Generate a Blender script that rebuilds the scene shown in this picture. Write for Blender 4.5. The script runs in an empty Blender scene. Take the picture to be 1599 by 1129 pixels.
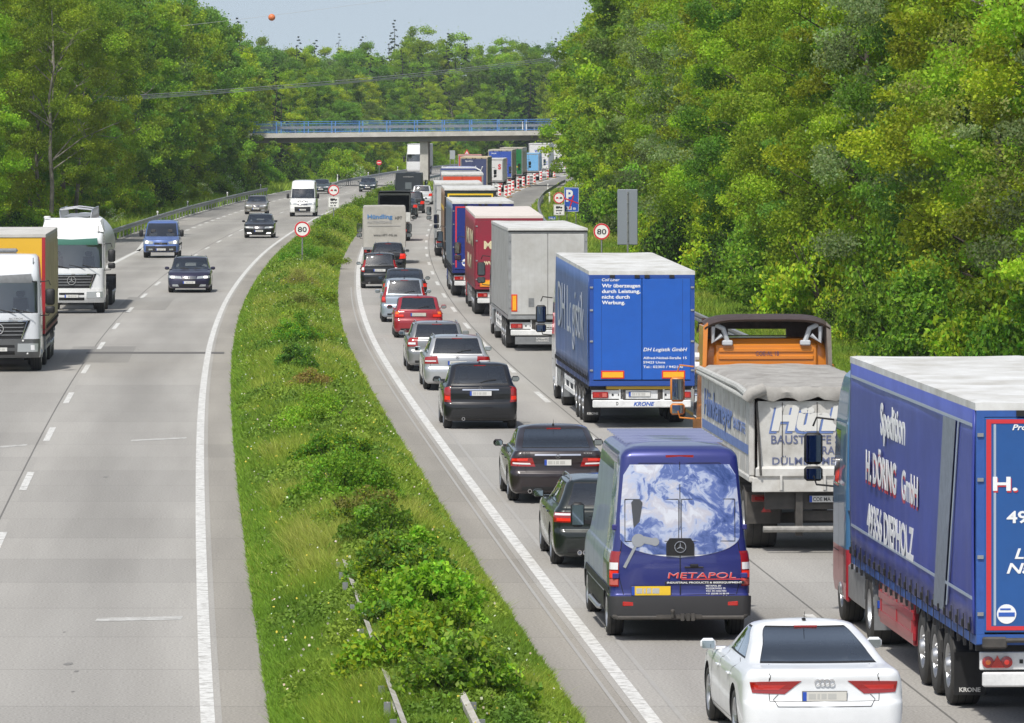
import bpy, math, random
import numpy as np
from mathutils import Vector, Matrix, Euler
R = math.radians
SC = bpy.context.scene
COL = SC.collection
# ------------------------------------------------------------------ camera, sky, sun, exposure
CAMH, F, YH, CX = 7.5, 9200.0, 183.0, 799.5
cam = bpy.data.cameras.new('camera'); camo = bpy.data.objects.new('camera', cam); COL.objects.link(camo)
camo.location = (0, 0, CAMH); camo.rotation_euler = (R(90), 0, 0)
cam.sensor_width = 36; cam.lens = 36*F/1599.0; cam.shift_y = -(564.5-YH)/1599.0
cam.clip_start = 1; cam.clip_end = 6000
SC.camera = camo
SUN_DIR = Vector((-.24, -.60, 1.0)).normalized()
SUN_EL = math.asin(SUN_DIR.z); SUN_AZ = math.atan2(SUN_DIR.x, SUN_DIR.y)
W = bpy.data.worlds.new('World'); SC.world = W; W.use_nodes = True
wn = W.node_tree.nodes; wl = W.node_tree.links; bg = wn['Background']
sky = wn.new('ShaderNodeTexSky'); sky.sky_type = 'NISHITA'; sky.sun_disc = False
sky.sun_elevation = SUN_EL; sky.sun_rotation = SUN_AZ % (2*math.pi)
sky.air_density = 1.2; sky.dust_density = 1.6; sky.ozone_density = 0.55
stc = wn.new('ShaderNodeTexCoord'); sva = wn.new('ShaderNodeVectorMath'); sva.inputs[1].default_value = (0, 0, .17); svn = wn.new('ShaderNodeVectorMath'); svn.operation = 'NORMALIZE'
wl.new(stc.outputs['Generated'], sva.inputs[0]); wl.new(sva.outputs[0], svn.inputs[0]); wl.new(svn.outputs[0], sky.inputs[0])
shs = wn.new('ShaderNodeHueSaturation'); shs.inputs['Saturation'].default_value = .62; shs.inputs['Value'].default_value = 1.0; wl.new(sky.outputs[0], shs.inputs['Color']); wl.new(shs.outputs[0], bg.inputs[0]); bg.inputs[1].default_value = 0.115
sl = bpy.data.lights.new('sun', 'SUN'); sl.energy = 3.7; sl.angle = R(2.5); sl.color = (1, .955, .88)
so = bpy.data.objects.new('sun', sl); COL.objects.link(so); so.rotation_euler = SUN_DIR.to_track_quat('Z', 'Y').to_euler()
so.location = (0, 0, 100)
SC.view_settings.view_transform = 'Standard'; SC.view_settings.look = 'None'
SC.view_settings.exposure = 0.25; SC.view_settings.gamma = 1
SC.render.resolution_x = 1024; SC.render.resolution_y = 723
# ------------------------------------------------------------------ helpers
rng = random.Random(7); NR = np.random.default_rng(11)
def P(x, y, z=0.0):
    s = (y-YH)/(CAMH-z); return Vector(((x-CX)/s, F/s, z))
def _table(pts):
    ds = np.arange(0, 1400.0); v = np.interp(ds, [p[0] for p in pts], [p[1] for p in pts])
    lo = v[0]+(v[1]-v[0])*np.arange(-40, 0); hi = v[-1]+(v[-1]-v[-2])*np.arange(1, 41)
    vv = np.concatenate([lo, v, hi]); k = np.hanning(61); k /= k.sum()
    return np.convolve(vv, k, 'same')[40:-40]
_RR = _table([(0,5.9),(73,1.72),(100,.22),(126,-1.16),(150,-2.42),(172,-3.52),(200,-4.82),(238,-6.2),(266,-7.0),(290,-7.62),(327,-8.4),(370,-9.0),(410,-9.3),(450,-9.35),(490,-9.1),(541,-8.3),(585,-7.1),(626,-6.0),(657,-4.9),(700,-3.2),(730,-1.9),(790,1.2),(900,9),(1400,48)])
_LL = _table([(0,.5),(73,-3.75),(100,-5.25),(126,-6.65),(150,-7.9),(172,-8.95),(200,-10.2),(238,-11.6),(266,-12.4),(290,-13.0),(327,-13.75),(370,-14.25),(410,-14.5),(450,-14.6),(520,-14.2),(580,-13.2),(640,-11.8),(700,-9.8),(775,-7.0),(850,-1.8),(950,6),(1400,44)])
def refR(d): return float(np.interp(d, np.arange(1400), _RR))
def refL(d): return float(np.interp(d, np.arange(1400), _LL))
def slopeR(d): return (refR(d+6)-refR(d-6))/12
def slopeL(d): return (refL(d+6)-refL(d-6))/12
# --- materials
MATS = {}
def mat(name, col=(.5,.5,.5), rough=.5, metal=0, coat=0, spec=.5, noise=0, nscale=8, dirt=None, emit=None, alpha=None, bump=0):
    if name in MATS: return MATS[name]
    m = bpy.data.materials.new(name); m.use_nodes = True; nt = m.node_tree; b = nt.nodes['Principled BSDF']
    b.inputs['Base Color'].default_value = (*col, 1); b.inputs['Roughness'].default_value = rough
    b.inputs['Metallic'].default_value = metal; b.inputs['Coat Weight'].default_value = coat
    b.inputs['Coat Roughness'].default_value = .04
    b.inputs['Specular IOR Level'].default_value = spec
    if emit: b.inputs['Emission Color'].default_value = (*emit[0], 1); b.inputs['Emission Strength'].default_value = emit[1]
    if noise:
        tc = nt.nodes.new('ShaderNodeTexCoord'); nz = nt.nodes.new('ShaderNodeTexNoise'); nz.inputs['Scale'].default_value = nscale
        nz.inputs['Detail'].default_value = 6; nz.inputs['Roughness'].default_value = .65
        nt.links.new(tc.outputs['Object'], nz.inputs['Vector'])
        rp = nt.nodes.new('ShaderNodeValToRGB'); rp.color_ramp.elements[0].position = .3; rp.color_ramp.elements[1].position = .72
        d = dirt or tuple(c*(1-noise) for c in col)
        rp.color_ramp.elements[0].color = (*d, 1); rp.color_ramp.elements[1].color = (*col, 1)
        nt.links.new(nz.outputs[0], rp.inputs[0]); nt.links.new(rp.outputs[0], b.inputs['Base Color'])
        mr = nt.nodes.new('ShaderNodeMapRange'); mr.inputs[3].default_value = min(1, rough*1.35+.03); mr.inputs[4].default_value = rough*.85
        nt.links.new(nz.outputs[0], mr.inputs[0]); nt.links.new(mr.outputs[0], b.inputs['Roughness'])
        if bump:
            bp = nt.nodes.new('ShaderNodeBump'); bp.inputs['Strength'].default_value = bump; bp.inputs['Distance'].default_value = .02
            nt.links.new(nz.outputs[0], bp.inputs['Height']); nt.links.new(bp.outputs[0], b.inputs['Normal'])
    MATS[name] = m; return m
def paint(name, col, metal=0., rough=.28): return mat('paint_'+name, col, rough, metal, .75, noise=.1, nscale=3)
def glassmat(name='glass', tint=(.78,.83,.83), fac=.0):
    if name in MATS: return MATS[name]
    m = bpy.data.materials.new(name); m.use_nodes = True; nt = m.node_tree; nt.nodes.clear()
    o = nt.nodes.new('ShaderNodeOutputMaterial'); mx = nt.nodes.new('ShaderNodeMixShader'); fr = nt.nodes.new('ShaderNodeFresnel'); fr.inputs[0].default_value = 1.52
    ad = nt.nodes.new('ShaderNodeMath'); ad.operation = 'MULTIPLY_ADD'; ad.inputs[1].default_value = 1.9; ad.inputs[2].default_value = .05
    t = nt.nodes.new('ShaderNodeBsdfTransparent'); t.inputs[0].default_value = (*tint, 1)
    g = nt.nodes.new('ShaderNodeBsdfGlossy'); g.inputs['Roughness'].default_value = .03; g.inputs['Color'].default_value = (.92,.96,1,1)
    nt.links.new(fr.outputs[0], ad.inputs[0]); nt.links.new(ad.outputs[0], mx.inputs[0]); nt.links.new(t.outputs[0], mx.inputs[1]); nt.links.new(g.outputs[0], mx.inputs[2]); nt.links.new(mx.outputs[0], o.inputs[0])
    MATS[name] = m; return m
GLASS = glassmat()
BLACK = mat('black_plastic', (.011,.011,.012), .5, noise=.3)
RUBBER = mat('rubber', (.022,.022,.023), .75, noise=.5, dirt=(.05,.047,.042), nscale=10)
DARK = mat('underside', (.012,.012,.012), .9)
CHASSIS = mat('chassis', (.035,.033,.031), .6, noise=.5, dirt=(.075,.068,.06))
ALU = mat('alloy', (.55,.56,.58), .32, .85, noise=.25)
STEEL = mat('galvanised', (.34,.355,.36), .42, .55, noise=.3, nscale=5)
CHROME = mat('chrome', (.8,.8,.82), .12, 1)
REDL = mat('red_lens', (.27,.006,.006), .12, coat=1)
REDL2 = mat('red_lens_bright', (.42,.012,.008), .12, coat=1)
BRAKE = mat('lit_brake', (.5,.012,.006), .15, coat=1, emit=((1,.05,.02), .3))
WHL = mat('clear_lens', (.72,.73,.74), .1, coat=1)
ORL = mat('orange_lens', (.75,.16,.01), .15, coat=1)
HEADL = mat('lit_headlamp', (.9,.9,.85), .1, emit=((1,.97,.9), 1.2))
HEADO = mat('headlamp_glass', (.42,.45,.47), .08, .3, coat=1)
WHITE = mat('white_paint', (.76,.77,.77), .38, noise=.1)
PLATEW = mat('plate_white', (.6,.6,.58), .4); PLATEY = mat('plate_yellow', (.75,.5,.03), .4); PLATEB = mat('plate_blue', (.02,.07,.4), .4)
INK = mat('ink_black', (.02,.02,.022), .5); INKG = mat('ink_grey', (.33,.33,.33), .6)
SEAT = mat('seat_cloth', (.06,.06,.065), .85, noise=.3)
INTR = mat('interior', (.03,.03,.032), .8)
REFY = mat('reflector_yellow', (.85,.42,.02), .3, noise=.15); REFR = mat('reflector_red', (.6,.03,.015), .3)
# --- mesh builder
class MB:
    def __init__(s): s.v=[]; s.f=[]; s.m=[]
    def face(s, pts, m=0):
        i = len(s.v); s.v += [tuple(p) for p in pts]; s.f.append(tuple(range(i, i+len(pts)))); s.m.append(m); return s
    def box(s, x0,x1,y0,y1,z0,z1, m=0, bev=0):
        if bev:
            b = min(bev, (x1-x0)*.45, (y1-y0)*.45, (z1-z0)*.45); n = len(s.v); vs=[]
            for z, q in ((z0,b),(z0+b,0),(z1-b,0),(z1,b)):
                for (x,y) in ((x0+q+b*(q==0),y0+q),(x1-q-b*(q==0),y0+q),(x1-q,y0+q+b*(q==0)),(x1-q,y1-q-b*(q==0)),(x1-q-b*(q==0),y1-q),(x0+q+b*(q==0),y1-q),(x0+q,y1-q-b*(q==0)),(x0+q,y0+q+b*(q==0))):
                    vs.append((x,y,z))
            s.v += vs
            for k in range(3):
                for j in range(8):
                    a=n+k*8+j; c=n+k*8+(j+1)%8; s.f.append((a,c,c+8,a+8)); s.m.append(m)
            s.f.append(tuple(n+j for j in range(7,-1,-1))); s.m.append(m); s.f.append(tuple(n+24+j for j in range(8))); s.m.append(m)
            return s
        n = len(s.v); s.v += [(x0,y0,z0),(x1,y0,z0),(x1,y1,z0),(x0,y1,z0),(x0,y0,z1),(x1,y0,z1),(x1,y1,z1),(x0,y1,z1)]
        for f in ((0,3,2,1),(4,5,6,7),(0,1,5,4),(1,2,6,5),(2,3,7,6),(3,0,4,7)): s.f.append(tuple(n+i for i in f)); s.m.append(m)
        return s
    def hexa(s, p, m=0):   # 8 points: bottom 4 ccw, top 4
        n = len(s.v); s.v += [tuple(q) for q in p]
        for f in ((0,3,2,1),(4,5,6,7),(0,1,5,4),(1,2,6,5),(2,3,7,6),(3,0,4,7)): s.f.append(tuple(n+i for i in f)); s.m.append(m)
        return s
    def tube(s, pts, r, m=0, n=8, r1=None, cap=True):
        pts=[Vector(p) for p in pts]; rings=[]; up=None
        for i,p in enumerate(pts):
            d = (pts[min(i+1,len(pts)-1)]-pts[max(i-1,0)]).normalized()
            if up is None: up = d.orthogonal().normalized()
            a = (up-d*up.dot(d)).normalized() if abs(up.dot(d))<.98 else d.orthogonal().normalized(); up=a
            b = d.cross(a); rr = r if r1 is None else r+(r1-r)*i/(len(pts)-1); k=len(s.v)
            for j in range(n):
                t=2*math.pi*j/n; q=p+(a*math.cos(t)+b*math.sin(t))*rr; s.v.append(tuple(q))
            rings.append(k)
        for i in range(len(rings)-1):
            for j in range(n): s.f.append((rings[i]+j, rings[i]+(j+1)%n, rings[i+1]+(j+1)%n, rings[i+1]+j)); s.m.append(m)
        if cap:
            s.f.append(tuple(rings[0]+j for j in range(n-1,-1,-1))); s.m.append(m); s.f.append(tuple(rings[-1]+j for j in range(n))); s.m.append(m)
        return s
    def lathe(s, prof, axis='x', c=(0,0,0), n=24, m=0, ms=None):  # prof: (along, radius)
        k=len(s.v)
        for (a,r) in prof:
            for j in range(n):
                t=2*math.pi*j/n; u,w=r*math.cos(t),r*math.sin(t)
                p={'x':(a,u,w),'y':(w,a,u),'z':(u,w,a)}[axis]; s.v.append((p[0]+c[0],p[1]+c[1],p[2]+c[2]))
        for i in range(len(prof)-1):
            for j in range(n):
                s.f.append((k+i*n+j,k+i*n+(j+1)%n,k+(i+1)*n+(j+1)%n,k+(i+1)*n+j)); s.m.append(ms[i] if ms else m)
        return s
    def prism(s, poly, axis, a0, a1, m=0):   # polygon in the two other axes (in order), extruded
        n=len(poly); k=len(s.v)
        for a in (a0,a1):
            for (u,w) in poly: s.v.append({'x':(a,u,w),'y':(u,a,w),'z':(u,w,a)}[axis])
        s.f.append(tuple(k+j for j in range(n))); s.m.append(m); s.f.append(tuple(k+n+j for j in range(n-1,-1,-1))); s.m.append(m)
        for j in range(n): s.f.append((k+j,k+(j+1)%n,k+n+(j+1)%n,k+n+j)); s.m.append(m)
        return s
    def build(s, name, mats, parent=None, smooth=None, loc=None, fix=True):
        me = bpy.data.meshes.new(name); me.from_pydata(s.v, [], s.f)
        mats = mats if isinstance(mats,(list,tuple)) else [mats]
        for m in mats: me.materials.append(m)
        if len(mats)>1: me.polygons.foreach_set('material_index', s.m)
        if fix:
            import bmesh
            bm=bmesh.new(); bm.from_mesh(me); bmesh.ops.recalc_face_normals(bm, faces=bm.faces); bm.to_mesh(me); bm.free()
        if smooth is not None:
            me.shade_smooth(); me.set_sharp_from_angle(angle=R(smooth))
        me.update()
        return link(name, me, parent, loc)
def link(name, me, parent=None, loc=None, rot=None):
    o = bpy.data.objects.new(name, me); COL.objects.link(o)
    if parent: o.parent = parent
    if loc is not None: o.location = loc
    if rot is not None: o.rotation_euler = rot
    return o
def thing(name, label, cat, loc=(0,0,0), rz=0, group=None):
    o = bpy.data.objects.new(name, None); COL.objects.link(o); o.location = loc; o.rotation_euler = (0,0,rz)
    o.empty_display_size = .3
    return tag(o, label, cat, group)
def tag(o, label=None, cat=None, group=None, kind=None):
    if label: o['label']=label
    if cat: o['category']=cat
    if group: o['group']=group
    if kind: o['kind']=kind
    return o
def children(o): return [c for c in bpy.data.objects if c.parent is o]
def copy_tree(o, parent=None, kids=None):
    if kids is None:
        kids = {}
        for c in bpy.data.objects:
            if c.parent: kids.setdefault(c.parent.name, []).append(c)
    c = o.copy(); COL.objects.link(c); c.parent = parent
    for ch in kids.get(o.name, []): copy_tree(ch, c, kids)
    return c
ROT = {'rear': Euler((R(90),0,0)), 'front': Euler((R(90),0,R(180))), 'left': Euler((R(90),0,R(-90))), 'right': Euler((R(90),0,R(90)))}
def lettering(parent, s, w, h, loc, face, m, bold=.0, shear=0, name='lettering', center=False, depth=.003, tilt=0):
    cu = bpy.data.curves.new('t','FONT'); cu.body = s; cu.size = 1; cu.shear = shear; cu.offset = bold; cu.extrude = .5; cu.resolution_u = 3
    ob = bpy.data.objects.new('t', cu); COL.objects.link(ob)
    dg = bpy.context.evaluated_depsgraph_get(); dg.update()
    me = bpy.data.meshes.new_from_object(ob.evaluated_get(dg)); bpy.data.objects.remove(ob); bpy.data.curves.remove(cu)
    n = len(me.vertices); co = np.empty(n*3); me.vertices.foreach_get('co', co); co = co.reshape(-1,3)
    x0, x1 = co[:,0].min(), co[:,0].max(); sx = (w/(x1-x0)) if w else h/.729
    co[:,0] = (co[:,0]-x0)*sx - (((x1-x0)*sx/2) if center else 0); co[:,1] *= h/.729; co[:,2] = (co[:,2]+.5)*depth
    me.vertices.foreach_set('co', co.ravel()); me.materials.clear(); me.materials.append(m)
    me.polygons.foreach_set('material_index', [0]*len(me.polygons)); me.update()
    e = ROT[face].copy(); 
    o = link(name, me, parent, loc, e)
    if tilt: o.rotation_euler = (ROT[face].to_matrix() @ Matrix.Rotation(tilt,3,'X')).to_euler()
    return o
def dpoly(pts): return pts
def circle(cx, cy, r, n=24, a0=0): return [(cx+r*math.cos(a0+2*math.pi*j/n), cy+r*math.sin(a0+2*math.pi*j/n)) for j in range(n)]
def ringflat(mb, cx, cz, r0, r1, y0, y1, n=28, m=0):
    # annulus in the xz plane, thickness y0..y1
    k=len(mb.v)
    for (r,y) in ((r0,y0),(r1,y0),(r1,y1),(r0,y1)):
        for j in range(n):
            t=2*math.pi*j/n; mb.v.append((cx+r*math.cos(t), y, cz+r*math.sin(t)))
    for q in range(4):
        for j in range(n):
            a=k+q*n; b=k+((q+1)%4)*n; mb.f.append((a+j,a+(j+1)%n,b+(j+1)%n,b+j)); mb.m.append(m)
    return mb
# ------------------------------------------------------------------ the ground, roads and markings
def nodes_of(name):
    m = bpy.data.materials.new(name); m.use_nodes = True; MATS[name]=m
    return m, m.node_tree.nodes, m.node_tree.links, m.node_tree.nodes['Principled BSDF']
def N(nt, t, **k):
    n = nt.new(t)
    for a,v in k.items():
        if a.startswith('i_'): n.inputs[int(a[2:])].default_value = v
        else: setattr(n, a, v)
    return n
def road_mat(name, c0, c1, joints=True, lanes=()):
    m, nd, L, b = nodes_of(name)
    uv = N(nd,'ShaderNodeUVMap'); uv.uv_map='road'; sp = N(nd,'ShaderNodeSeparateXYZ'); L.new(uv.outputs[0], sp.inputs[0])
    n1 = N(nd,'ShaderNodeTexNoise'); n1.inputs['Scale'].default_value=.35; n1.inputs['Detail'].default_value=8
    mp = N(nd,'ShaderNodeMapping'); mp.inputs['Scale'].default_value=(2.2,.12,1); L.new(uv.outputs[0], mp.inputs[0]); L.new(mp.outputs[0], n1.inputs[0])
    n2 = N(nd,'ShaderNodeTexNoise'); n2.inputs['Scale'].default_value=28; n2.inputs['Detail'].default_value=3; L.new(uv.outputs[0], n2.inputs[0])
    r1 = N(nd,'ShaderNodeValToRGB'); r1.color_ramp.elements[0].position=.3; r1.color_ramp.elements[1].position=.7
    r1.color_ramp.elements[0].color=(*c0,1); r1.color_ramp.elements[1].color=(*c1,1); L.new(n1.outputs[0], r1.inputs[0])
    # slab to slab tone: white noise on 5 m slabs
    sl_ = N(nd,'ShaderNodeMath',operation='MULTIPLY',i_1=.2); L.new(sp.outputs[1], sl_.inputs[0]); fl = N(nd,'ShaderNodeMath',operation='FLOOR'); L.new(sl_.outputs[0], fl.inputs[0])
    lx = N(nd,'ShaderNodeMath',operation='MULTIPLY',i_1=1/3.6); L.new(sp.outputs[0], lx.inputs[0]); fx = N(nd,'ShaderNodeMath',operation='FLOOR'); L.new(lx.outputs[0], fx.inputs[0])
    cb = N(nd,'ShaderNodeCombineXYZ'); L.new(fl.outputs[0], cb.inputs[0]); L.new(fx.outputs[0], cb.inputs[1]); wn_ = N(nd,'ShaderNodeTexWhiteNoise'); wn_.noise_dimensions='2D'; L.new(cb.outputs[0], wn_.inputs[0])
    mr = N(nd,'ShaderNodeMapRange',i_3=.93,i_4=1.05); L.new(wn_.outputs[0], mr.inputs[0])
    mg = N(nd,'ShaderNodeMapRange',i_1=.3,i_2=.7,i_3=.68,i_4=1.24); L.new(n2.outputs[0], mg.inputs[0])
    mm = N(nd,'ShaderNodeMath',operation='MULTIPLY'); L.new(mr.outputs[0], mm.inputs[0]); L.new(mg.outputs[0], mm.inputs[1])
    cur = mm
    # oily centre track of each lane
    ws = N(nd,'ShaderNodeMath',operation='MULTIPLY',i_1=2*math.pi/3.6); L.new(sp.outputs[0], ws.inputs[0]); cs = N(nd,'ShaderNodeMath',operation='COSINE'); L.new(ws.outputs[0], cs.inputs[0])
    tr = N(nd,'ShaderNodeMapRange',i_1=-1,i_2=1,i_3=.86,i_4=1.05); L.new(cs.outputs[0], tr.inputs[0])
    m2 = N(nd,'ShaderNodeMath',operation='MULTIPLY'); L.new(cur.outputs[0], m2.inputs[0]); L.new(tr.outputs[0], m2.inputs[1]); cur=m2
    if joints:
        fr = N(nd,'ShaderNodeMath',operation='FRACT'); L.new(sl_.outputs[0], fr.inputs[0])
        lt = N(nd,'ShaderNodeMath',operation='LESS_THAN',i_1=.007); L.new(fr.outputs[0], lt.inputs[0])
        jm = N(nd,'ShaderNodeMapRange',i_3=1,i_4=.55); L.new(lt.outputs[0], jm.inputs[0])
        m3 = N(nd,'ShaderNodeMath',operation='MULTIPLY'); L.new(cur.outputs[0], m3.inputs[0]); L.new(jm.outputs[0], m3.inputs[1]); cur=m3
    for lo in lanes:
        sb = N(nd,'ShaderNodeMath',operation='SUBTRACT',i_1=lo); L.new(sp.outputs[0], sb.inputs[0]); ab = N(nd,'ShaderNodeMath',operation='ABSOLUTE'); L.new(sb.outputs[0], ab.inputs[0])
        l2 = N(nd,'ShaderNodeMath',operation='LESS_THAN',i_1=.018); L.new(ab.outputs[0], l2.inputs[0]); j2 = N(nd,'ShaderNodeMapRange',i_3=1,i_4=.42); L.new(l2.outputs[0], j2.inputs[0])
        m4 = N(nd,'ShaderNodeMath',operation='MULTIPLY'); L.new(cur.outputs[0], m4.inputs[0]); L.new(j2.outputs[0], m4.inputs[1]); cur=m4
    mx = N(nd,'ShaderNodeVectorMath',operation='SCALE'); L.new(r1.outputs[0], mx.inputs[0]); L.new(cur.outputs[0], mx.inputs[3]); L.new(mx.outputs[0], b.inputs['Base Color'])
    b.inputs['Roughness'].default_value=.8
    bp = N(nd,'ShaderNodeBump'); bp.inputs['Strength'].default_value=.25; bp.inputs['Distance'].default_value=.01; L.new(n2.outputs[0], bp.inputs['Height']); L.new(bp.outputs[0], b.inputs['Normal'])
    return m
CONC = road_mat('carriageway_concrete', (.275,.263,.242), (.355,.342,.318), True, (3.78,-3.78,-7.3))
SHOUL = road_mat('hard_shoulder_asphalt', (.20,.193,.18), (.27,.26,.245), False)
EDGE = road_mat('edge_strip_concrete', (.22,.205,.18), (.31,.29,.255), True)
def ds_range(d0, d1): 
    out=[d0]; 
    while out[-1]<d1: out.append(min(d1, out[-1]+max(1.5,out[-1]*.02)))
    return out
def strip(name, ref, o0, o1, d0, d1, z, m, jag=0, seed=0, step=None):
    rr = random.Random(seed); V=[];Fc=[];UV=[]
    ds = ds_range(d0,d1) if step is None else list(np.arange(d0,d1+step*.5,step))
    for d in ds:
        a = o0(d) if callable(o0) else o0; c = o1(d) if callable(o1) else o1
        a += jag*rr.uniform(-1,1); r=ref(d)
        V += [(r+a,d,z),(r+c,d,z)]; UV += [(a,d),(c,d)]
    for i in range(len(ds)-1): Fc.append((2*i,2*i+1,2*i+3,2*i+2))
    me = bpy.data.meshes.new(name); me.from_pydata(V,[],Fc); me.materials.append(m)
    ul = me.uv_layers.new(name='road')
    for lp in me.loops: ul.data[lp.index].uv = UV[lp.vertex_index]
    me.update(); return link(name, me)
# terrain sheet
m, nd, L, b = nodes_of('terrain_soil')
tc=N(nd,'ShaderNodeTexCoord'); nz=N(nd,'ShaderNodeTexNoise'); nz.inputs['Scale'].default_value=.6; nz.inputs['Detail'].default_value=8; L.new(tc.outputs['Object'],nz.inputs[0])
rp=N(nd,'ShaderNodeValToRGB'); rp.color_ramp.elements[0].color=(.025,.04,.008,1); rp.color_ramp.elements[1].color=(.075,.11,.022,1); rp.color_ramp.elements[0].position=.35; rp.color_ramp.elements[1].position=.65
L.new(nz.outputs[0],rp.inputs[0]); L.new(rp.outputs[0],b.inputs['Base Color']); b.inputs['Roughness'].default_value=.95
MATS['terrain_soil']=m; SOIL=m
g = MB(); g.face([(-2500,-300,-.06),(2500,-300,-.06),(2500,4500,-.06),(-2500,4500,-.06)]).build('ground', SOIL); tag(bpy.data.objects['ground'], kind='structure')
tag(strip('right_carriageway', refR, -.15, 7.5, 40, 1000, 0, CONC), kind='structure')
tag(strip('right_hard_shoulder', refR, 7.5, lambda d: 10.9+ (max(0,min(1,(d-520)/60))*1.5), 40, 1000, -.004, SHOUL), kind='structure')
tag(strip('left_carriageway', refL, -7.4, .15, 40, 1000, 0, CONC), kind='structure')
tag(strip('left_hard_shoulder', refL, -10.3, -7.4, 40, 1000, -.004, SHOUL), kind='structure')
tag(strip('right_edge_strip', refR, -.95, -.15, 40, 900, -.004, EDGE, .05, 3), kind='structure')
tag(strip('left_edge_strip', refL, .15, .80, 40, 900, -.004, EDGE, 0, 5), kind='structure')
# markings
def mark_mat(name, col, wear):
    m, nd, L, b = nodes_of(name)
    tc=N(nd,'ShaderNodeTexCoord'); nz=N(nd,'ShaderNodeTexNoise'); nz.inputs['Scale'].default_value=5; nz.inputs['Detail'].default_value=9; nz.inputs['Roughness'].default_value=.75; L.new(tc.outputs['Object'],nz.inputs[0])
    rp=N(nd,'ShaderNodeValToRGB'); rp.color_ramp.elements[0].position=wear; rp.color_ramp.elements[1].position=wear+.16
    rp.color_ramp.elements[0].color=(.32,.31,.29,1); rp.color_ramp.elements[1].color=(*col,1)
    L.new(nz.outputs[0],rp.inputs[0]); L.new(rp.outputs[0],b.inputs['Base Color']); b.inputs['Roughness'].default_value=.65; return m
MW = mark_mat('marking_white', (.62,.62,.60), .38); MFAINT = mark_mat('marking_faint', (.36,.35,.33), .47); MYEL = mark_mat('marking_yellow', (.6,.36,.04), .3)
MWORN = mark_mat('marking_worn', (.5,.5,.48), .42)
def band(name, ref, off, w, d0, d1, m, z=.004, step=None):
    f0 = (lambda d: (off(d) if callable(off) else off)-w/2); f1 = (lambda d: (off(d) if callable(off) else off)+w/2)
    return tag(strip(name, ref, f0, f1, d0, d1, z, m, step=step), kind='structure')
band('road_marking', refR, 0.04, .19, 40, 900, MW)
band('road_marking', refR, -.28, .05, 60, 260, MFAINT)
band('road_marking', refR, .42, .07, 60, 200, MFAINT)
band('road_marking', refL, -.03, .18, 40, 900, MW)
band('road_marking', refL, -7.2, .25, 40, 370, MW)
band('road_marking', refL, lambda d: -7.2-3.0*min(1,max(0,(d-330)/90)), .25, 330, 620, MW)
band('road_marking', refR, 7.35, .22, 150, 900, MW)
band('road_marking', refR, 6.9, .14, 90, 330, MYEL)
def dashes(ref, off, w, start, per, ln, n, m=MW):
    mb=MB()
    for k in range(n):
        d0=start+k*per
        a=ref(d0); c=ref(d0+ln)
        mb.face([(a+off-w/2,d0,.004),(a+off+w/2,d0,.004),(c+off+w/2,d0+ln,.004),(c+off-w/2,d0+ln,.004)])
    return tag(mb.build('lane_marking', m, fix=False), kind='structure')
dashes(refR, 3.62, .15, 69000/437-3-18*4, 18, 6, 44)
dashes(refL, -3.6, .15, 69000/(751-183)-3-18*3, 18, 6, 44)
dashes(refL, -7.2, .25, 372, 9, 3.5, 24)
for (x0,x1,y,w) in ((150,297,967,.62),(205,299,686,.62),(0,50,697,.7)):
    a=P(x0,y+1 if y>690 else y+2); c=P(x1,y-2)
    mb=MB(); mb.face([(a.x,a.y-w/2,.004),(c.x-.12,c.y-w/2,.004),(c.x-.12,c.y+w/2,.004),(a.x,a.y+w/2,.004)]).build('transverse_marking', MWORN, fix=False)
    tag(bpy.data.objects[-1] if False else [o for o in bpy.data.objects if o.name.startswith('transverse_marking') and 'kind' not in o][0], kind='structure')
# dark transverse expansion joint and repair patches (real resurfaced rectangles)
PATCH = road_mat('repair_patch', (.235,.226,.21), (.29,.28,.26), False)
PATCHL = road_mat('light_repair_patch', (.33,.315,.29), (.39,.37,.34), False)
def patch(x0,x1,y0,y1,m=PATCH,z=.002):
    a,b_,c,d=P(x0,y1),P(x1,y1),P(x1,y0),P(x0,y0); dd0=a.y; dd1=c.y
    mb=MB(); mb.face([(a.x,dd0,z),(b_.x,dd0,z),(b_.x+(refL(dd1)-refL(dd0)),dd1,z),(a.x+(refL(dd1)-refL(dd0)),dd1,z)])
    me=bpy.data.meshes.new('road_patch'); me.from_pydata(mb.v,[],mb.f); me.materials.append(m); ul=me.uv_layers.new(name='road')
    for lp in me.loops: ul.data[lp.index].uv=me.vertices[lp.vertex_index].co.xy
    return tag(link('road_patch', me), kind='structure')
patch(134,350,549.5,552.5,mat('joint_seal',(.11,.105,.10),.8),.003)
patch(95,200,541,566); patch(133,205,541,549,PATCH,.0025); patch(180,258,464,484,PATCH,.002); patch(240,300,340,352,PATCHL)
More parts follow.
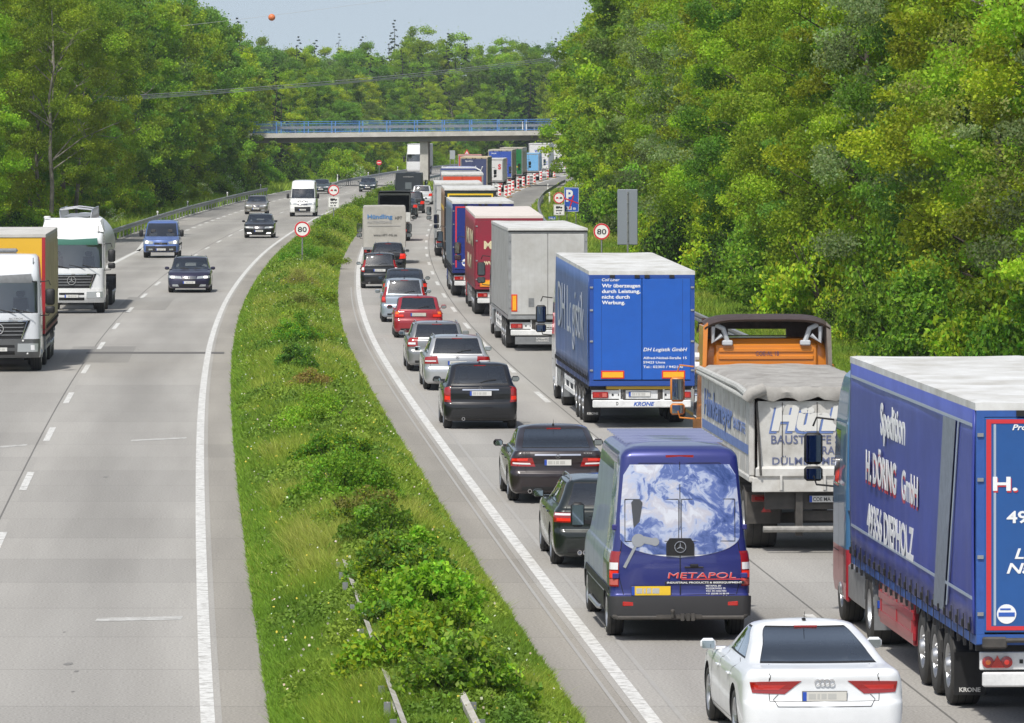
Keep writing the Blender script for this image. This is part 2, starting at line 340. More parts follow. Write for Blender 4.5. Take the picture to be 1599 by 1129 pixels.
# --- foliage: many small faces laid by numpy
def np_mesh(name, V, k, mat_, tint=None):
    n=len(V); me=bpy.data.meshes.new(name); me.vertices.add(n); me.vertices.foreach_set('co', V.astype(np.float32).ravel())
    nf=n//k; me.loops.add(n); me.loops.foreach_set('vertex_index', np.arange(n,dtype=np.int32)); me.polygons.add(nf)
    me.polygons.foreach_set('loop_start', np.arange(0,n,k,dtype=np.int32)); me.polygons.foreach_set('loop_total', np.full(nf,k,dtype=np.int32))
    if tint is not None:
        at=me.attributes.new('tint','FLOAT_COLOR','POINT'); c=np.ones((n,4),np.float32); c[:,:3]=np.repeat(tint,k,axis=0); at.data.foreach_set('color', c.ravel())
    me.materials.append(mat_); me.update(calc_edges=True); return me
def leaf_mat(name, trans=.42, rough=.55, hue=.010, val=.18):
    m, nd, L, b = nodes_of(name); nt=nd
    at=N(nd,'ShaderNodeAttribute'); at.attribute_name='tint'; oi=N(nd,'ShaderNodeObjectInfo')
    hs=N(nd,'ShaderNodeHueSaturation'); L.new(at.outputs['Color'],hs.inputs['Color'])
    mh=N(nd,'ShaderNodeMapRange',i_3=.5-hue,i_4=.5+hue); L.new(oi.outputs['Random'],mh.inputs[0]); L.new(mh.outputs[0],hs.inputs['Hue'])
    fr=N(nd,'ShaderNodeMath',operation='MULTIPLY',i_1=7.31); L.new(oi.outputs['Random'],fr.inputs[0]); f2=N(nd,'ShaderNodeMath',operation='FRACT'); L.new(fr.outputs[0],f2.inputs[0])
    mv=N(nd,'ShaderNodeMapRange',i_3=1-val,i_4=1+val); L.new(f2.outputs[0],mv.inputs[0]); L.new(mv.outputs[0],hs.inputs['Value'])
    L.new(hs.outputs[0],b.inputs['Base Color']); b.inputs['Roughness'].default_value=rough; b.inputs['Specular IOR Level'].default_value=.10
    tr=N(nd,'ShaderNodeBsdfTranslucent'); sc=N(nd,'ShaderNodeVectorMath',operation='MULTIPLY'); sc.inputs[1].default_value=(1.25,1.35,.6); L.new(hs.outputs[0],sc.inputs[0]); L.new(sc.outputs[0],tr.inputs[0])
    mx=N(nd,'ShaderNodeMixShader'); mx.inputs[0].default_value=trans; out=[n for n in nd if n.type=='OUTPUT_MATERIAL'][0]
    L.new(b.outputs[0],mx.inputs[1]); L.new(tr.outputs[0],mx.inputs[2]); L.new(mx.outputs[0],out.inputs[0]); return m
LEAF=leaf_mat('leaf'); GRASSM=leaf_mat('grass_blade',.3,.6,0,0)
def leaves(C, size, rg, aspect=.55, up=.25):
    """rhombic leaves at centres C (n,3)"""
    n=len(C); a=rg.normal(size=(n,3)); a/=np.linalg.norm(a,axis=1)[:,None]; b_=rg.normal(size=(n,3)); b_[:,2]+=up; b_=np.cross(a,b_); b_/=np.linalg.norm(b_,axis=1)[:,None]
    s=(size*rg.uniform(.6,1.35,n))[:,None]; V=np.stack([C-a*s*.5, C+b_*s*aspect*.5, C+a*s*.5, C-b_*s*aspect*.5],axis=1); return V.reshape(-1,3)
def tints(n, base, var, rg, alt=None, pa=0):
    t=np.array(base)[None,:]*(1+var*rg.normal(size=(n,1))); t=t*(1+.10*rg.normal(size=(n,3)))
    if alt is not None: q=rg.random(n)<pa; t[q]=np.array(alt)[None,:]*(1+var*rg.normal(size=(q.sum(),1)))
    return np.clip(t,.004,.9)
def blades(X,Y,Z,h,w,rg,lean=.6):
    n=len(X); a=rg.uniform(0,2*np.pi,n); l=rg.normal(size=(n,2))*lean*h[:,None]
    B=np.stack([X,Y,Z],1); dx=np.stack([np.cos(a),np.sin(a),0*a],1)*(w/2)[:,None]; T=B+np.stack([l[:,0],l[:,1],h],1)
    return np.stack([B-dx,B+dx,T],1).reshape(-1,3)
def vnoise(x,y,seed=0):
    # cheap smooth value noise
    r=np.random.default_rng(seed).random((64,64)); xi=np.floor(x).astype(int); yi=np.floor(y).astype(int); fx=x-xi; fy=y-yi; fx=fx*fx*(3-2*fx); fy=fy*fy*(3-2*fy)
    g=lambda i,j: r[i%64,j%64]
    return (g(xi,yi)*(1-fx)+g(xi+1,yi)*fx)*(1-fy)+(g(xi,yi+1)*(1-fx)+g(xi+1,yi+1)*fx)*fy
_RRv=lambda d: np.interp(d,np.arange(1400),_RR); _LLv=lambda d: np.interp(d,np.arange(1400),_LL)
def hump(t): return .02+.30*np.clip(np.sin(np.pi*np.clip(t,0,1)),0,1)
# median mound
V=[];Fc=[]; ds=ds_range(40,640); K=9
for d in ds:
    l=refL(d)+.78; r=refR(d)-.88
    for k in range(K+1):
        t=k/K; V.append((l+(r-l)*t,d,-.02+float(hump(np.array(t)))*(1 if 0<k<K else 0)))
for i in range(len(ds)-1):
    for k in range(K): a=i*(K+1)+k; Fc.append((a,a+1,a+K+2,a+K+1))
me=bpy.data.meshes.new('median_ground'); me.from_pydata(V,[],Fc); me.materials.append(SOIL); me.shade_smooth(); tag(link('median_ground',me),kind='structure')
def grass_field(name,label_,lf,rf,d0,d1,nb,hfun,seed,pal,wscale=1.0,zf=None,edge=None):
    rg=np.random.default_rng(seed)
    # density falls with distance: sample d with pdf ~ 1/d^1.6
    u=rg.random(nb); e=-1.2; d=((d0**e)+(u)*(d1**e-d0**e))**(1/e); t=rg.random(nb); l=lf(d); r=rf(d); x=l+(r-l)*t
    big=vnoise(x*.55+9,d*.16,seed); sm=vnoise(x*2.2,d*1.1,seed+1)
    h=hfun(t,big,d)*(.45+1.1*sm)*rg.uniform(.55,1.2,nb); z=(zf(t) if zf else 0*t)-.02
    w=np.maximum(.011,d*.00013)*rg.uniform(.7,1.5,nb)*wscale
    V=blades(x,d,z,h,w,rg)
    c=np.array(pal); idx=np.clip(((big-.5)*1.25+.5)*.62+sm*.38+rg.normal(size=nb)*.12,0,.999)*(len(c)-1); i0=idx.astype(int); f=(idx-i0)[:,None]; T=(c[i0]*(1-f)+c[np.minimum(i0+1,len(c)-1)]*f)*(1+.22*rg.normal(size=(nb,1)))
    
    if edge is not None: q=(t<edge*(.5+1.1*big))&(rg.random(nb)<.8); T[q]=np.array((.17,.30,.034))*(1+.22*rg.normal(size=(q.sum(),1)))
    me=np_mesh(name,V,3,GRASSM,np.clip(T,.004,.8)); o=link(name,me); return tag(o,label_,'grass',kind='stuff')
PALG=[(.09,.175,.022),(.14,.25,.03),(.205,.315,.038),(.28,.355,.05),(.37,.385,.10)]
grass_field('median_grass','tall yellow-green grass and weeds filling the strip between the carriageways',lambda d:_LLv(d)+.74,lambda d:_RRv(d)-.86,58,640,700000,
    lambda t,b_,d: .07+.24*np.clip(np.sin(np.pi*t),0,1)**.8*(.25+1.3*b_),21,PALG,zf=hump,edge=.11)
grass_field('right_verge_grass','rough green grass on the verge behind the right-hand guard rail',lambda d:_RRv(d)+10.7,lambda d:_RRv(d)+16,150,620,110000,lambda t,b_,d:.12+.25*b_,22,PALG)
grass_field('left_verge_grass','rough green grass on the verge behind the left-hand guard rail',lambda d:_LLv(d)-16,lambda d:_LLv(d)-10.2,150,760,150000,lambda t,b_,d:.3+.5*b_,23,PALG[:4])
# small white flowers and plantain heads in the grass
rg=np.random.default_rng(5); n=1700; d=58*((300/58)**rg.random(n)); t=rg.random(n); x=_LLv(d)+.9+(_RRv(d)-_LLv(d)-1.9)*t
C=np.stack([x,d,hump(t)+.22+.2*rg.random(n)],1); me=np_mesh('meadow_flower',leaves(C,.035+.00003*d,rg,.9,0),4,leaf_mat('petal',.2,.7,0,0),tints(n,(.62,.62,.5),.1,rg,(.6,.5,.08),.35)); tag(link('meadow_flower',me),'tiny white and yellow flower heads scattered in the median grass','flowers',kind='stuff')

# oil drips and seal lines: real thin films on the slabs
OIL=mat('oil_stain',(.19,.182,.168),.6)
rs_=random.Random(12); b=MB()
for k in range(70):
    d=70*((330/70)**rs_.random()); side=rs_.random()<.8; f=refR if side else refL; o=(rs_.choice((1.8,5.4)) if side else rs_.choice((-1.8,-5.4)))+rs_.gauss(0,.22); x=f(d)+o; r=rs_.uniform(.02,.06); n=9
    b.face([(x+r*math.cos(6.283*j/n)*rs_.uniform(.7,1.2),d+r*4*math.sin(6.283*j/n)*rs_.uniform(.7,1.2),.0035) for j in range(n)])
tag(b.build('oil_stain',OIL,fix=False),kind='structure')
SKID=mat('skid_mark',(.10,.098,.09),.7)
for pts in (((955,703),(975,702),(1000,699),(1022,693),(1045,684)),((1040,700),(1075,693),(1120,690))):
    b=MB()
    for (p,q) in zip(pts[:-1],pts[1:]): p=P(*p); q=P(*q); b.face([(p.x,p.y-.12,.0045),(q.x,q.y-.12,.0045),(q.x,q.y+.12,.0045),(p.x,p.y+.12,.0045)])
    tag(b.build('skid_mark',SKID,fix=False),kind='structure')

# broad-leaved weeds and nettles through the median grass
rg=np.random.default_rng(44); n=480000; e=-1.1; d=((60**e)+rg.random(n)*(520**e-60**e))**(1/e); t=rg.random(n); x=_LLv(d)+.85+(_RRv(d)-_LLv(d)-1.8)*t
pn=vnoise(x*1.3+3,d*.42,77)*.6+vnoise(x*3.1,d*1.3,78)*.4; keep=(pn>.43)&(rg.random(n)<.25+.9*np.sin(np.pi*t)); x,d,t,pn=x[keep],d[keep],t[keep],pn[keep]; n=len(x)
hh=(.12+1.0*np.clip(pn-.45,0,.4))*np.sin(np.pi*t)**.5
C=np.stack([x,d,hump(t)+hh*rg.uniform(.35,1.05,n)],1); hn=vnoise(x*.9,d*.25,91)[:,None]
T=(np.array((.09,.19,.03))*(1-hn)+np.array((.24,.33,.045))*hn)*(1+.2*rg.normal(size=(n,1)))
me=np_mesh('median_weeds',leaves(C,.045+.00022*d,rg,.6,.9),4,GRASSM,np.clip(T,.01,.6)); tag(link('median_weeds',me),'broad-leaved weeds and nettles spread through the median grass','weeds',kind='stuff')
# ------------------------------------------------------------------ vehicle bodies: stacked rounded slices
def mono(xs, ys, x):
    n=len(xs)
    if x<=xs[0]: return ys[0]
    if x>=xs[-1]: return ys[-1]
    h=[xs[i+1]-xs[i] for i in range(n-1)]; dl=[(ys[i+1]-ys[i])/h[i] for i in range(n-1)]
    m=[dl[0]]+[0 if dl[i-1]*dl[i]<=0 else 2*dl[i-1]*dl[i]/(dl[i-1]+dl[i]) for i in range(1,n-1)]+[dl[-1]]
    i=max(k for k in range(n-1) if xs[k]<=x); t=(x-xs[i])/h[i]
    return (2*t**3-3*t*t+1)*ys[i]+(t**3-2*t*t+t)*h[i]*m[i]+(-2*t**3+3*t*t)*ys[i+1]+(t**3-t*t)*h[i]*m[i+1]
class Shell:
    """levels: (z, y_rear, y_front, half_width, r_rear, r_front, bow_rear, bow_front); ring coordinate s: 0 rear centre,1 rear corner,2 side start,3 side end,4 front corner,5 front centre"""
    def __init__(s, levels, bulge=.015, lin=False):
        levels=sorted(levels); levels=[l for i,l in enumerate(levels) if i==0 or l[0]-levels[i-1][0]>1e-3]
        s.L=levels; s.zs=[l[0] for l in levels]; s.cols=list(zip(*levels)); s.bulge=bulge; s.lin=lin
    def par(s,z):
        if s.lin: return [float(np.interp(z,s.zs,c)) for c in s.cols[1:]]
        return [mono(s.zs,c,z) for c in s.cols[1:]]
    def pt(s,z,t,sd=1):
        yr,yf,w,rr,rf,br,bf=s.par(z); t=max(0,min(5,t))
        if t<=1: q=t; x=q*(w-rr); y=yr+br*q*q
        elif t<=2: a=(t-1)*math.pi/2; x=(w-rr)+rr*math.sin(a); y=yr+br+rr*(1-math.cos(a))
        elif t<=3: q=t-2; y0=yr+br+rr; y1=yf-bf-rf; y=y0+(y1-y0)*q; x=w+s.bulge*math.sin(math.pi*q)
        elif t<=4: a=(t-3)*math.pi/2; x=(w-rf)+rf*math.cos(a); y=yf-bf-rf*(1-math.sin(a))
        else: q=5-t; x=q*(w-rf); y=yf-bf*q*q
        return Vector((sd*x,y,z))
    def nrm(s,z,t,sd=1):
        e=.01; a=s.pt(z,t+e,sd)-s.pt(z,t-e,sd); b=s.pt(z+e,t,sd)-s.pt(z-e,t,sd); n=a.cross(b)
        if n.length<1e-9: return Vector((0,0,1))
        n.normalize(); c=s.pt(z,t,sd); ctr=Vector((0,(s.par(z)[0]+s.par(z)[1])/2,z-.0))
        if n.dot(c-ctr)<0: n=-n
        return n
    def side_s(s,z,y):   # ring coordinate on the side for a given y
        yr,yf,w,rr,rf,br,bf=s.par(z); y0=yr+br+rr; y1=yf-bf-rf; return 2+(y-y0)/(y1-y0)
    def rear_s(s,z,x):
        yr,yf,w,rr,rf,br,bf=s.par(z); x=abs(x)
        return x/(w-rr) if x<=w-rr else 1+math.asin(min(1,(x-(w-rr))/max(rr,1e-4)))*2/math.pi
    def front_s(s,z,x): 
        yr,yf,w,rr,rf,br,bf=s.par(z); x=abs(x)
        return 5-x/(w-rf) if x<=w-rf else 4-math.asin(min(1,(x-(w-rf))/max(rf,1e-4)))*2/math.pi
    def patch(s, corners, off=.006, nu=8, nv=6, sd=1, both=False, back=.012, mb=None, m=0):
        """corners: 4 (s,z) ring coordinates a,b,c,d (a-b bottom, d-c top); signed s<0 means the other side"""
        mb = mb or MB()
        for k in ((1,-1) if both else (sd,)):
            G=[]
            for i in range(nu+1):
                row=[]
                for j in range(nv+1):
                    u=i/nu; v=j/nv
                    S=[(1-u)*(1-v),u*(1-v),u*v,(1-u)*v]; t=sum(S[q]*corners[q][0] for q in range(4)); z=sum(S[q]*corners[q][1] for q in range(4))
                    sg=k if t>=0 else -k; p=s.pt(z,abs(t),sg); n=s.nrm(z,max(abs(t),.02),sg); row.append((p+n*off,p-n*back))
                G.append(row)
            base=len(mb.v)
            for row in G:
                for (a,b) in row: mb.v.append(tuple(a))
            for i in range(nu):
                for j in range(nv):
                    a=base+i*(nv+1)+j; mb.f.append((a,a+1,a+nv+2,a+nv+1)); mb.m.append(m)
            ed=[(i,0) for i in range(nu)]+[(nu,j) for j in range(nv)]+[(i,nv) for i in range(nu,0,-1)]+[(0,j) for j in range(nv,0,-1)]
            b2=len(mb.v)
            for (i,j) in ed: mb.v.append(tuple(G[i][j][1]))
            for q in range(len(ed)):
                i,j=ed[q]; i2,j2=ed[(q+1)%len(ed)]; mb.f.append((base+i*(nv+1)+j, base+i2*(nv+1)+j2, b2+(q+1)%len(ed), b2+q)); mb.m.append(m)
        return mb
    def seam(s, pts, w=.008, off=.002, sd=1, both=True, mb=None, m=0):
        """thin line along (s,z) points"""
        mb = mb or MB()
        for k in ((1,-1) if both else (sd,)):
            for (a,b) in zip(pts[:-1],pts[1:]):
                n=6; prev=None
                for i in range(n+1):
                    u=i/n; t=a[0]+(b[0]-a[0])*u; z=a[1]+(b[1]-a[1])*u; sg=k if t>=0 else -k; p=s.pt(z,abs(t),sg); nn=s.nrm(z,max(abs(t),.02),sg)
                    u2=min(1,u+.02); u1=max(0,u-.02); pa=s.pt(a[1]+(b[1]-a[1])*u1,abs(a[0]+(b[0]-a[0])*u1),sg); pb=s.pt(a[1]+(b[1]-a[1])*u2,abs(a[0]+(b[0]-a[0])*u2),sg)
                    d=(pb-pa).normalized(); c=nn.cross(d).normalized()*w/2; cur=(p+nn*off-c,p+nn*off+c)
                    if prev: mb.face([prev[0],prev[1],cur[1],cur[0]],m)
                    prev=cur
        return mb
def wheel_set(root, poss, r, w, rim='spoke', rimmat=None, rr=.66, dual=False):
    """poss: (x_outer,y) ; outer face at |x|"""
    rimmat = rimmat or ALU
    key=('w',round(r,3),round(w,3),rim,rimmat.name)
    if key not in CACHE:
        mb=MB(); sw=r*rr
        mb.lathe([(-w/2+.01,sw),(-w/2,sw+.03),(-w/2,r-.045),(-w/2+.03,r-.008),(-w/4,r),(0,r),(w/4,r),(w/2-.03,r-.008),(w/2,r-.045),(w/2,sw+.03),(w/2-.01,sw),(w/2-.05,sw-.005),(-w/2+.05,sw-.005),(-w/2+.01,sw)],n=36)
        for q in (-.25,0,.25): mb.lathe([(q*w-.006,r+.001),(q*w+.006,r+.001)],n=36,m=1)
        ty=mb.build('wheel',[RUBBER,DARK],smooth=40); tm=ty.data; bpy.data.objects.remove(ty)
        mb=MB()
        if rim=='spoke':
            mb.lathe([(w/2-.012,sw),(w/2-.004,sw-.012),(w/2-.02,sw-.03),(w/2-.09,sw-.05),(-w/2+.03,sw-.02)],n=36)
            mb.lathe([(w/2-.035,.0),(w/2-.035,.055),(w/2-.07,.065)],n=16)
            for k in range(5):
                for e in (-.11,.11):
                    a=2*math.pi*k/5+e; b_=2*math.pi*k/5+e*.35; d=Vector((0,math.cos(a),math.sin(a))); d2=Vector((0,math.cos(b_),math.sin(b_)));c=Vector((0,-math.sin(a),math.cos(a)))*.022
                    p0=Vector((w/2-.045,0,0))+d2*.045; p1=Vector((w/2-.02,0,0))+d*(sw-.015)
                    mb.hexa([p0-c-Vector((.03,0,0)),p0+c-Vector((.03,0,0)),p0+c,p0-c,p1-c-Vector((.03,0,0)),p1+c-Vector((.03,0,0)),p1+c,p1-c])
            mb.lathe([(-.02,.0),(-.02,sw-.03)],n=20,m=1)
        elif rim=='truck':
            mb.lathe([(w/2-.005,sw),(w/2-.012,sw-.025),(w/2-.09,sw-.05),(w/2-.11,sw*.72),(w/2-.05,sw*.60),(w/2-.05,sw*.42),(w/2+.0,sw*.36),(w/2+.03,sw*.3),(w/2+.035,0)],n=30)
            for k in range(10):
                a=2*math.pi*k/10; c=(w/2-.05,math.cos(a)*sw*.52,math.sin(a)*sw*.52); mb.lathe([(0,.02),(.035,.018),(.036,0)],c=c,n=6,m=0)
                a+=.3; mb.lathe([(-.002,.035),(.004,.03),(.004,0)],c=(w/2-.085,math.cos(a)*sw*.80,math.sin(a)*sw*.80),n=8,m=1)
        elif rim=='dish':
            mb.lathe([(w/2-.005,sw),(w/2-.015,sw-.025),(w/2-.10,sw-.05),(-w/2+.1,sw*.85),(-w/2+.06,sw*.5),(w/2-.13,sw*.42),(w/2-.12,0)],n=30)
            for k in range(8):
                a=2*math.pi*k/8; mb.lathe([(0,.02),(.03,.018),(.031,0)],c=(w/2-.13,math.cos(a)*sw*.32,math.sin(a)*sw*.32),n=6,m=1)
        elif rim=='cover':
            mb.lathe([(w/2-.01,sw),(w/2-.004,sw-.02),(w/2-.018,sw-.05),(w/2-.01,sw*.45),(w/2-.004,0)],n=30)
            for k in range(9): a=2*math.pi*k/9; mb.lathe([(w/2-.006,.02),(w/2-.006,0)],c=(0,math.cos(a)*sw*.72,math.sin(a)*sw*.72),n=8,m=1)
        rb=mb.build('rim',[rimmat,DARK],smooth=35); rm=rb.data; bpy.data.objects.remove(rb)
        CACHE[key]=(tm,rm)
    tm,rm=CACHE[key]
    for (x,y) in poss:
        sg=1 if x>0 else -1; o=link('wheel',tm,root,(x-sg*w/2,y,r),(0,0,0 if sg>0 else math.pi)); link('rim',rm,o)
        o.rotation_euler=(rng.uniform(0,6) if sg>0 else rng.uniform(0,6),0,0 if sg>0 else math.pi)
CACHE={}
def build_shell(root, sh, windows, bodymat, name='body', arches=(), low=None, fs=(), arch_r=.36, arch_depth=.3, roof=(.9,.7,.4), camber=.02, trimw=.018, mats_extra=(), n_z=4, glass=None, floor_z=None, ncor=5, trim=None):
    """windows: (objname, s0,s1,z0,z1) for |s|, s0=0 joins both halves when s<=1; s1=5 joins at the front"""
    gl = glass or GLASS
    zs=set()
    for a,b in zip(sh.zs[:-1],sh.zs[1:]):
        for k in range(n_z): zs.add(round(a+(b-a)*k/n_z,4))
    zs.add(round(sh.zs[-1],4))
    ss=set([0,.35,.7,1,5,4.3,4.65,4]+[1+k/ncor for k in range(ncor+1)]+[3+k/ncor for k in range(ncor+1)]+[2+k/8 for k in range(9)]+list(fs))
    def tw(t,z):
        e=.01; d=(sh.pt(z,t+e)-sh.pt(z,t-e)).length/(2*e) if 0.01<t<4.99 else 1; return trimw/max(d,.05)
    W=[]
    for (nm,s0,s1,z0,z1) in windows:
        zm=(z0+z1)/2; a=s0-tw(s0,zm) if s0>0 else 0; b=s1+tw(s1,zm) if s1<5 else 5
        W.append((nm,s0,s1,z0,z1,a,b,z0-trimw,z1+trimw)); zs|={round(v,4) for v in (z0,z1,z0-trimw,z1+trimw)}; ss|={s0,s1,a,b}
    if low: zs|={round(v,4) for v in low[0]}
    zs=sorted(zs); q=[zs[0]]
    wz={round(v,4) for w in W for v in (w[3],w[4],w[7],w[8])}
    for z in zs[1:]:
        if z-q[-1]<.0035:
            if z in wz: q[-1]=z
        else: q.append(z)
    zs=q; ss=sorted(ss); q=[ss[0]]
    ws={v for w in W for v in (w[1],w[2],w[5],w[6])}
    for t in ss[1:]:
        if t-q[-1]<.004:
            if t in ws: q[-1]=t
        else: q.append(t)
    ss=q
    ring=[(t,1) for t in ss]+[(t,-1) for t in reversed(ss[1:-1])]; n=len(ring)
    V=[];Fc=[];Mi=[]
    for z in zs:
        for (t,sd) in ring: V.append(sh.pt(z,t,sd))
    ztop=zs[-1]; yr,yf,w_,*_=sh.par(ztop); cy=(yr+yf)/2
    nr=len(zs)
    for k,sc in enumerate(roof):
        for (t,sd) in ring:
            p=sh.pt(ztop,t,sd); V.append(Vector((p.x*sc,cy+(p.y-cy)*(sc if sc<.6 else 1-(1-sc)*.8),ztop+camber*(1-sc*sc))))
        nr+=1
    extra=[m for m in mats_extra]
    trimM = trim or BLACK
    mats=[bodymat,trimM,DARK]+extra; wi0=len(mats)
    for i in range(nr-1):
        for j in range(n):
            a=i*n+j; b=i*n+(j+1)%n; Fc.append((a,b,b+n,a+n)); mi=0
            if i<len(zs)-1:
                zc=(zs[i]+zs[i+1])/2; t0=ring[j][0]; t1=ring[(j+1)%n][0]; sc=(t0+t1)/2
                hit=None
                for k,(nm,s0,s1,z0,z1,a_,b_,za,zb) in enumerate(W):
                    if s0<sc<s1 and z0<zc<z1: hit=wi0+k
                if hit is None:
                    for k,(nm,s0,s1,z0,z1,a_,b_,za,zb) in enumerate(W):
                        if a_<sc<b_ and za<zc<zb: hit=1
                if hit is None and low: hit=low[1](zc,sc)
                mi=hit or 0
            Mi.append(mi)
    Fc.append(tuple((nr-1)*n+j for j in range(n))); Mi.append(0)
    Fc.append(tuple(range(n-1,-1,-1))); Mi.append(2)
    me=bpy.data.meshes.new(name); me.from_pydata([tuple(v) for v in V],[],Fc)
    for m in mats: me.materials.append(m)
    for k in range(len(W)): me.materials.append(gl)
    me.polygons.foreach_set('material_index',Mi); me.update()
    import bmesh
    bm=bmesh.new(); bm.from_mesh(me); bmesh.ops.remove_doubles(bm,verts=bm.verts,dist=.0004); bmesh.ops.recalc_face_normals(bm,faces=bm.faces); bm.to_mesh(me); bm.free()
    ob=link(name,me)
    if arches:
        cb=MB()
        for (y,z,r) in arches:
            for sg in (1,-1):
                w=sh.par(max(z,sh.zs[0]+.05))[2]; cb.lathe([(sg*(w-arch_depth),0),(sg*(w-arch_depth),r),(sg*(w+.3),r),(sg*(w+.3),0)],c=(0,y,z),n=40,m=2)
        co=cb.build('cutter',[m for m in me.materials]); co.data.update()
        co.data.polygons.foreach_set('material_index',[2]*len(co.data.polygons))
        bo=ob.modifiers.new('b','BOOLEAN'); bo.object=co; bo.operation='DIFFERENCE'; bo.solver='EXACT'
        dg=bpy.context.evaluated_depsgraph_get(); dg.update(); nm2=bpy.data.meshes.new_from_object(ob.evaluated_get(dg)); ob.modifiers.clear(); ob.data=nm2; bpy.data.objects.remove(co); me=nm2
    # split windows off as their own meshes
    out={}
    bm=bmesh.new(); bm.from_mesh(me)
    for k,w in enumerate(W):
        idx=wi0+k
        for sgn in ((0,) if (w[1]==0 or w[2]==5) else (1,-1)):
            b2=bmesh.new(); b2.from_mesh(me); bmesh.ops.delete(b2,geom=[f for f in b2.faces if f.material_index!=idx or (sgn and f.calc_center_median().x*sgn<0)],context='FACES')
            wm=bpy.data.meshes.new(w[0]); b2.to_mesh(wm); b2.free(); wm.materials.clear(); wm.materials.append(gl); wm.polygons.foreach_set('material_index',[0]*len(wm.polygons)); wm.shade_smooth()
            out.setdefault(w[0],[]).append(link(w[0],wm,root))
    bmesh.ops.delete(bm,geom=[f for f in bm.faces if f.material_index>=wi0],context='FACES'); bm.to_mesh(me); bm.free()
    me.shade_smooth(); me.set_sharp_from_angle(angle=R(32)); ob.parent=root
    if floor_z:
        b=MB(); pts=[sh.pt(floor_z,t,sd)*.985 for (t,sd) in ring]; 
        b.face([(p.x,cy+(p.y-cy),floor_z) for p in pts]).build('cabin_floor',INTR,root)
    out['body']=ob; return out
def seat(root, x, y, z, w=.5, h=.62, m=None):
    m=m or SEAT; b=MB(); b.hexa([(x-w/2,y-.06,z),(x+w/2,y-.06,z),(x+w/2,y+.06,z),(x-w/2,y+.06,z),(x-w*.42,y-.16,z+h),(x+w*.42,y-.16,z+h),(x+w*.42,y-.05,z+h),(x-w*.42,y-.05,z+h)])
    b.box(x-w/2,x+w/2,y,y+.5,z-.05,z+.08,bev=.03)
    s_=b.build('seat',m,root); MB().box(x-.13,x+.13,y-.2,y-.09,z+h+.03,z+h+.2,bev=.035).build('headrest',m,s_)
    return s_
def plate(root, loc, face='rear', w=.52, h=.11, col=None, strip=True, txt=None, tilt=0, blur=True):
    sg=-1 if face=='rear' else 1; x,y,z=loc; b=MB(); b.box(x-w/2-.006,x+w/2+.006,min(y,y+sg*.012),max(y,y+sg*.012),z-h/2-.006,z+h/2+.006)
    po=b.build('number_plate',INK,root)
    yy=y+sg*.013
    MB().box(x-w/2,x+w/2,min(yy,yy+sg*.002),max(yy,yy+sg*.002),z-h/2,z+h/2).build('plate_face',col or PLATEW,po)
    if strip:
        xs=x-w/2 if face=='rear' else x+w/2-.045; MB().box(xs,xs+.045,min(yy+sg*.003,yy+sg*.005),max(yy+sg*.003,yy+sg*.005),z-h/2+.002,z+h/2-.002).build('country_band',PLATEB,po)
    if txt: lettering(po,txt,w*.78,h*.62,(x-w*.5+.06 if face=='rear' else x+w*.5-.06,yy+sg*.003,z-h*.31),face,INK,bold=.01)
    elif blur:
        b=MB(); q=x-w/2+.07
        for ww in (.085,.03,.06,.10): b.box(q,q+ww,min(yy+sg*.003,yy+sg*.004),max(yy+sg*.003,yy+sg*.004),z-h*.3,z+h*.28); q+=ww+.018
        b.build('plate_mark',mat('plate_smudge',(.43,.43,.41),.6),po)
    return po
def star(root, x, y, z, r, face='rear', m=None, parent=None):
    """three-pointed star in a ring"""
    sg=-1 if face=='rear' else 1; b=MB(); ringflat(b,x,z,r*.86,r,min(y,y+sg*.012),max(y,y+sg*.012))
    for k in range(3):
        a=R(90+120*k); d=(math.cos(a),math.sin(a)); c=(-d[1]*r*.13,d[0]*r*.13); y0,y1=min(y,y+sg*.01),max(y,y+sg*.01)
        b.prism([(x-c[0],z-c[1]),(x+d[0]*r*.9,z+d[1]*r*.9),(x+c[0],z+c[1])],'y',y0,y1)
    return b.build('star_badge',m or CHROME,parent or root)
def mirror_car(root, x, y, z, bodymat, facing='rear', w=.19):
    for sg in (-1,1):
        b=MB(); sx=sg*x
        xa,xb=sorted((sx,sx+sg*w))
        prof=[(-.0,.02),(-.0,.10),(.03,.135),(.10,.12),(.13,.06),(.10,.0),(.03,-.01)]
        b.box(xa,xb,y,y+.11,z,z+.135,bev=.04)
        b.box(min(sx,sx-sg*.12),max(sx,sx-sg*.12),y+.03,y+.09,z+.0,z+.035)
        mo=b.build('wing_mirror',bodymat,root)
        MB().box(xa+.018,xb-.018,y-.004,y-.001,z+.018,z+.11).build('mirror_glass',mat('mirror_glass',(.35,.4,.42),.03,1),mo)
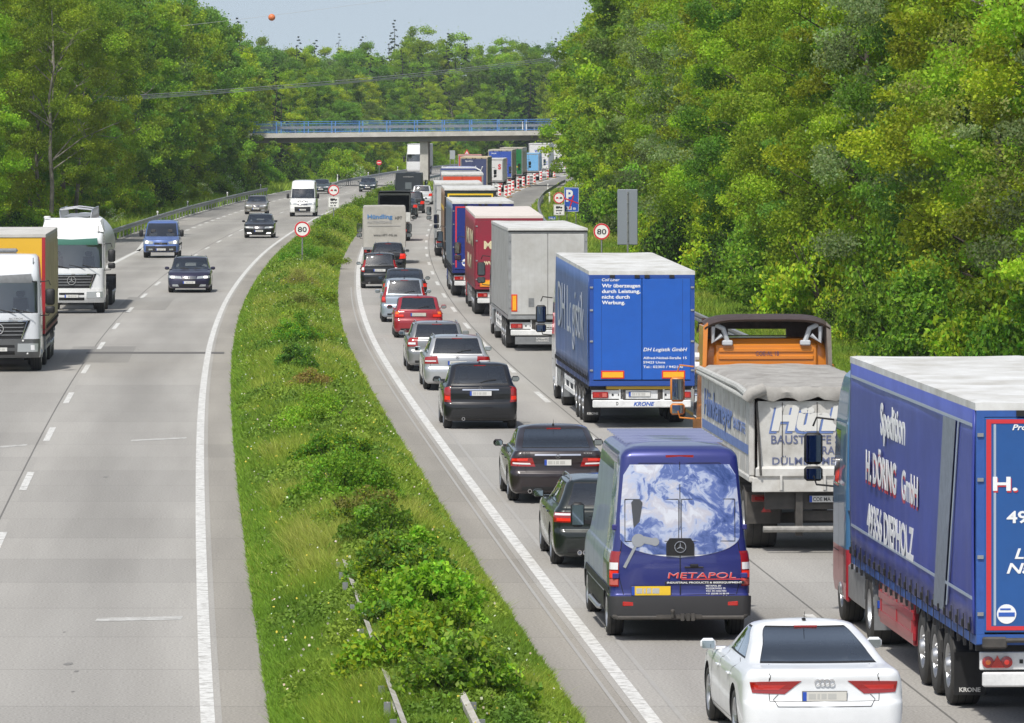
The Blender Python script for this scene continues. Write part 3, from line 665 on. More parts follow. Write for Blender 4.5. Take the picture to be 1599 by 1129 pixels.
def car(spec):
    """all cars: y=0 at the rear axle, +y forward"""
    sp=dict(wb=2.7,ro=.9,fo=.85,w=.89,H=1.45,belt=.95,deck=None,type='hatch',wr=.31,rim='spoke',col=(.1,.1,.1),metal=.3,tail='low',plate=True,rails=False,face='rear')
    sp.update(spec); s=sp; w=s['w']; wb=s['wb']; yr=-s['ro']; yf=wb+s['fo']; H=s['H']; B=s['belt']
    loc,rz=s['loc'],s['rz']
    root=thing(s['name'],s['label'],s['cat'],loc,rz,s.get('group'))
    pm=paint(s['pname'],s['col'],s['metal'])
    ty=s['type']; hood=s.get('hood',B-.16); cow=s.get('cow',wb-.62)   # windshield base y
    wst=s.get('wst',wb-1.45)                                     # windshield top y
    if ty=='sedan': rg0,rg1,deck=yr+.62,yr+1.35,s['deck'] or B+.06
    elif ty=='fast': rg0,rg1,deck=yr+.36,yr+1.5,s['deck'] or B+.03
    elif ty=='hatch': rg0,rg1,deck=yr+.12,yr+.5,None
    elif ty=='wagon': rg0,rg1,deck=yr+.14,yr+.52,None
    elif ty=='mpv': rg0,rg1,deck=yr+.08,yr+.3,None
    rg0=s.get('rg0',rg0); rg1=s.get('rg1',rg1)
    rw=s.get('roofw',.66)*w/.89
    nose=.17
    L=[(.19,yr+.10,yf-.12,w-.10,.16,.30,.03,.10),
       (.24,yr+.03,yf-.05,w-.04,.18,.32,.04,.12),
       (.36,yr+.005,yf-.005,w-.012,.20,.34,.05,.14),
       (.50,yr,yf,w-.002,.21,.36,.05,.15)]
    if deck:
        L+=[(.58,yr+.005,yf-.02,w,.21,.36,.05,.15),(.64,yr+.045,yf-.05,w,.20,.36,.05,.15),(B-.14,yr+.06,yf-.20,w-.005,.19,.36,.05,.14),
            (B-.05,yr+.05,yf-.55,w-.03,.17,.34,.05,.1),(B,yr+.06,cow+.22,w-.055,.15,.32,.05,.12)]
        if deck>B+.02: L+=[(deck-.012,yr+.10,cow+.02,w-.10,.14,.30,.05,.14)]
        L+=[(deck+.012,rg0-.03,cow-.08,w-.13,.13,.28,.07,.15)]
        zb=deck+.012
    else:
        L+=[(.60,yr+.01,yf-.03,w,.2,.36,.05,.15),(.66,yr+.05,yf-.06,w,.18,.36,.05,.15),(B-.14,yr+.055,yf-.20,w-.005,.17,.36,.05,.14),(B-.04,yr+.075,yf-.55,w-.03,.16,.34,.05,.1),
            (B,rg0-.02,cow+.16,w-.06,.15,.32,.05,.12),(B+.03,rg0,cow-.04,w-.085,.14,.30,.05,.15)]; zb=B+.03
    tz=H-.075
    bulge_r=.06 if ty!='sedan' else .08
    L+=[(zb+(tz-zb)*.55,rg0+(rg1-rg0)*.47,cow-.08+(wst-cow)*.50,(w-.10)*.42+rw*.58+.02,.13,.24,bulge_r,.13),
        (tz,rg1,wst+.02,rw+.02,.12,.2,.07,.10),(H-.035,rg1+.06,wst-.08,rw-.09,.12,.2,.07,.10),(H-.012,rg1+.16,wst-.24,rw-.23,.12,.2,.06,.10)]
    L.sort(); sh=Shell(L)
    wz0=zb+.025; wz1=tz-.01; zm=(wz0+wz1)/2
    Wn=[('rear_window',0,1.0 if ty!='mpv' else 1.0,wz0+s.get('rwup',.0),wz1),('windscreen',3.45,5,wz0-.01 if not deck else wz0,wz1)]
    b_p=s.get('pillars',(.13,.46,.49,.86) if ty!='wagon' else (.05,.27,.30,.58,.61,.90))
    k=0
    while k<len(b_p): Wn.append(('side_window',2+b_p[k],2+b_p[k+1],wz0+.01,wz1-.012)); k+=2
    lowz=s.get('lowz'); lowf=None
    ex=[]
    if lowz: ex=[BLACK]; lowf=([lowz],lambda z,t: 1 if z<lowz else 0)
    ar=s['wr']+.055
    o=build_shell(root,sh,Wn,pm,arches=((0,s['wr'],ar),(wb,s['wr'],ar)),low=lowf,camber=.014,floor_z=zb-.22)
    wheel_set(root,[(x*(w-.005),y) for y in (0,wb) for x in (1,-1)],s['wr'],s.get('ww',.215),s['rim'],s.get('rimmat'))
    # seats
    for x in (-.36,.36): seat(root,x*w/.89,wst-.15 if wst<wb-1 else wst-.3,min(zb-.25,H-.96),.46,.50)
    b=MB(); b.box(-.6,.6,rg1+.25,rg1+.37,zb-.25,zb+.08,bev=.05); rs=b.build('rear_bench',SEAT,root)
    for x in (-.38,.38): MB().box(x-.12,x+.12,rg1+.22,rg1+.31,min(zb+.10,H-.24),min(zb+.24,H-.11),bev=.03).build('headrest',SEAT,rs)
    MB().box(-.6,.6,cow-.55,cow-.1,zb-.2,zb-.02,bev=.04).build('dashboard',INTR,root)
    # steering wheel? hidden. door seams, handles
    zlo=.30
    d=MB()
    ys=s.get('doors',(wb-.55,wb*.5-.02,.32) if ty!='mpv' else (wb-.55,wb*.5,.35))
    for y in ys:
        a=[(sh.side_s(z,y),z) for z in (zlo,.5,.7,B-.08,zb)]; sh.seam(a,.007,.0015,mb=d)
    a0=sh.side_s(zlo,ys[-1]); a1=sh.side_s(zlo,ys[0]); sh.seam([(a0,zlo),(a1,zlo)],.007,.0015,mb=d)
    d.build('door_seam',DARK,root)
    for y in ys[1:]:
        for sg in (1,-1):
            z=B-.13; t=sh.side_s(z,y+.16); p=sh.pt(z,t,sg); MB().box(min(p.x,p.x+sg*.03),max(p.x,p.x+sg*.03),p.y-.09,p.y+.09,z-.014,z+.014,bev=.008).build('door_handle',s.get('handlemat',pm),root)
    if s.get('rubstrip',False):
        sh.patch([(2.12,.52),(2.9,.52),(2.9,.57),(2.12,.57)],both=True,off=.012).build('rubbing_strip',BLACK,root)
    mirror_car(root,w-.02 if w>.85 else w,cow-.18,B+.0,s.get('mirmat',pm))
    pz=s.get('pz',.80 if deck else .80)
    if s['face']=='rear':
        pyr=sh.par(pz)[0]
        if s['tail']: s['tail'](root,sh,s)
        if s['plate']: plate(root,(0,pyr-.004,pz),col=s.get('plcol'))
        # bumper lower insert, tow/exhaust
        sh.patch([(-.98,.22),(.98,.22),(.98,.33),(-.98,.33)],off=.004,nu=14,nv=2).build('lower_bumper',BLACK,root)
        for e in s.get('exh',((-.45,),)):
            MB().lathe([(0,.035),(-.02,.04),(-.09,.04),(-.09,.03),(0,.03)],'y',(e[0],yr+.04,.25),n=14).build('exhaust_pipe',CHROME,root)
        if s.get('brand')=='star': star(root,0,sh.par(B-.02)[0]-.012 if deck else sh.par(B-.06)[0]-.01,(B-.03) if deck else B-.06,.045)
        if s.get('chrome'): 
            z=s.get('chz',pz+.1); sh.patch([(-.62,z),(.62,z),(.62,z+.03),(-.62,z+.03)],off=.014,nu=10,nv=2).build('chrome_strip',CHROME,root)
        if not deck:
            y0=sh.pt(wz0+.03,.02).y; b=MB(); b.tube([(0,y0-.02,wz0+.02),(.18,sh.pt(wz0+.07,.2).y-.018,wz0+.07),(.38,sh.pt(wz0+.09,.5).y-.016,wz0+.09)],.009,n=6); b.build('rear_wiper',BLACK,root)
        # tailgate seams
        dd=MB(); zt=.62; x=1.02 if not deck else .86
        sh.seam([(-x,zt),(x,zt)],.008,.002,both=False,mb=dd); sh.seam([(x,zt),(x,zb)],.008,.002,mb=dd); dd.build('tailgate_seam',DARK,root)
        hb=sh.pt(wz1+.012,.1); MB().box(-.14,.14,hb.y-.012,hb.y+.02,wz1+.004,wz1+.024).build('high_brake_light',REDL,root)
    else:
        s['front'](root,sh,s)
        if s['plate']: py=sh.par(.45)[1]; plate(root,(0,py+.002,.45),'front')
        b=MB()
        for x0 in (.05,-.45): b.tube([(x0,sh.pt(wz0,4.8).y+.01,wz0+.0),(x0+.4,sh.pt(wz0+.06,4.5).y+.015,wz0+.05)],.009,n=6)
        b.build('wiper',BLACK,root)
        sh.seam([(3.9,B-.08),(4.3,B-.1),(5,B-.12)],.008,.002).build('bonnet_seam',DARK,root)
    if s['rails']:
        for sg in (1,-1):
            x=sg*(rw-.05); z=H-.03; b=MB(); b.tube([(x+sg*.03,rg1+.12,z-.02),(x,rg1+.2,z+.035),(x,(rg1+wst)/2,z+.05),(x,wst-.25,z+.035),(x+sg*.03,wst-.15,z-.02)],.014,n=6); b.build('roof_rail',s.get('railm',ALU),root)
    if s.get('ant',True): MB().tube([(0,rg1+.15,H-.01),(0,rg1+.06,H+.10)],.005,n=5,r1=.003).box(-.02,.02,rg1+.12,rg1+.2,H-.012,H+.012).build('antenna',BLACK,root)
    return root,sh,s
def tl(sh,root,corners,m=None,name='tail_light',off=.008,inner=None,both=True,nu=8,nv=5,sd=1):
    out=[]
    for k in ((1,-1) if both else (sd,)):
        o=sh.patch(corners,off=off,nu=nu,nv=nv,sd=k).build(name,m or REDL,root,smooth=40); out.append(o)
        if inner:
            for (c,mm,nm) in inner: sh.patch(c,off=off+.004,nu=4,nv=3,sd=k).build(nm,mm,o)
    return out
# ------------------------------------------------------------------ lorries
ROOFW = mat('tarp_white',(.70,.71,.71),.45,noise=.22,dirt=(.42,.41,.38),nscale=1.2,bump=.25)
ALUFR = mat('aluminium_frame',(.42,.43,.44),.4,.6,noise=.35,nscale=4)
GREYP = mat('grey_paint',(.2,.21,.22),.45,noise=.3)
def tarp(name,col,rough=.35,dirtf=.72,bump=.12): return mat('tarp_'+name,col,rough,0,0,noise=.2,nscale=1.1,dirt=tuple(c*dirtf+.012 for c in col),bump=bump)
def cab(root, y0, y1, top, w=1.23, col=(.3,.3,.3), low=None, spoiler=True, roofcol=None, mirrors=True, front=None, base=.42, wsz=(1.75,2.65), face='rear', visor=True, mirmat=None, name='cab'):
    """tractor cab from y0 (back) to y1 (front)"""
    pm=col if isinstance(col,bpy.types.Material) else paint('cab_%d_%d_%d'%tuple(int(c*99) for c in col),col)
    z1,z2=wsz
    L=[(base,y0,y1-.12,w-.02,.04,.25,0,.12),(base+.2,y0,y1-.02,w,.05,.28,0,.13),(1.2,y0,y1,w,.06,.30,0,.14),(z1-.05,y0,y1-.01,w,.06,.30,0,.14),(z1,y0,y1-.02,w-.005,.06,.30,0,.14),(z2,y0,y1-.22,w-.03,.07,.28,0,.13),(z2+.06,y0,y1-.22,w-.04,.08,.28,0,.12),
       (z2+.35,y0,y1-.34,w-.06,.1,.28,0,.12),(top-.12,y0+.04,y1-.62,w-.10,.14,.3,0,.12),(top-.02,y0+.1,y1-.78,w-.18,.16,.3,0,.1)]
    sh=Shell(L,bulge=.0)
    Wn=[('windscreen',3.5,5,z1,z2)] ; a=sh.side_s(z1,y1-1.15); b=sh.side_s(z1,y1-.42)
    Wn.append(('side_window',a,b,z1-.05,z2-.12))
    ex=[low] if low else []; lf=None
    if low: lf=([1.12],lambda z,t: 3 if z<1.12 else 0)
    o=build_shell(root,sh,Wn,pm,name='cab_body',arches=(),low=lf,mats_extra=ex,n_z=3,camber=.03,floor_z=z1-.35)
    MB().box(-w+.1,w-.1,y1-.75,y1-.35,z1-.4,z1-.06,bev=.05).build('dashboard',INTR,root)
    for x in (-.6,.6): seat(root,x,y1-1.25,z1-.35,.5,.75)
    # door seams and steps
    d=MB(); sh.seam([(a-.02,base+.1),(a-.02,z2-.05)],.012,.003,mb=d); sh.seam([(min(2.98,b+.06),base+.6),(min(2.98,b+.02),z2-.05)],.012,.003,mb=d); sh.seam([(a-.02,base+.62),(min(2.98,b+.05),base+.62)],.012,.003,mb=d); d.build('door_seam',DARK,root)
    if mirrors:
        for sg in (-1,1):
            x=sg*(w+.02); b=MB(); ym=y1-.30
            b.tube([(x-sg*.04,ym-.1,z2+.0),(x+sg*.22,ym-.02,z2+.03),(x+sg*.27,ym,z2-.1)],.016,n=6).tube([(x-sg*.04,ym-.12,z1-.1),(x+sg*.22,ym,z1-.08),(x+sg*.26,ym,z1+.05)],.016,n=6)
            xa,xb=sorted((x+sg*.12,x+sg*.40)); b.box(xa,xb,ym,ym+.13,z1+.22,z1+.70,bev=.05).box(xa,xb,ym,ym+.12,z1-.03,z1+.19,bev=.04)
            mo=b.build('wing_mirror',mirmat or BLACK,root,smooth=50)
            MB().box(xa+.03,xb-.03,ym-.004,ym+.002,z1+.26,z1+.66).box(xa+.03,xb-.03,ym-.004,ym+.002,z1+.0,z1+.16).build('mirror_glass',mat('mirror_glass',(.35,.4,.42),.03,1),mo)
    return sh
def trailer_axle_set(root, ys, w=1.25, r=.5, rim='truck', flap=None, flaptxt=None, rimmat=None):
    wheel_set(root,[(x*w,y) for y in ys for x in (1,-1)],r,.385,rim,rimmat,rr=.57)
def mudguard(mb, y, r=.56, w0=.85, w1=1.25, m=0, n=10, a0=10, a1=170):
    for sg in (1,-1):
        pr=None
        for i in range(n+1):
            a=R(a0+(a1-a0)*i/n); p=(y+math.cos(a)*r, .5+math.sin(a)*r)
            if pr: 
                x0,x1=sorted((sg*w0,sg*w1)); mb.face([(x0,pr[0],pr[1]),(x1,pr[0],pr[1]),(x1,p[0],p[1]),(x0,p[0],p[1])],m); mb.face([(x0,pr[0],pr[1]-.012),(x1,pr[0],pr[1]-.012),(x1,p[0],p[1]-.012),(x0,p[0],p[1]-.012)],m)
            pr=p
def rear_lights(root, y, z, x=1.0, w=.42, h=.14, style='rect', parent=None):
    for sg in (-1,1):
        a,b_=sorted((sg*(x-w/2),sg*(x+w/2)))
        if style=='rect':
            o=MB().box(a,b_,y-.05,y,z-h/2,z+h/2,bev=.015).build('tail_light',REDL,root)
            q=sorted((sg*(x+w*.08),sg*(x+w*.40))); MB().box(q[0],q[1],y-.056,y-.05,z-h*.32,z+h*.32).build('lens_segment',REDL2,o); q=sorted((sg*(x-w*.40),sg*(x-w*.12))); MB().box(q[0],q[1],y-.056,y-.05,z-h*.3,z+h*.3).build('lens_segment',mat('lens_dim',(.5,.12,.1),.2),o)
        else:
            b=MB(); 
            for c in (a+h*.5,b_-h*.5): b.lathe([(y,h*.5),(y-.04,h*.48),(y-.05,h*.3),(y-.052,0)],'y',(c,0,z),n=18)
            o=b.build('tail_light',REDL,root,smooth=30); MB().prism([((a+b_)/2-h*.55,z-h*.45),((a+b_)/2+h*.55,z-h*.45),((a+b_)/2,z+h*.55)],'y',y-.045,y).build('reflector_triangle',REDL2,o)
            for c,mm in ((a+h*.5,ORL if sg<0 else BRAKE),(b_-h*.5,BRAKE if sg<0 else ORL)): MB().lathe([(y-.05,h*.24),(y-.056,0)],'y',(c,0,z),n=12).build('lens_segment',mm,o)
def curtain_side(root, x, y0, y1, z0, z1, m, z1f=None, straps=True, name='side_curtain', seed=0, sag=.018, strapcol=None):
    """wavy curtain as a gridded sheet with thickness; x signed"""
    sg=1 if x>0 else -1; b=MB(); ny=80; nz=8; z1f=z1f or z1; G=[]; r_=random.Random(seed)
    ph=[r_.uniform(0,6) for _ in range(4)]
    for i in range(ny+1):
        u=i/ny; y=y0+(y1-y0)*u; row=[]
        for j in range(nz+1):
            v=j/nz; zt=z1+(z1f-z1)*u; zz=z0+(zt-z0)*v
            o_=sag*(math.sin(y*4.1+ph[0])*.5+math.sin(y*9.3+ph[1])*.35)*(1-v)**2+ sag*1.2*math.sin(v*math.pi)*math.sin(y*.9+ph[2])
            if j==0: zz+= .012*abs(math.sin(y*math.pi/.6))
            row.append((x+sg*o_,y,zz))
        G.append(row)
    k=len(b.v)
    for row in G: b.v+=row
    for i in range(ny):
        for j in range(nz): a=k+i*(nz+1)+j; b.f.append((a,a+1,a+nz+2,a+nz+1)); b.m.append(0)
    o=b.build(name,m,root,smooth=60,fix=False); sm=o.modifiers.new('t','SOLIDIFY'); sm.thickness=.02; sm.offset=0
    if straps:
        n=int((y1-y0)/.56); xx=sg*.022; b=MB()
        b.box(min(xx,xx+sg*.008),max(xx,xx+sg*.008),-.022,.022,-.16,.20)
        b.box(min(xx,xx+sg*.03),max(xx,xx+sg*.03),-.035,.035,.03,.13,bev=.008)
        b.box(min(xx-sg*.03,xx+sg*.004),max(xx-sg*.03,xx+sg*.004),-.02,.02,-.2,-.12)
        for i in range(n):
            q=(x,y0+.3+i*(y1-y0-.5)/(n-1),z0)
            if i==0: so_=b.build('lashing_strap',strapcol or BLACK,root,loc=q)
            else: link('lashing_strap',so_.data,root,q)
    return o
def semi(sp):
    """y=0 at the last trailer axle; rear doors at y=-ro"""
    s=dict(L=13.6,ro=2.95,z0=1.15,H=3.98,Hf=None,w=1.27,side=(.02,.07,.3),rear=(.02,.1,.5),roof=None,frame=None,cabcol=(.5,.5,.5),cabtop=3.7,cablow=None,type='curtain',lights='rect',bar=(.76,.77,.77),straps=True,trac=True,detail=True,cabside=None)
    s.update(sp); root=thing(s['name'],s['label'],s['cat'],s['loc'],s['rz'],s.get('group')); w=s['w']; yr=-s['ro']; yf=yr+s['L']; z0=s['z0']; H=s['H']; Hf=s['Hf'] or H; frame=s['frame'] or ALUFR
    sm=s['side'] if isinstance(s['side'],bpy.types.Material) else tarp(s['name'][:4]+'s%d'%int(s['side'][2]*900+s['side'][0]*77),s['side'])
    rm=s['rear'] if isinstance(s['rear'],bpy.types.Material) else mat('reardoor_%d'%int(s['rear'][2]*900+s['rear'][0]*77+s['rear'][1]*500),s['rear'],.32,noise=.15,nscale=2)
    # roof
    b=MB(); n=40; hf=lambda u: H+(Hf-H)*u
    V=[]
    for i in range(n+1):
        u=i/n; y=yr+.0+(yf-yr)*u
        for k,(x,dz) in enumerate(((-w-.012,-.10),(-w-.012,-.01),(-w*.93,.0),(-w*.5,.0),(0,.0),(w*.5,.0),(w*.93,.0),(w+.012,-.01),(w+.012,-.10))):
            sg=.016*math.sin(i*math.pi/2)*(1 if 2<=k<=6 else 0); V.append((x,y,hf(u)+dz+sg-(.012 if k in(3,4,5) else 0)))
    b.v=V
    for i in range(n):
        for k in range(8): a=i*9+k; b.f.append((a,a+1,a+10,a+9)); b.m.append(0)
    b.f.append(tuple(range(9))); b.m.append(0); b.f.append(tuple(n*9+k for k in range(8,-1,-1))); b.m.append(0)
    b.build('roof',s['roof'] or ROOFW,root,smooth=40)
    # frame: posts, floor edge, header
    b=MB(); 
    for sg in (-1,1):
        for y in (yr,yf-.1): 
            x0,x1=sorted((sg*(w-.10),sg*w)); hh=H if y==yr else Hf
            b.box(x0,x1,y,y+.1,z0,hh-.10)
    b.box(-w,w,yr-.0,yr+.08,z0-.12,z0-.002); b.box(-w+.1,w-.1,yr+.001,yr+.08,H-.18,H-.101)
    b.box(-w+.003,w-.003,yr+.08,yf,z0-.14,z0-.03); 
    b.build('frame',s.get('framem') or frame,root)
    MB().box(-w+.1,w-.1,yf-.09,yf-.02,z0,Hf-.11).build('front_wall',s.get('frontm') or WHITE,root)
    MB().box(-w+.05,w-.05,yr+.1,yf-.1,z0-.025,z0+.03).build('load_floor',CHASSIS,root)
    # rear doors
    for sg in (-1,1):
        x0,x1=sorted((sg*.008,sg*(w-.10))); b=MB(); b.box(x0,x1,yr-.012,yr+.03,z0+.02,H-.19,bev=.01)
        do=b.build('rear_door',rm,root); d=MB()
        if s.get('rods',False):
            for q in (.2,.8): xx=x0+(x1-x0)*q; d.tube([(xx,yr-.035,z0-.05),(xx,yr-.035,H-.2)],.014,n=6)
            d.build('lock_rod',ALU,do)
        for zz in (z0+.25,z0+.95,H-.95,H-.4):
            xx=sg*(w-.05); d2=MB(); d2.box(xx-.04,xx+.035,yr-.022,yr,zz-.022,zz+.022); d2.build('door_hinge',frame,do)
    if s.get('seamx'):
        b=MB()
        for x in s['seamx']: b.box(x-.006,x+.006,yr-.0135,yr-.011,z0+.04,H-.21)
        b.build('panel_seam',mat('seam_tone',tuple(c*.5 for c in (s['rear'] if not isinstance(s['rear'],bpy.types.Material) else (.1,.1,.1))),.5),root)
    if s.get('hang',True):
        b=MB()
        for x in (-.72,-.12,.12,.72): b.box(x-.06,x+.06,yr-.03,yr+.0,H-.17,H-.10)
        b.build('roof_catch',BLACK,root)
    # sides
    if s['type']=='curtain':
        for sg in (-1,1): curtain_side(root,sg*(w+.004),yr+.10,yf-.10,z0-.02,H-.10,sm,Hf-.10,s['straps'],seed=int(z0*100)+sg,strapcol=s.get('strapcol'))
    else:
        for sg in (-1,1):
            x0,x1=sorted((sg*(w-.03),sg*w)); b=MB(); b.hexa([(x0,yr+.1,z0),(x1,yr+.1,z0),(x1,yf-.1,z0),(x0,yf-.1,z0),(x0,yr+.1,H-.1),(x1,yr+.1,H-.1),(x1,yf-.1,Hf-.1),(x0,yf-.1,Hf-.1)])
            xx=sg*(w+.003)
            for i in range(22): y=yr+.3+i*(yf-yr-.5)/21; b.box(min(xx,xx+sg*.006),max(xx,xx+sg*.006),y-.02,y+.02,z0+.02,min(H,Hf)-.12)
            b.build('side_panel',sm,root)
    # chassis
    b=MB(); 
    for x in (-.45,.45): b.box(x-.06,x+.06,yr+.1,yf-1.0,z0-.45,z0-.14)
    for y in np.arange(yr+.4,yf-1.2,1.6): b.box(-w+.05,w-.05,y,y+.08,z0-.24,z0-.15)
    for y in (0,1.31,2.62): b.box(-.95,.95,y-.06,y+.06,.44,.56)
    b.build('chassis',CHASSIS,root)
    trailer_axle_set(root,(0,1.31,2.62),w-.03,rimmat=s.get('rimm'))
    b=MB(); 
    for y in (0,1.31,2.62): mudguard(b,y,.56,w-.42,w-.04)
    for sg in (-1,1): x0,x1=sorted((sg*(w-.43),sg*(w-.03))); b.box(x0,x1,-.62,-.60,.18,.72)
    b.build('mudguard',BLACK,root)
    if s.get('flaptxt'):
        for sg in (-1,1): lettering(root,s['flaptxt'],.27,.055,(sg*(w-.23),-.625,.22),'rear',PLATEW,bold=.03,center=True,name='lettering')
    # rear bumper beam, lights
    bm_=mat('beam_%d'%int(s['bar'][0]*99),s['bar'],.4,noise=.3,nscale=5); zb=.80
    b=MB(); b.box(-w+.06,w-.06,yr+.12,yr+.20,zb-.10,zb+.12,bev=.01); b.build('light_board',bm_,root)
    b=MB(); b.box(-w+.08,w-.08,yr+.02,yr+.10,.50,.68,bev=.02); 
    for x in (-.5,.5): b.box(x-.05,x+.05,yr+.1,yr+.18,.5,z0-.15)
    b.build('underrun_bar',bm_ if not s.get('barm') else s['barm'],root)
    rear_lights(root,yr+.12,zb+.0,w-.27,.38,.15,s['lights'])
    plate(root,(-.05,yr+.115,zb+.02),txt=s.get('plate'),blur=not s.get('plate'))
    b=MB()
    for x in (-.55,-.45,.45,.58,-.7,.72): b.box(x-.022,x+.022,yr+.112,yr+.12,zb-.02,zb+.03)
    b.build('socket',BLACK,root)
    # side guards / boxes
    if s['detail']:
        for sg in (-1,1):
            x0,x1=sorted((sg*(w-.06),sg*(w-.02))); b=MB()
            for zz in (.55,.82): b.box(x0,x1,3.5,7.4,zz-.05,zz+.05)
            for yy in (3.7,5.4,7.2): b.box(x0,x1,yy-.03,yy+.03,.5,z0-.1)
            b.build('side_guard',s.get('guardm') or ALUFR,root)
        b=MB(); 
        for x in (-.75,.75): b.box(x-.06,x+.06,7.9,8.02,.25,z0-.15).box(x-.13,x+.13,7.85,8.07,.2,.26)
        b.build('landing_leg',CHASSIS,root)
    # tractor
    if s['trac']:
        ya=yf-2.0; fa=ya+3.7; yc0=fa-.75; yc1=fa+1.42
        if s.get('cabdy'): yc0+=s['cabdy']; yc1+=s['cabdy']
        b=MB()
        for x in (-.4,.4): b.box(x-.05,x+.05,ya-.8,yc1-.3,.62,.92)
        b.build('tractor_frame',CHASSIS,root)
        wheel_set(root,[(x*1.24,ya) for x in (1,-1)],.5,.56,'dish',s.get('rimm'),rr=.57); wheel_set(root,[(x*1.22,fa) for x in (1,-1)],.5,.315,'truck',s.get('rimm'),rr=.57)
        b=MB(); mudguard(b,ya,.58,.66,1.24)
        for sg in (-1,1): x0,x1=sorted((sg*.66,sg*1.24)); b.box(x0,x1,ya-.66,ya-.64,.25,.75)
        b.build('mudguard',s.get('guardc') or GREYP,root)
        rear_lights(root,ya-.66,.85,1.0,.36,.14); plate(root,(-1.0,ya-.69,.62),blur=True,w=.40,txt=s.get('tplate')) if s.get('tplate') else None
        for sg in (-1,1):
            x0,x1=sorted((sg*.62,sg*1.2)); MB().box(x0,x1,ya+.75,yc0+.1,.38,.95,bev=.06).build('fuel_tank',ALUFR,root)
            x0,x1=sorted((sg*1.15,sg*1.23)); MB().box(x0,x1,yc0+.02,yc0+.40,.35,1.15,bev=.03).build('side_skirt',s.get('skirtm') or paint('cabc_%d'%int(s['cabcol'][0]*999+s['cabcol'][2]*77),s['cabcol']),root)
        cab(root,yc0,yc1,s['cabtop'],1.23,s['cabcol'],low=s.get('cablow'),mirmat=s.get('mirmat'),wsz=s.get('wsz',(1.75,2.65)))
    return root,s
# ------------------------------------------------------------------ placing
def placeR(x,y,dx=0): p=P(x,y); return (p.x,p.y,0), -math.atan(slopeR(p.y)+dx)
def placeL(x,y,wb,dx=0):
    """oncoming: (x,y) = centre of the front axle contact"""
    p=P(x,y); sl_=slopeL(p.y)+dx; a=math.atan(sl_); u=Vector((math.sin(a),math.cos(a),0)); q=p+u*wb; return (q.x,q.y,0), math.pi-a
REARCAR=dict(cat='car',group='cars queueing in the left lane of the right carriageway')
def rearcar(x,y,**k):
    loc,rz=placeR(x,y,k.pop('dx',0)); d=dict(REARCAR); d.update(loc=loc,rz=rz,name=k.pop('name','passenger_car')); d.update(k); return car(d)
# tail lights styles
def t_audi(root,sh,s):
    tl(sh,root,[(.62,.705),(1.30,.72),(1.42,.845),(.36,.86)],REDL,off=.008,inner=[([(.72,.75),(1.2,.755),(1.25,.81),(.6,.81)],REDL2,'lens_segment')],nu=12)
    y=sh.pt(.855,0).y-.012; b=MB()
    for k in range(4): ringflat(b,(k-1.5)*.056,.845,.030,.037,y-.008,y+.004,n=20)
    b.build('ring_badge',CHROME,root)
    b=MB(); sh.seam([(-.74,.56),(.74,.56)],.008,.003,both=False,mb=b); sh.seam([(.74,.56),(.80,.64),(.72,.70)],.008,.003,mb=b); sh.seam([(.85,.87),(.84,.93)],.008,.003,mb=b); b.build('tailgate_seam',DARK,root)
    for sg in (-1,1): MB().lathe([(0,.05),(-.03,.055),(-.06,.045),(-.02,.04),(0,0)],'y',(sg*.60,-s['ro']+.02,.27),n=20).build('exhaust_pipe',CHROME,root)
    sh.patch([(-.9,.25),(.9,.25),(.82,.335),(-.82,.335)],off=.012,nu=12,nv=2).build('diffuser',BLACK,root)
    o=MB(); o.box(-.045,.02,sh.par(1.36)[0]+1.0,sh.par(1.36)[0]+1.06,1.395,1.42,bev=.01)
def t_aclass(root,sh,s):
    tl(sh,root,[(1.02,.64),(1.75,.66),(1.80,.99),(1.08,1.02)],REDL,inner=[([(1.1,.70),(1.6,.71),(1.6,.80),(1.1,.79)],BRAKE,'lens_segment')])
def t_eclass(root,sh,s):
    tl(sh,root,[(.60,.72),(1.70,.73),(1.75,.88),(.68,.89)],REDL,inner=[([(.72,.76),(1.5,.77),(1.5,.80),(.74,.79)],WHL,'lens_segment'),([(.8,.83),(1.6,.83),(1.6,.87),(.8,.88)],BRAKE,'lens_segment')],nu=10)
def t_bmw(root,sh,s):
    tl(sh,root,[(.60,.76),(1.9,.77),(1.95,.93),(.74,.92)],REDL,inner=[([(.72,.88),(1.7,.88),(1.7,.915),(.76,.91)],WHL,'lens_segment'),([(.7,.78),(1.5,.79),(1.5,.84),(.7,.83)],BRAKE,'lens_segment')],nu=10)
    for x in (-.50,-.41): MB().lathe([(0,.035),(-.03,.04),(-.08,.04),(-.08,.03),(0,.0)],'y',(x,-s['ro']+.03,.27),n=14).build('exhaust_pipe',CHROME,root)
def t_w211(root,sh,s):
    tl(sh,root,[(.70,.74),(1.7,.74),(1.8,.92),(.76,.94)],REDL,inner=[([(.8,.80),(1.6,.80),(1.6,.83),(.8,.83)],WHL,'lens_segment')],nu=10)
def t_w204(root,sh,s):
    tl(sh,root,[(.80,.74),(1.8,.74),(1.85,.99),(.84,1.0)],REDL,inner=[([(.9,.80),(1.6,.80),(1.6,.86),(.9,.86)],WHL,'lens_segment')],nu=10)
def t_polo(root,sh,s):
    tl(sh,root,[(.72,.70),(1.6,.70),(1.6,.90),(.74,.90)],REDL,inner=[([(.76,.72),(1.5,.72),(1.5,.80),(.76,.80)],BRAKE,'lens_segment'),([(1.05,.81),(1.5,.81),(1.5,.89),(1.05,.89)],ORL,'lens_segment')])
def t_tall(root,sh,s):
    tl(sh,root,[(1.0,.72),(1.7,.74),(1.8,s['H']-.32),(1.25,s['H']-.30)],REDL,inner=[([(1.1,.80),(1.5,.8),(1.55,.92),(1.15,.92)],WHL if s.get('tw') else BRAKE,'lens_segment')],nv=8)
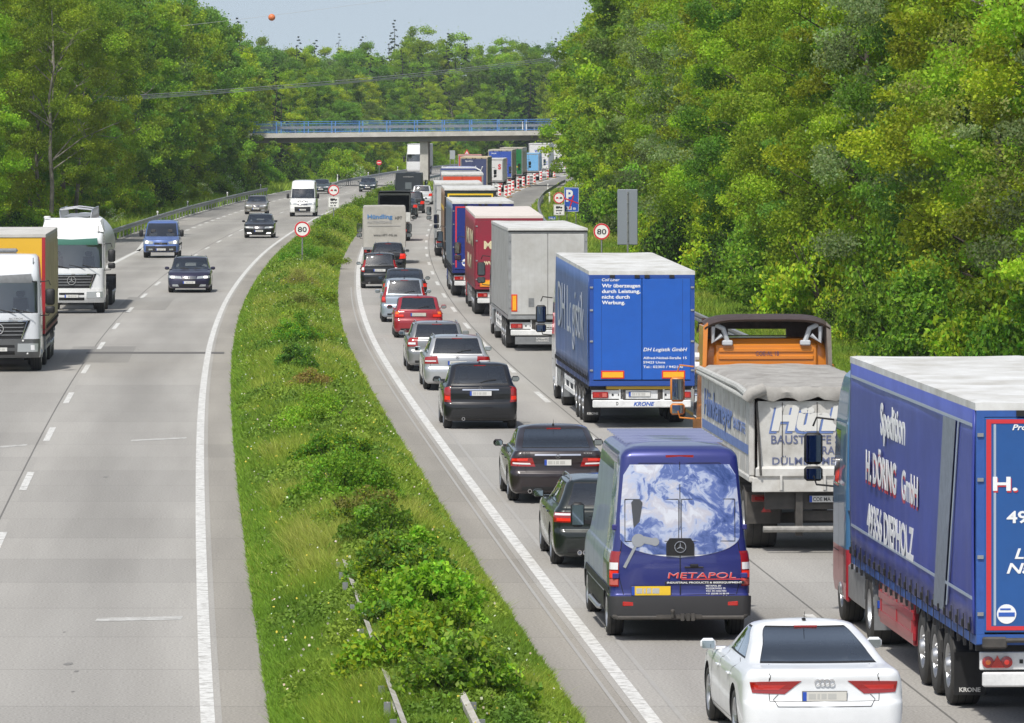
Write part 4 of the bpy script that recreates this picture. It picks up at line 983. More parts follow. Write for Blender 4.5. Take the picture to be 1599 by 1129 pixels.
def t_sedan(root,sh,s):
    tl(sh,root,[(.56,.74),(1.7,.74),(1.7,.88),(.66,.88)],BRAKE)
def t_small(root,sh,s):
    tl(sh,root,[(.78,.72),(1.7,.74),(1.75,.96),(.86,.96)],BRAKE)
def hl(sh,root,corners,lit=False,**k):
    c=[sum(q[i] for q in corners)/4 for i in (0,1)]; ds=abs(corners[0][0]-corners[1][0])*.13; dz=abs(corners[2][1]-corners[0][1])*.30
    inn=[]
    for e,mm in ((-.1,HEADL if lit else WHL),):
        u=c[0]+e*abs(corners[0][0]-corners[1][0]); inn.append(([(u+ds,c[1]-dz),(u-ds,c[1]-dz),(u-ds,c[1]+dz),(u+ds,c[1]+dz)],mm,'bulb'))
    return tl(sh,root,corners,HEADO,'headlight',inner=inn,**k)
def f_generic(root,sh,s):
    hl(sh,root,[(4.42,.60),(3.3,.63),(3.25,.74),(4.36,.70)],s.get('lit',True))
    sh.patch([(4.5,.56),(5,.56),(5,.70),(4.45,.70)],both=True,off=.006).build('grille',BLACK,root)
    b=MB(); 
    for z in (.60,.645,.69): sh.patch([(4.47,z),(5,z),(5,z+.012),(4.47,z+.012)],both=True,off=.014,nv=1,mb=b)
    b.build('grille_bar',CHROME,root)
    sh.patch([(4.3,.26),(5,.26),(5,.38),(4.2,.38)],both=True,off=.006).build('lower_grille',BLACK,root)
    sh.patch([(4.22,.27),(3.7,.28),(3.7,.36),(4.15,.36)],both=True,off=.01).build('fog_lamp',HEADL if s.get('fog') else HEADO,root)
    y=sh.pt(.66,5).y; MB().lathe([(y+.01,.05),(y+.03,.045),(y+.032,0)],'y',(0,0,.655),n=18).build('round_badge',CHROME,root)
# ------------------------------------------------------------------ the cars in the queue, nearest first
root,sh,s=rearcar(1269.5,1162,label='white fastback coupe with wide wedge tail lights, nearest car to the viewer',pname='white',col=(.74,.76,.78),metal=0,dx=-.018,
  type='fast',w=.955,wb=2.91,ro=1.14,fo=.92,H=1.42,belt=.95,deck=1.0,hood=.8,rg0=-.58,rg1=.74,wst=1.55,wr=.345,ww=.255,roofw=.54,tail=t_audi,exh=(),pz=.68,plcol=mat('plate_white2',(.55,.54,.5),.4),pillars=(.16,.50,.52,.86))
root,sh,s=rearcar(944.5,880,label='black-green estate car with roof rails, tucked in behind the purple-blue van',pname='blackgreen',col=(.009,.014,.012),
  type='wagon',w=.92,wb=2.89,ro=1.12,fo=.84,H=1.47,belt=.99,wr=.33,rails=True,railm=ALU,tail=t_bmw,exh=(),pz=.66,roofw=.62)
root,sh,s=rearcar(866,781,label='dark brown saloon with chrome strip over its number plate, in front of the black-green estate',pname='darkbrown',col=(.020,.013,.015),metal=.2,
  type='sedan',w=.925,wb=2.87,ro=1.12,fo=.87,H=1.46,belt=.95,deck=1.03,wr=.33,tail=t_eclass,brand='star',exh=((-.55,),),pz=.80,chrome=True,chz=.93,rg0=-.52,rg1=.32,roofw=.62,wst=1.35)
for sx,t in ((-.70,'E 350'),(.50,'CDI')): lettering(root,t,.16,.035,(sx,sh.pt(.97,.4).y-.014,.965),'rear',CHROME,bold=.02)
root,sh,s=rearcar(749,668.3,label='small black hatchback with star badge and tall red tail lights',pname='black',col=(.007,.007,.009),
  type='hatch',w=.885,wb=2.57,ro=.60,fo=.72,H=1.58,belt=1.04,wr=.31,tail=t_aclass,brand='star',chrome=True,chz=.93,pz=.86,rg0=-.44,rg1=.02,exh=((-.42,),))
root,sh,s=rearcar(712,607.4,label='bright silver estate car with roof rails, directly in front of the small black hatchback',pname='silver',col=(.52,.53,.54),metal=.7,
  type='wagon',w=.91,wb=2.85,ro=1.12,fo=.85,H=1.49,belt=.97,wr=.325,rails=True,tail=t_w211,brand='star',pz=.76,roofw=.64)
root,sh,s=rearcar(681,578,label='grey-silver estate car with open tail bumper, between the red hatchback and the bright silver estate',pname='greysilver',col=(.30,.305,.31),metal=.7,
  type='wagon',w=.885,wb=2.76,ro=1.08,fo=.78,H=1.45,belt=.97,wr=.32,rails=True,tail=t_w204,pz=.74)
root,sh,s=rearcar(652.6,527,label='small dark red hatchback with red bumper',pname='red',col=(.28,.012,.022),metal=.1,
  type='hatch',w=.83,wb=2.41,ro=.60,fo=.72,H=1.42,belt=.93,wr=.285,rim='cover',tail=t_polo,pz=.80,brand=None,rg0=-.42,rg1=.05,plcol=mat('plate_white3',(.5,.48,.42),.4))
root,sh,s=rearcar(631,502.5,label='pale silver-blue compact people carrier with tall tail lights, ahead of the red hatchback',pname='paleblue',col=(.40,.46,.53),metal=.6,
  type='mpv',w=.85,wb=2.6,ro=.66,fo=.80,H=1.60,belt=1.0,wr=.30,tail=t_tall,pz=.78,lowz=.0)
root,sh,s=rearcar(632,476,label='dark grey saloon with lit brake lights, half hidden by the pale silver-blue people carrier',pname='anthracite',col=(.05,.055,.06),metal=.6,
  type='sedan',w=.88,wb=2.7,ro=1.0,fo=.85,H=1.45,belt=.95,deck=1.02,wr=.31,tail=t_sedan,pz=.74)
root,sh,s=rearcar(592.5,450,label='black small hatchback with tall red and white tail lights, leftmost behind the grey tarpaulin truck',pname='black2',col=(.009,.010,.012),
  type='mpv',w=.82,wb=2.5,ro=.6,fo=.75,H=1.55,belt=.98,wr=.30,tail=t_tall,tw=True,pz=.80)
root,sh,s=rearcar(606,427,label='black estate car with roof rails, directly behind the grey tarpaulin truck',pname='black3',col=(.009,.009,.010),
  type='wagon',w=.86,wb=2.6,ro=.9,fo=.8,H=1.50,belt=.98,wr=.31,tail=t_small,rails=True,pz=.8)
for (x,y,lb,c,ty,w_,H_) in ((634,339.5,'dark teal saloon with red tail lights, right beside the open-backed truck far down the queue',(.03,.05,.055),'sedan',.87,1.45),
      (645,333,'black off-roader just ahead of the dark teal saloon far down the queue',(.015,.016,.018),'mpv',.9,1.7),
      (659,319.3,'white compact off-roader, right of the dark box trailer far down the queue',(.66,.68,.7),'mpv',.9,1.65)):
    rearcar(x,y,label=lb,pname=lb[:9],col=c,type=ty,w=w_,wb=2.65,ro=.85,fo=.85,H=H_,belt=.98 if H_<1.6 else 1.08,deck=1.03 if ty=='sedan' else None,wr=.33,tail=t_small,pz=.78,ant=False)
# ------------------------------------------------------------------ oncoming cars
def oncar(x,y,wb,**k):
    loc,rz=placeL(x,y,wb,k.pop('dx',0)); d=dict(cat='car',group='oncoming vehicles on the left carriageway',loc=loc,rz=rz,name=k.pop('name','passenger_car'),wb=wb,face='front',front=f_generic); d.update(k); return car(d)
oncar(296,456.5,2.71,label='dark violet-blue estate car with roof rails and lit headlights, nearest oncoming car beside the median',pname='violetblue',col=(.028,.026,.06),metal=.4,type='wagon',w=.91,ro=1.1,fo=.92,H=1.5,belt=.95,wr=.32,rails=True,fog=False)
oncar(405,371.5,2.85,label='black saloon with lit fog lamps, just beyond the speed limit sign in the median',pname='black4',col=(.018,.018,.02),type='wagon',w=.93,ro=1.1,fo=.95,H=1.48,belt=.96,wr=.32,fog=True,lit=False)
oncar(400,334.5,2.69,label='silver-beige compact car behind the oncoming black saloon',pname='beige',col=(.34,.32,.29),metal=.7,type='hatch',w=.88,ro=.7,fo=.85,H=1.44,belt=.93,wr=.3,lit=False)
oncar(501,302.5,2.6,label='dark green-grey saloon half hidden behind the white van',pname='greengrey',col=(.06,.085,.08),metal=.5,type='sedan',w=.86,ro=.9,fo=.85,H=1.42,belt=.93,deck=.97,wr=.3,lit=False)
oncar(574,299.5,2.6,label='dark blue-green car, the oncoming one nearest the bridge on the far left carriageway',pname='bluegreen',col=(.025,.04,.045),metal=.4,type='wagon',w=.86,ro=.9,fo=.85,H=1.43,belt=.93,wr=.3,lit=False)
# ------------------------------------------------------------------ vans
def earth_mat():
    m,nd,L,b=nodes_of('earth_film'); tc=N(nd,'ShaderNodeTexCoord')
    n0=N(nd,'ShaderNodeTexNoise'); n0.inputs['Scale'].default_value=1.6; n0.inputs['Detail'].default_value=3; n0.inputs['Distortion'].default_value=.6; L.new(tc.outputs['Object'],n0.inputs[0])
    va=N(nd,'ShaderNodeVectorMath',operation='MULTIPLY_ADD'); va.inputs[1].default_value=(.9,.9,.9); L.new(n0.outputs['Color'],va.inputs[0]); L.new(tc.outputs['Object'],va.inputs[2])
    n1=N(nd,'ShaderNodeTexNoise'); n1.inputs['Scale'].default_value=1.5; n1.inputs['Detail'].default_value=9; n1.inputs['Roughness'].default_value=.62; n1.inputs['Distortion'].default_value=.7; L.new(va.outputs[0],n1.inputs[0])
    rp=N(nd,'ShaderNodeValToRGB'); e=rp.color_ramp.elements; e[0].position=.36; e[0].color=(.03,.06,.20,1); e[1].position=.62; e[1].color=(.58,.61,.68,1)
    k=e.new(.45); k.color=(.10,.15,.38,1); k=e.new(.50); k.color=(.40,.46,.62,1); k=e.new(.55); k.color=(.46,.46,.53,1)
    L.new(n1.outputs[0],rp.inputs[0])
    sx=N(nd,'ShaderNodeSeparateXYZ'); L.new(tc.outputs['Object'],sx.inputs[0])
    L.new(rp.outputs[0],b.inputs['Base Color']); b.inputs['Roughness'].default_value=.25; b.inputs['Coat Weight'].default_value=.5; return m
EARTH=earth_mat()
def van(sp):
    s=dict(wb=3.67,ro=1.0,fo=1.0,w=.99,H=2.6,hoodz=1.15,col=(.7,.7,.7),face='rear',wr=.34,belt=1.28)
    s.update(sp); root=thing(s['name'],s['label'],s['cat'],s['loc'],s['rz'],s.get('group')); w=s['w']; yr=-s['ro']; yf=s['wb']+s['fo']; H=s['H']; wb=s['wb']; B=s['belt']
    pm=paint(s['pname'],s['col'],s.get('metal',0))
    tw=s.get('tw',.82)
    L=[(.30,yr+.06,yf-.12,w-.06,.10,.30,.02,.10),(.36,yr,yf-.02,w-.01,.12,.34,.03,.12),(.62,yr,yf,w,.12,.36,.03,.14),(.68,yr+.05,yf-.02,w,.12,.36,.03,.14),(.95,yr+.05,yf-.10,w,.12,.36,.03,.14),(s['hoodz'],yr+.055,yf-.34,w-.005,.12,.36,.03,.14),
       (B-.04,yr+.06,yf-.62,w-.015,.12,.34,.03,.16),(B,yr+.06,yf-.82,w-.03,.12,.32,.03,.18),(B+(H-B)*.58,yr+.10,yf-1.45,w-.03-(w-tw)*.55,.12,.28,.03,.16),(H-.16,yr+.14,yf-1.85,tw,.13,.26,.04,.14),(H-.06,yr+.2,yf-2.05,tw-.07,.14,.26,.04,.12),(H-.01,yr+.34,yf-2.3,tw-.20,.14,.26,.04,.1)]
    sh=Shell(L,bulge=.005); wz0=B+.03; wz1=B+(H-B)*s.get('wfrac',.52)
    Wn=[('windscreen',3.5,5,wz0,wz1)]
    a=sh.side_s(wz0,wb-.35); b_=min(2.97,sh.side_s(wz0,yf-1.15)); Wn.append(('side_window',a,b_,wz0+.02,wz1-.02))
    if s.get('rwin'): Wn.append(('rear_window',.06,.94,wz0+.05,wz1))
    ex=s.get('extra',[]); lf=s.get('low')
    build_shell(root,sh,Wn,pm,arches=((0,s['wr'],s['wr']+.07),(wb,s['wr'],s['wr']+.07)),low=lf,mats_extra=ex,floor_z=B-.3,camber=.03)
    wheel_set(root,[(x*(w-.01),y) for y in (0,wb) for x in (1,-1)],s['wr'],.24,'cover' if not s.get('rim') else s['rim'])
    for x in (-.45,.45): seat(root,x,wb-.35,min(B-.3,H-1.35),.5,.68)
    MB().box(-w+.15,w-.15,yf-1.35,yf-.9,B-.25,B-.04,bev=.05).build('dashboard',INTR,root)
    for sg in (-1,1):
        x=sg*(w-.03); b=MB(); ym=yf-1.05
        xa,xb=sorted((x+sg*.06,x+sg*.27)); b.box(xa,xb,ym,ym+.14,B+.0,B+.38,bev=.05).box(min(x-sg*.06,x+sg*.1),max(x-sg*.06,x+sg*.1),ym+.04,ym+.1,B+.05,B+.11)
        mo=b.build('wing_mirror',s.get('mirmat',BLACK),root,smooth=50); MB().box(xa+.02,xb-.02,ym-.004,ym+.002,B+.04,B+.34).build('mirror_glass',mat('mirror_glass',(.35,.4,.42),.03,1),mo)
    d=MB(); 
    for y in (wb-.55,wb-1.75): sh.seam([(sh.side_s(z,y),z) for z in (.4,.8,1.2,B,B+.5,H-.3)],.01,.002,mb=d)
    d.build('door_seam',DARK,root)
    sh.patch([(2.02,.66),(2.9,.66),(2.9,.76),(2.02,.76)],both=True,off=.018,nu=14,nv=2).build('rubbing_strip',BLACK,root)
    return root,sh,s
loc,rz=placeR(1053,991)
root,sh,s=van(dict(name='panel_van',label='tall purple-blue panel van with a planet picture across its rear doors',cat='van',loc=loc,rz=rz,group='cars queueing in the left lane of the right carriageway',wb=4.1,ro=1.05,fo=.95,w=1.0,H=2.78,pname='purpleblue',col=(.028,.036,.19),metal=.3,tw=.84,rim='spoke',
    extra=[BLACK,EARTH,mat('silver_grey_side',(.27,.32,.44),.35,.1,.3,noise=.15,nscale=2)],low=([.62,1.1,1.3],lambda z,t: 3 if z<.62 else (5 if (z<2.40 and 2.22<t<3.9) else (4 if (1.8<=t<=2.22 and 1.1<z<2.50) else 0)))))
yr=-s['ro']
# rear doors: planet film in a rounded shield shape, door gap, hinges, tail lights, lettering
def surf(x,z,off): t=sh.rear_s(z,abs(x)); p=sh.pt(z,t,1 if x>=0 else -1); return Vector((x,p.y-off,z))
def film(poly_fn,z0,z1,m,name,off=.006,nz=26,nx=22,parent=root):
    b=MB(); prev=None
    for j in range(nz+1):
        z=z0+(z1-z0)*j/nz; xa,xb=poly_fn(z); row=[tuple(surf(xa+(xb-xa)*i/nx,z,off)) for i in range(nx+1)]; k=len(b.v); b.v+=row
        if prev is not None:
            for i in range(nx): b.f.append((prev+i,prev+i+1,k+i+1,k+i)); b.m.append(0)
        prev=k
    return b.build(name,m,parent,fix=False,smooth=60)
def shield(z):   # half width of the planet picture
    zb,zt=1.20,2.50
    if z<1.50: q=(z-zb)/.30; h=.86*math.sqrt(max(0,1-(1-q)**2)); return (-h*1.0,h*1.0)
    if z>2.38: return (-.80+(z-2.38)*.6,.80-(z-2.38)*.6)
    return (-.86+max(0,z-1.8)*.09,.86-max(0,z-1.8)*.09)
film(lambda z: (shield(z)[0]-.0,shield(z)[1]+.0),1.19,1.52,mat('film_white',(.7,.72,.76),.3),'white_film',off=.004)
film(shield,1.235,2.52,EARTH,'planet_film',off=.008)
gw=glassmat('glass_film',(.5,.5,.6))
b=MB()
for (xa,xb) in ((-.79,-.02),(.02,.79)): 
    pts=[(xa,1.52),(xb,1.30 if xb<0 else 1.52)] 
    for q in ((xa,1.42,xb,1.42),(xa,2.02,xb,2.02)): b.hexa([surf(q[0],q[1],.013),surf(q[2],q[3],.013),surf(q[2],q[3],.006),surf(q[0],q[1],.006),surf(q[0],q[1]+.010,.013),surf(q[2],q[3]+.010,.013),surf(q[2],q[3]+.010,.006),surf(q[0],q[1]+.010,.006)])
    for x in (xa,xb):
        b.hexa([surf(x-.005,1.42,.013),surf(x+.005,1.42,.013),surf(x+.005,1.42,.006),surf(x-.005,1.42,.006),surf(x-.005,2.02,.013),surf(x+.005,2.02,.013),surf(x+.005,2.02,.006),surf(x-.005,2.02,.006)])
b.build('window_seal',BLACK,root)
d=MB(); 
for x in (0,):
    for (za,zb_) in ((.66,1.2),(1.2,1.8),(1.8,2.56)): d.hexa([surf(-.006,za,.012),surf(.006,za,.012),surf(.006,za,.0),surf(-.006,za,.0),surf(-.006,zb_,.012),surf(.006,zb_,.012),surf(.006,zb_,.0),surf(-.006,zb_,.0)])
sh.seam([(-.9,.66),(.9,.66)],.01,.003,both=False,mb=d); sh.seam([(.92,.66),(1.02,1.0),(1.02,1.5),(.98,2.3),(.8,2.54)],.01,.003,mb=d); sh.seam([(-.8,2.54),(.8,2.54)],.01,.003,both=False,mb=d)
d.build('door_gap',DARK,root)
for x in (-.92,.92):
    for z in (1.62,.93): q=surf(x,z,.01); MB().box(x-.05,x+.05,q.y-.02,q.y+.03,z-.04,z+.04,bev=.012).build('door_hinge',mat('hinge_blue',(.03,.03,.16),.4),root)
tl(sh,root,[(1.0,.78),(1.9,.78),(1.95,1.28),(1.0,1.28)],REDL,off=.012,inner=[([(1.06,.80),(1.8,.8),(1.8,.88),(1.06,.88)],mat('lens_dim',(.5,.12,.1),.2),'lens_segment'),([(1.06,.90),(1.8,.9),(1.8,1.0),(1.06,1.0)],BRAKE,'lens_segment'),([(1.06,1.02),(1.8,1.02),(1.8,1.12),(1.06,1.12)],WHL,'lens_segment')],nv=8)
for sg in (-1,1): MB().box(sg*.74-.09,sg*.74+.09,yr-.012,yr+.05,.50,.57,bev=.01).build('bumper_reflector',REDL2,root)
plate(root,(-.42,yr+.035,.72),col=PLATEY,h=.13,w=.56)
# star on a black pad and door handle
q=surf(.02,1.36,.02); MB().prism([(-.20,1.22),(.20,1.22),(.20,1.40),(.15,1.47),(-.15,1.47),(-.20,1.40)],'y',q.y-.01,q.y+.02).build('badge_pad',BLACK,root); star(root,.0,q.y-.012,1.345,.085)
q=surf(.18,1.05,.03); MB().box(.06,.34,q.y-.005,q.y+.02,1.04,1.065,bev=.01).box(.14,.26,q.y-.012,q.y,1.06,1.10,bev=.01).build('door_handle',BLACK,root)
LR=mat('letter_red',(.62,.06,.05),.4); LW=mat('letter_white',(.75,.76,.77),.4); LB=mat('letter_blue',(.03,.10,.42),.4)
y_=surf(.3,.9,.016).y
for dx_,dz_,m_,dd in ((0,0,mat('letter_white_dim',(.55,.4,.45),.4),0),(.004,-.006,LR,.004)): lettering(root,'METAPOL',.98,.085,(-.18+dx_,y_-dd,.90+dz_),'rear',m_,bold=.0,shear=.1)
MB().box(.02,.90,y_-.002,y_+.02,.875,.886).prism([(.88,.86),(.96,.88),(.88,.90)],'y',y_-.002,y_+.01).build('arrow_line',LR,root)
MB().box(-.22,.92,y_-.0,y_+.02,.815,.850).build('dark_band',INK,root)
lettering(root,'INDUSTRIAL PRODUCTS & BEEREQUIPMENT',1.08,.026,(-.19,y_-.004,.822),'rear',LW,bold=.02)
for k,t in enumerate(('METAPOL BV','KEIZERSWEG 75','7451 PH HOLTEN','+31 (0)548 36 88 04','www.metapol.nl')): lettering(root,t,(.22,.28,.29,.33,.30)[k],.024,(.37,y_-.002,.775-.037*k),'rear',LW,bold=.015)
# beer tap picture: tap handle, knob and spout, standing slightly proud as printed film shapes
TG=mat('tap_dark',(.07,.075,.085),.3); TL_=mat('tap_silver',(.42,.44,.47),.25,.5)
q=surf(-.62,1.8,.014).y
MB().prism([(-.70,1.98),(-.66,2.03),(-.58,2.03),(-.54,1.98),(-.60,1.56),(-.66,1.56)],'y',q-.002,q+.01).build('tap_handle_print',TG,root)
b=MB(); b.prism(circle(-.60,1.44,.095),'y',surf(-.6,1.44,.014).y-.004,surf(-.6,1.44,.0).y); b.prism([(-.54,1.40),(-.34,1.36),(-.34,1.46),(-.52,1.50)],'y',surf(-.5,1.44,.014).y-.001,surf(-.5,1.44,.0).y); b.prism(circle(-.36,1.42,.06),'y',surf(-.36,1.42,.016).y-.002,surf(-.36,1.42,.0).y)
b.prism([(-.66,1.36),(-.62,1.35),(-.78,1.04),(-.82,1.06)],'y',surf(-.7,1.2,.013).y,surf(-.7,1.2,.0).y); b.build('tap_print',TL_,root)
# bumper, step, tow bar, roof ribs, high brake light
b=MB(); sh.patch([(-1.9,.36),(1.9,.36),(1.9,.63),(-1.9,.63)],off=.03,nu=30,nv=4,mb=b); b.build('rear_bumper',mat('bumper_grey',(.028,.028,.030),.6),root,smooth=40)
b=MB(); b.tube([(-.95,yr+.05,.36),(-.9,yr-.05,.34),(.9,yr-.05,.34),(.95,yr+.05,.36)],.03,n=8); b.box(-.35,.30,yr-.09,yr-.0,.33,.38); b.tube([(-.12,yr-.08,.36),(-.12,yr-.12,.36),(-.12,yr-.13,.43)],.022,n=8); b.lathe([(-.03,0),(-.02,.028),(0,.033),(.02,.028),(.03,0)],'z',(-.12,yr-.13,.44),n=12)
for x in (.02,.1,.17): b.box(x-.025,x+.025,yr-.13,yr-.06,.30,.40)
b.build('tow_bar',CHASSIS,root)
b=MB()
for y in np.arange(.2,3.6,.42): b.box(-.72,.72,y,y+.06,2.775,2.80)
b.build('roof_rib',mat('roof_rib',(.25,.28,.42),.4),root)
q=sh.pt(2.66,.0); MB().box(-.2,.2,q.y-.01,q.y+.05,2.62,2.655).build('high_brake_light',REDL,root)
for sg in (-1,1): MB().tube([(sg*.98,1.0,.33),(sg*1.03,1.1,.33),(sg*1.03,2.9,.33),(sg*.98,3.0,.33)],.035,n=8).build('side_tube',ALU,root)
# white delivery van, oncoming
VWHITE=dict(cat='van',group='oncoming vehicles on the left carriageway')
def f_van(root,sh,s,txt=None):
    sh.patch([(4.1,.30),(5,.30),(5,.74),(4.02,.74)],both=True,off=.008).build('black_bumper',BLACK,root)
    hl(sh,root,[(4.40,.88),(3.3,.90),(3.3,1.08),(4.3,1.02)],False)
    sh.patch([(4.42,.86),(5,.86),(5,.99),(4.36,.99)],both=True,off=.008).build('grille',BLACK,root)
    b=MB()
    for z in (.89,.93,.97): sh.patch([(4.44,z),(5,z),(5,z+.012),(4.42,z+.012)],both=True,off=.016,nv=1,mb=b)
    b.build('grille_bar',CHROME,root)
    y=sh.pt(.93,5).y; MB().lathe([(y+.01,.07),(y+.035,.06),(y+.036,0)],'y',(0,0,.93),n=18).build('round_badge',CHROME,root)
    plate(root,(0,sh.par(.5)[1]+.02,.52),'front')
    b=MB(); wz=s['belt']+.03
    for x0 in (.05,-.6): b.tube([(x0,sh.pt(wz,4.8).y+.02,wz),(x0+.55,sh.pt(wz+.08,4.4).y+.03,wz+.08)],.012,n=6)
    b.build('wiper',BLACK,root)
loc,rz=placeL(473,338,3.67)
root,sh,s=van(dict(name='delivery_van',label='white high-roof delivery van with dark letters on its bonnet',loc=loc,rz=rz,pname='vanwhite',col=(.78,.79,.79),face='front',wb=3.67,ro=1.1,fo=1.0,w=.99,H=2.72,tw=.86,belt=1.36,hoodz=1.2,**VWHITE))
f_van(root,sh,s); q=sh.pt(1.13,5); lettering(root,'GO!',.75,.16,(.375,q.y+.02,1.06),'front',INK,bold=.02,tilt=0)
loc,rz=placeL(252,402.5,3.1)
root,sh,s=van(dict(name='minivan',label='mid blue minivan with dark grey bumper, oncoming in the outer lane',loc=loc,rz=rz,pname='midblue',col=(.10,.17,.42),metal=.2,face='front',wb=3.1,ro=.9,fo=.82,w=.95,H=1.97,tw=.80,belt=1.12,hoodz=1.0,wfrac=.80,**VWHITE))
sh.patch([(3.6,.31),(5,.31),(5,.64),(3.6,.64)],both=True,off=.008).build('grey_bumper',mat('bumper_grey',(.028,.028,.030),.6),root)
hl(sh,root,[(4.25,.74),(3.3,.76),(3.35,.99),(4.35,.86)],True); sh.patch([(4.4,.72),(5,.72),(5,.82),(4.4,.82)],both=True,off=.01).build('grille',BLACK,root); y=sh.pt(.8,5).y; b=MB(); ringflat(b,0,.80,.045,.058,y,y+.02); b.build('round_badge',CHROME,root); plate(root,(0,sh.par(.45)[1]+.012,.46),'front')
sh.patch([(4.28,.42),(3.9,.42),(3.9,.50),(4.25,.50)],both=True,off=.014).build('fog_lamp',HEADO,root)
# ------------------------------------------------------------------ the queue of lorries
GR='lorries queueing in the right lane of the right carriageway'
def placeT(xc, d, ro, dx=0, X=None):
    X = (xc-CX)/F*d if X is None else X; sl_=slopeR(d+6)+dx; a=math.atan(sl_); return (X+math.sin(a)*ro, d+math.cos(a)*ro, 0), -a
def lorry(xc,d,X=None,dx=0,**k):
    ro=k.get('ro',2.95); loc,rz=placeT(xc,d,ro,dx,X); q=dict(name='articulated_lorry',cat='lorry',group=GR,loc=loc,rz=rz); q.update(k); return semi(q)
def side_text(root,t,yr_,y_front,y_rear,z,h,m,x=-1.30,bold=.01,depth=.004,shear=0):
    """on the left side; yr_ = rear face y; y measured forward from the rear face"""
    return lettering(root,t,(y_front-y_rear),h,(x,yr_+y_front,z),'left',m,bold=bold,depth=depth,shear=shear)
REDT=mat('text_red',(.55,.03,.04),.4)
# 1 blue curtain-sider, right foreground
root,s=lorry(0,72.4,X=5.70+1.27,name='articulated_lorry',label='blue curtain-sided lorry with red-edged rear doors, nearest the right picture edge',
   side=(.035,.058,.34),rear=(.018,.09,.30),H=4.0,Hf=4.02,cabcol=(.05,.15,.30),cabtop=3.75,wsz=(2.05,2.95),cablow=mat('cab_red',(.32,.02,.03),.35,coat=.5),lights='round',framem=mat('frame_blue',(.03,.10,.36),.4,noise=.2),
   guardm=mat('box_red',(.33,.02,.03),.35,coat=.4),skirtm=mat('cab_red',(.32,.02,.03),.35),flaptxt='KRONE',tplate='DH·S 77',rods=False)
yr=-s['ro']; w=s['w']
side_text(root,'Spedition',yr,9.7,6.9,3.10,.44,LW,bold=.03); 
for q,m_ in ((0,REDT),(1,LW)): side_text(root,'H. DÖRING',yr,11.45-q*.06,7.9-q*.06,2.32+q*.05,.42,m_,bold=.03,x=-1.30-.006*q); side_text(root,'GmbH',yr,7.3-q*.06,5.55-q*.06,2.31+q*.05,.40,m_,bold=.02,x=-1.30-.006*q)
side_text(root,'49356 DIEPHOLZ',yr,11.3,6.0,1.60,.44,LW,bold=.03)
LGREY=mat('stripe_grey',(.34,.40,.48),.4)
def side_strip(root,pts,x,m,name='curtain_stripe'):
    b=MB(); b.hexa([(x,yr+p[0],p[1]) for p in pts]+[(x-.006,yr+p[0],p[1]) for p in pts]); return b.build(name,m,root)
side_strip(root,[(.2,3.69),(13.3,3.72),(13.3,3.76),(.2,3.73)],-1.296,LGREY); side_strip(root,[(.2,1.56),(13.3,1.56),(13.3,1.60),(.2,1.60)],-1.296,LGREY)
side_strip(root,[(3.9,1.2),(2.9,1.2),(1.7,3.69),(2.9,3.69)],-1.30,mat('stripe_silver',(.26,.30,.36),.35,.3,noise=.3)); side_strip(root,[(2.65,1.3),(2.55,1.3),(1.40,3.69),(1.5,3.69)],-1.30,LGREY)
# red tool box and pallet box under the side
MB().box(-1.24,-1.16,3.55,7.35,.42,1.05,bev=.02).box(1.16,1.24,3.55,7.35,.42,1.05,bev=.02).build('side_box',mat('box_red',(.33,.02,.03),.35),root)
b=MB(); zr0,zr1=z0_=1.19,3.80
for (xa,xb,za,zb_) in ((-1.15,-1.09,1.2,3.79),(1.09,1.15,1.2,3.79),(-1.09,1.09,3.74,3.79),(-1.09,1.09,1.2,1.25)): b.box(xa,xb,yr-.018,yr-.012,za,zb_)
b.build('red_frame_line',REDT,root)
MB().box(-1.06,-1.03,yr-.017,yr-.012,1.26,3.73).build('light_frame_line',LGREY,root)
for q,m_ in ((0,REDT),(1,LW)): lettering(root,'H. DÖRING',1.75,.17,(-1.06-q*.01,yr-.016-.004*q,2.90+q*.02),'rear',m_,bold=.03)
lettering(root,'Profi Liner',.55,.07,(-.83,yr-.016,3.66),'rear',LW,bold=.02,shear=.25); lettering(root,'49356 Diepholz',1.7,.15,(-.90,yr-.016,2.52),'rear',LW,bold=.02)
lettering(root,'Logistik',.78,.13,(-.80,yr-.016,2.08),'rear',LW,bold=.02,shear=.25); lettering(root,'National',.9,.13,(-.90,yr-.016,1.90),'rear',LW,bold=.02,shear=.25)
lettering(root,'International',1.3,.13,(-.60,yr-.016,1.72),'rear',LW,bold=.02,shear=.25)
MB().prism(circle(-.90,1.40,.12),'y',yr-.018,yr-.012).build('round_sticker',LW,root); MB().box(-1.0,-.8,yr-.022,yr-.018,1.37,1.42).box(-.98,-.85,yr-.022,yr-.018,1.45,1.47).build('sticker_text',LB,root)
b=MB(); b.box(-.62,-.38,yr-.02,yr+.02,.38,.86).build('ramp_plate',ALUFR,root); MB().prism(circle(-.5,.62,.045),'y',yr-.026,yr-.02).build('round_sticker',mat('yellow_dot',(.7,.6,.05),.5),root)
b=MB(); b.tube([(-1.15,yr-.05,1.08),(1.15,yr-.05,1.08)],.03,n=8); b.box(-1.2,-.9,yr-.08,yr+.1,.98,1.12,bev=.02); b.build('tailgate_hinge',CHASSIS,root)
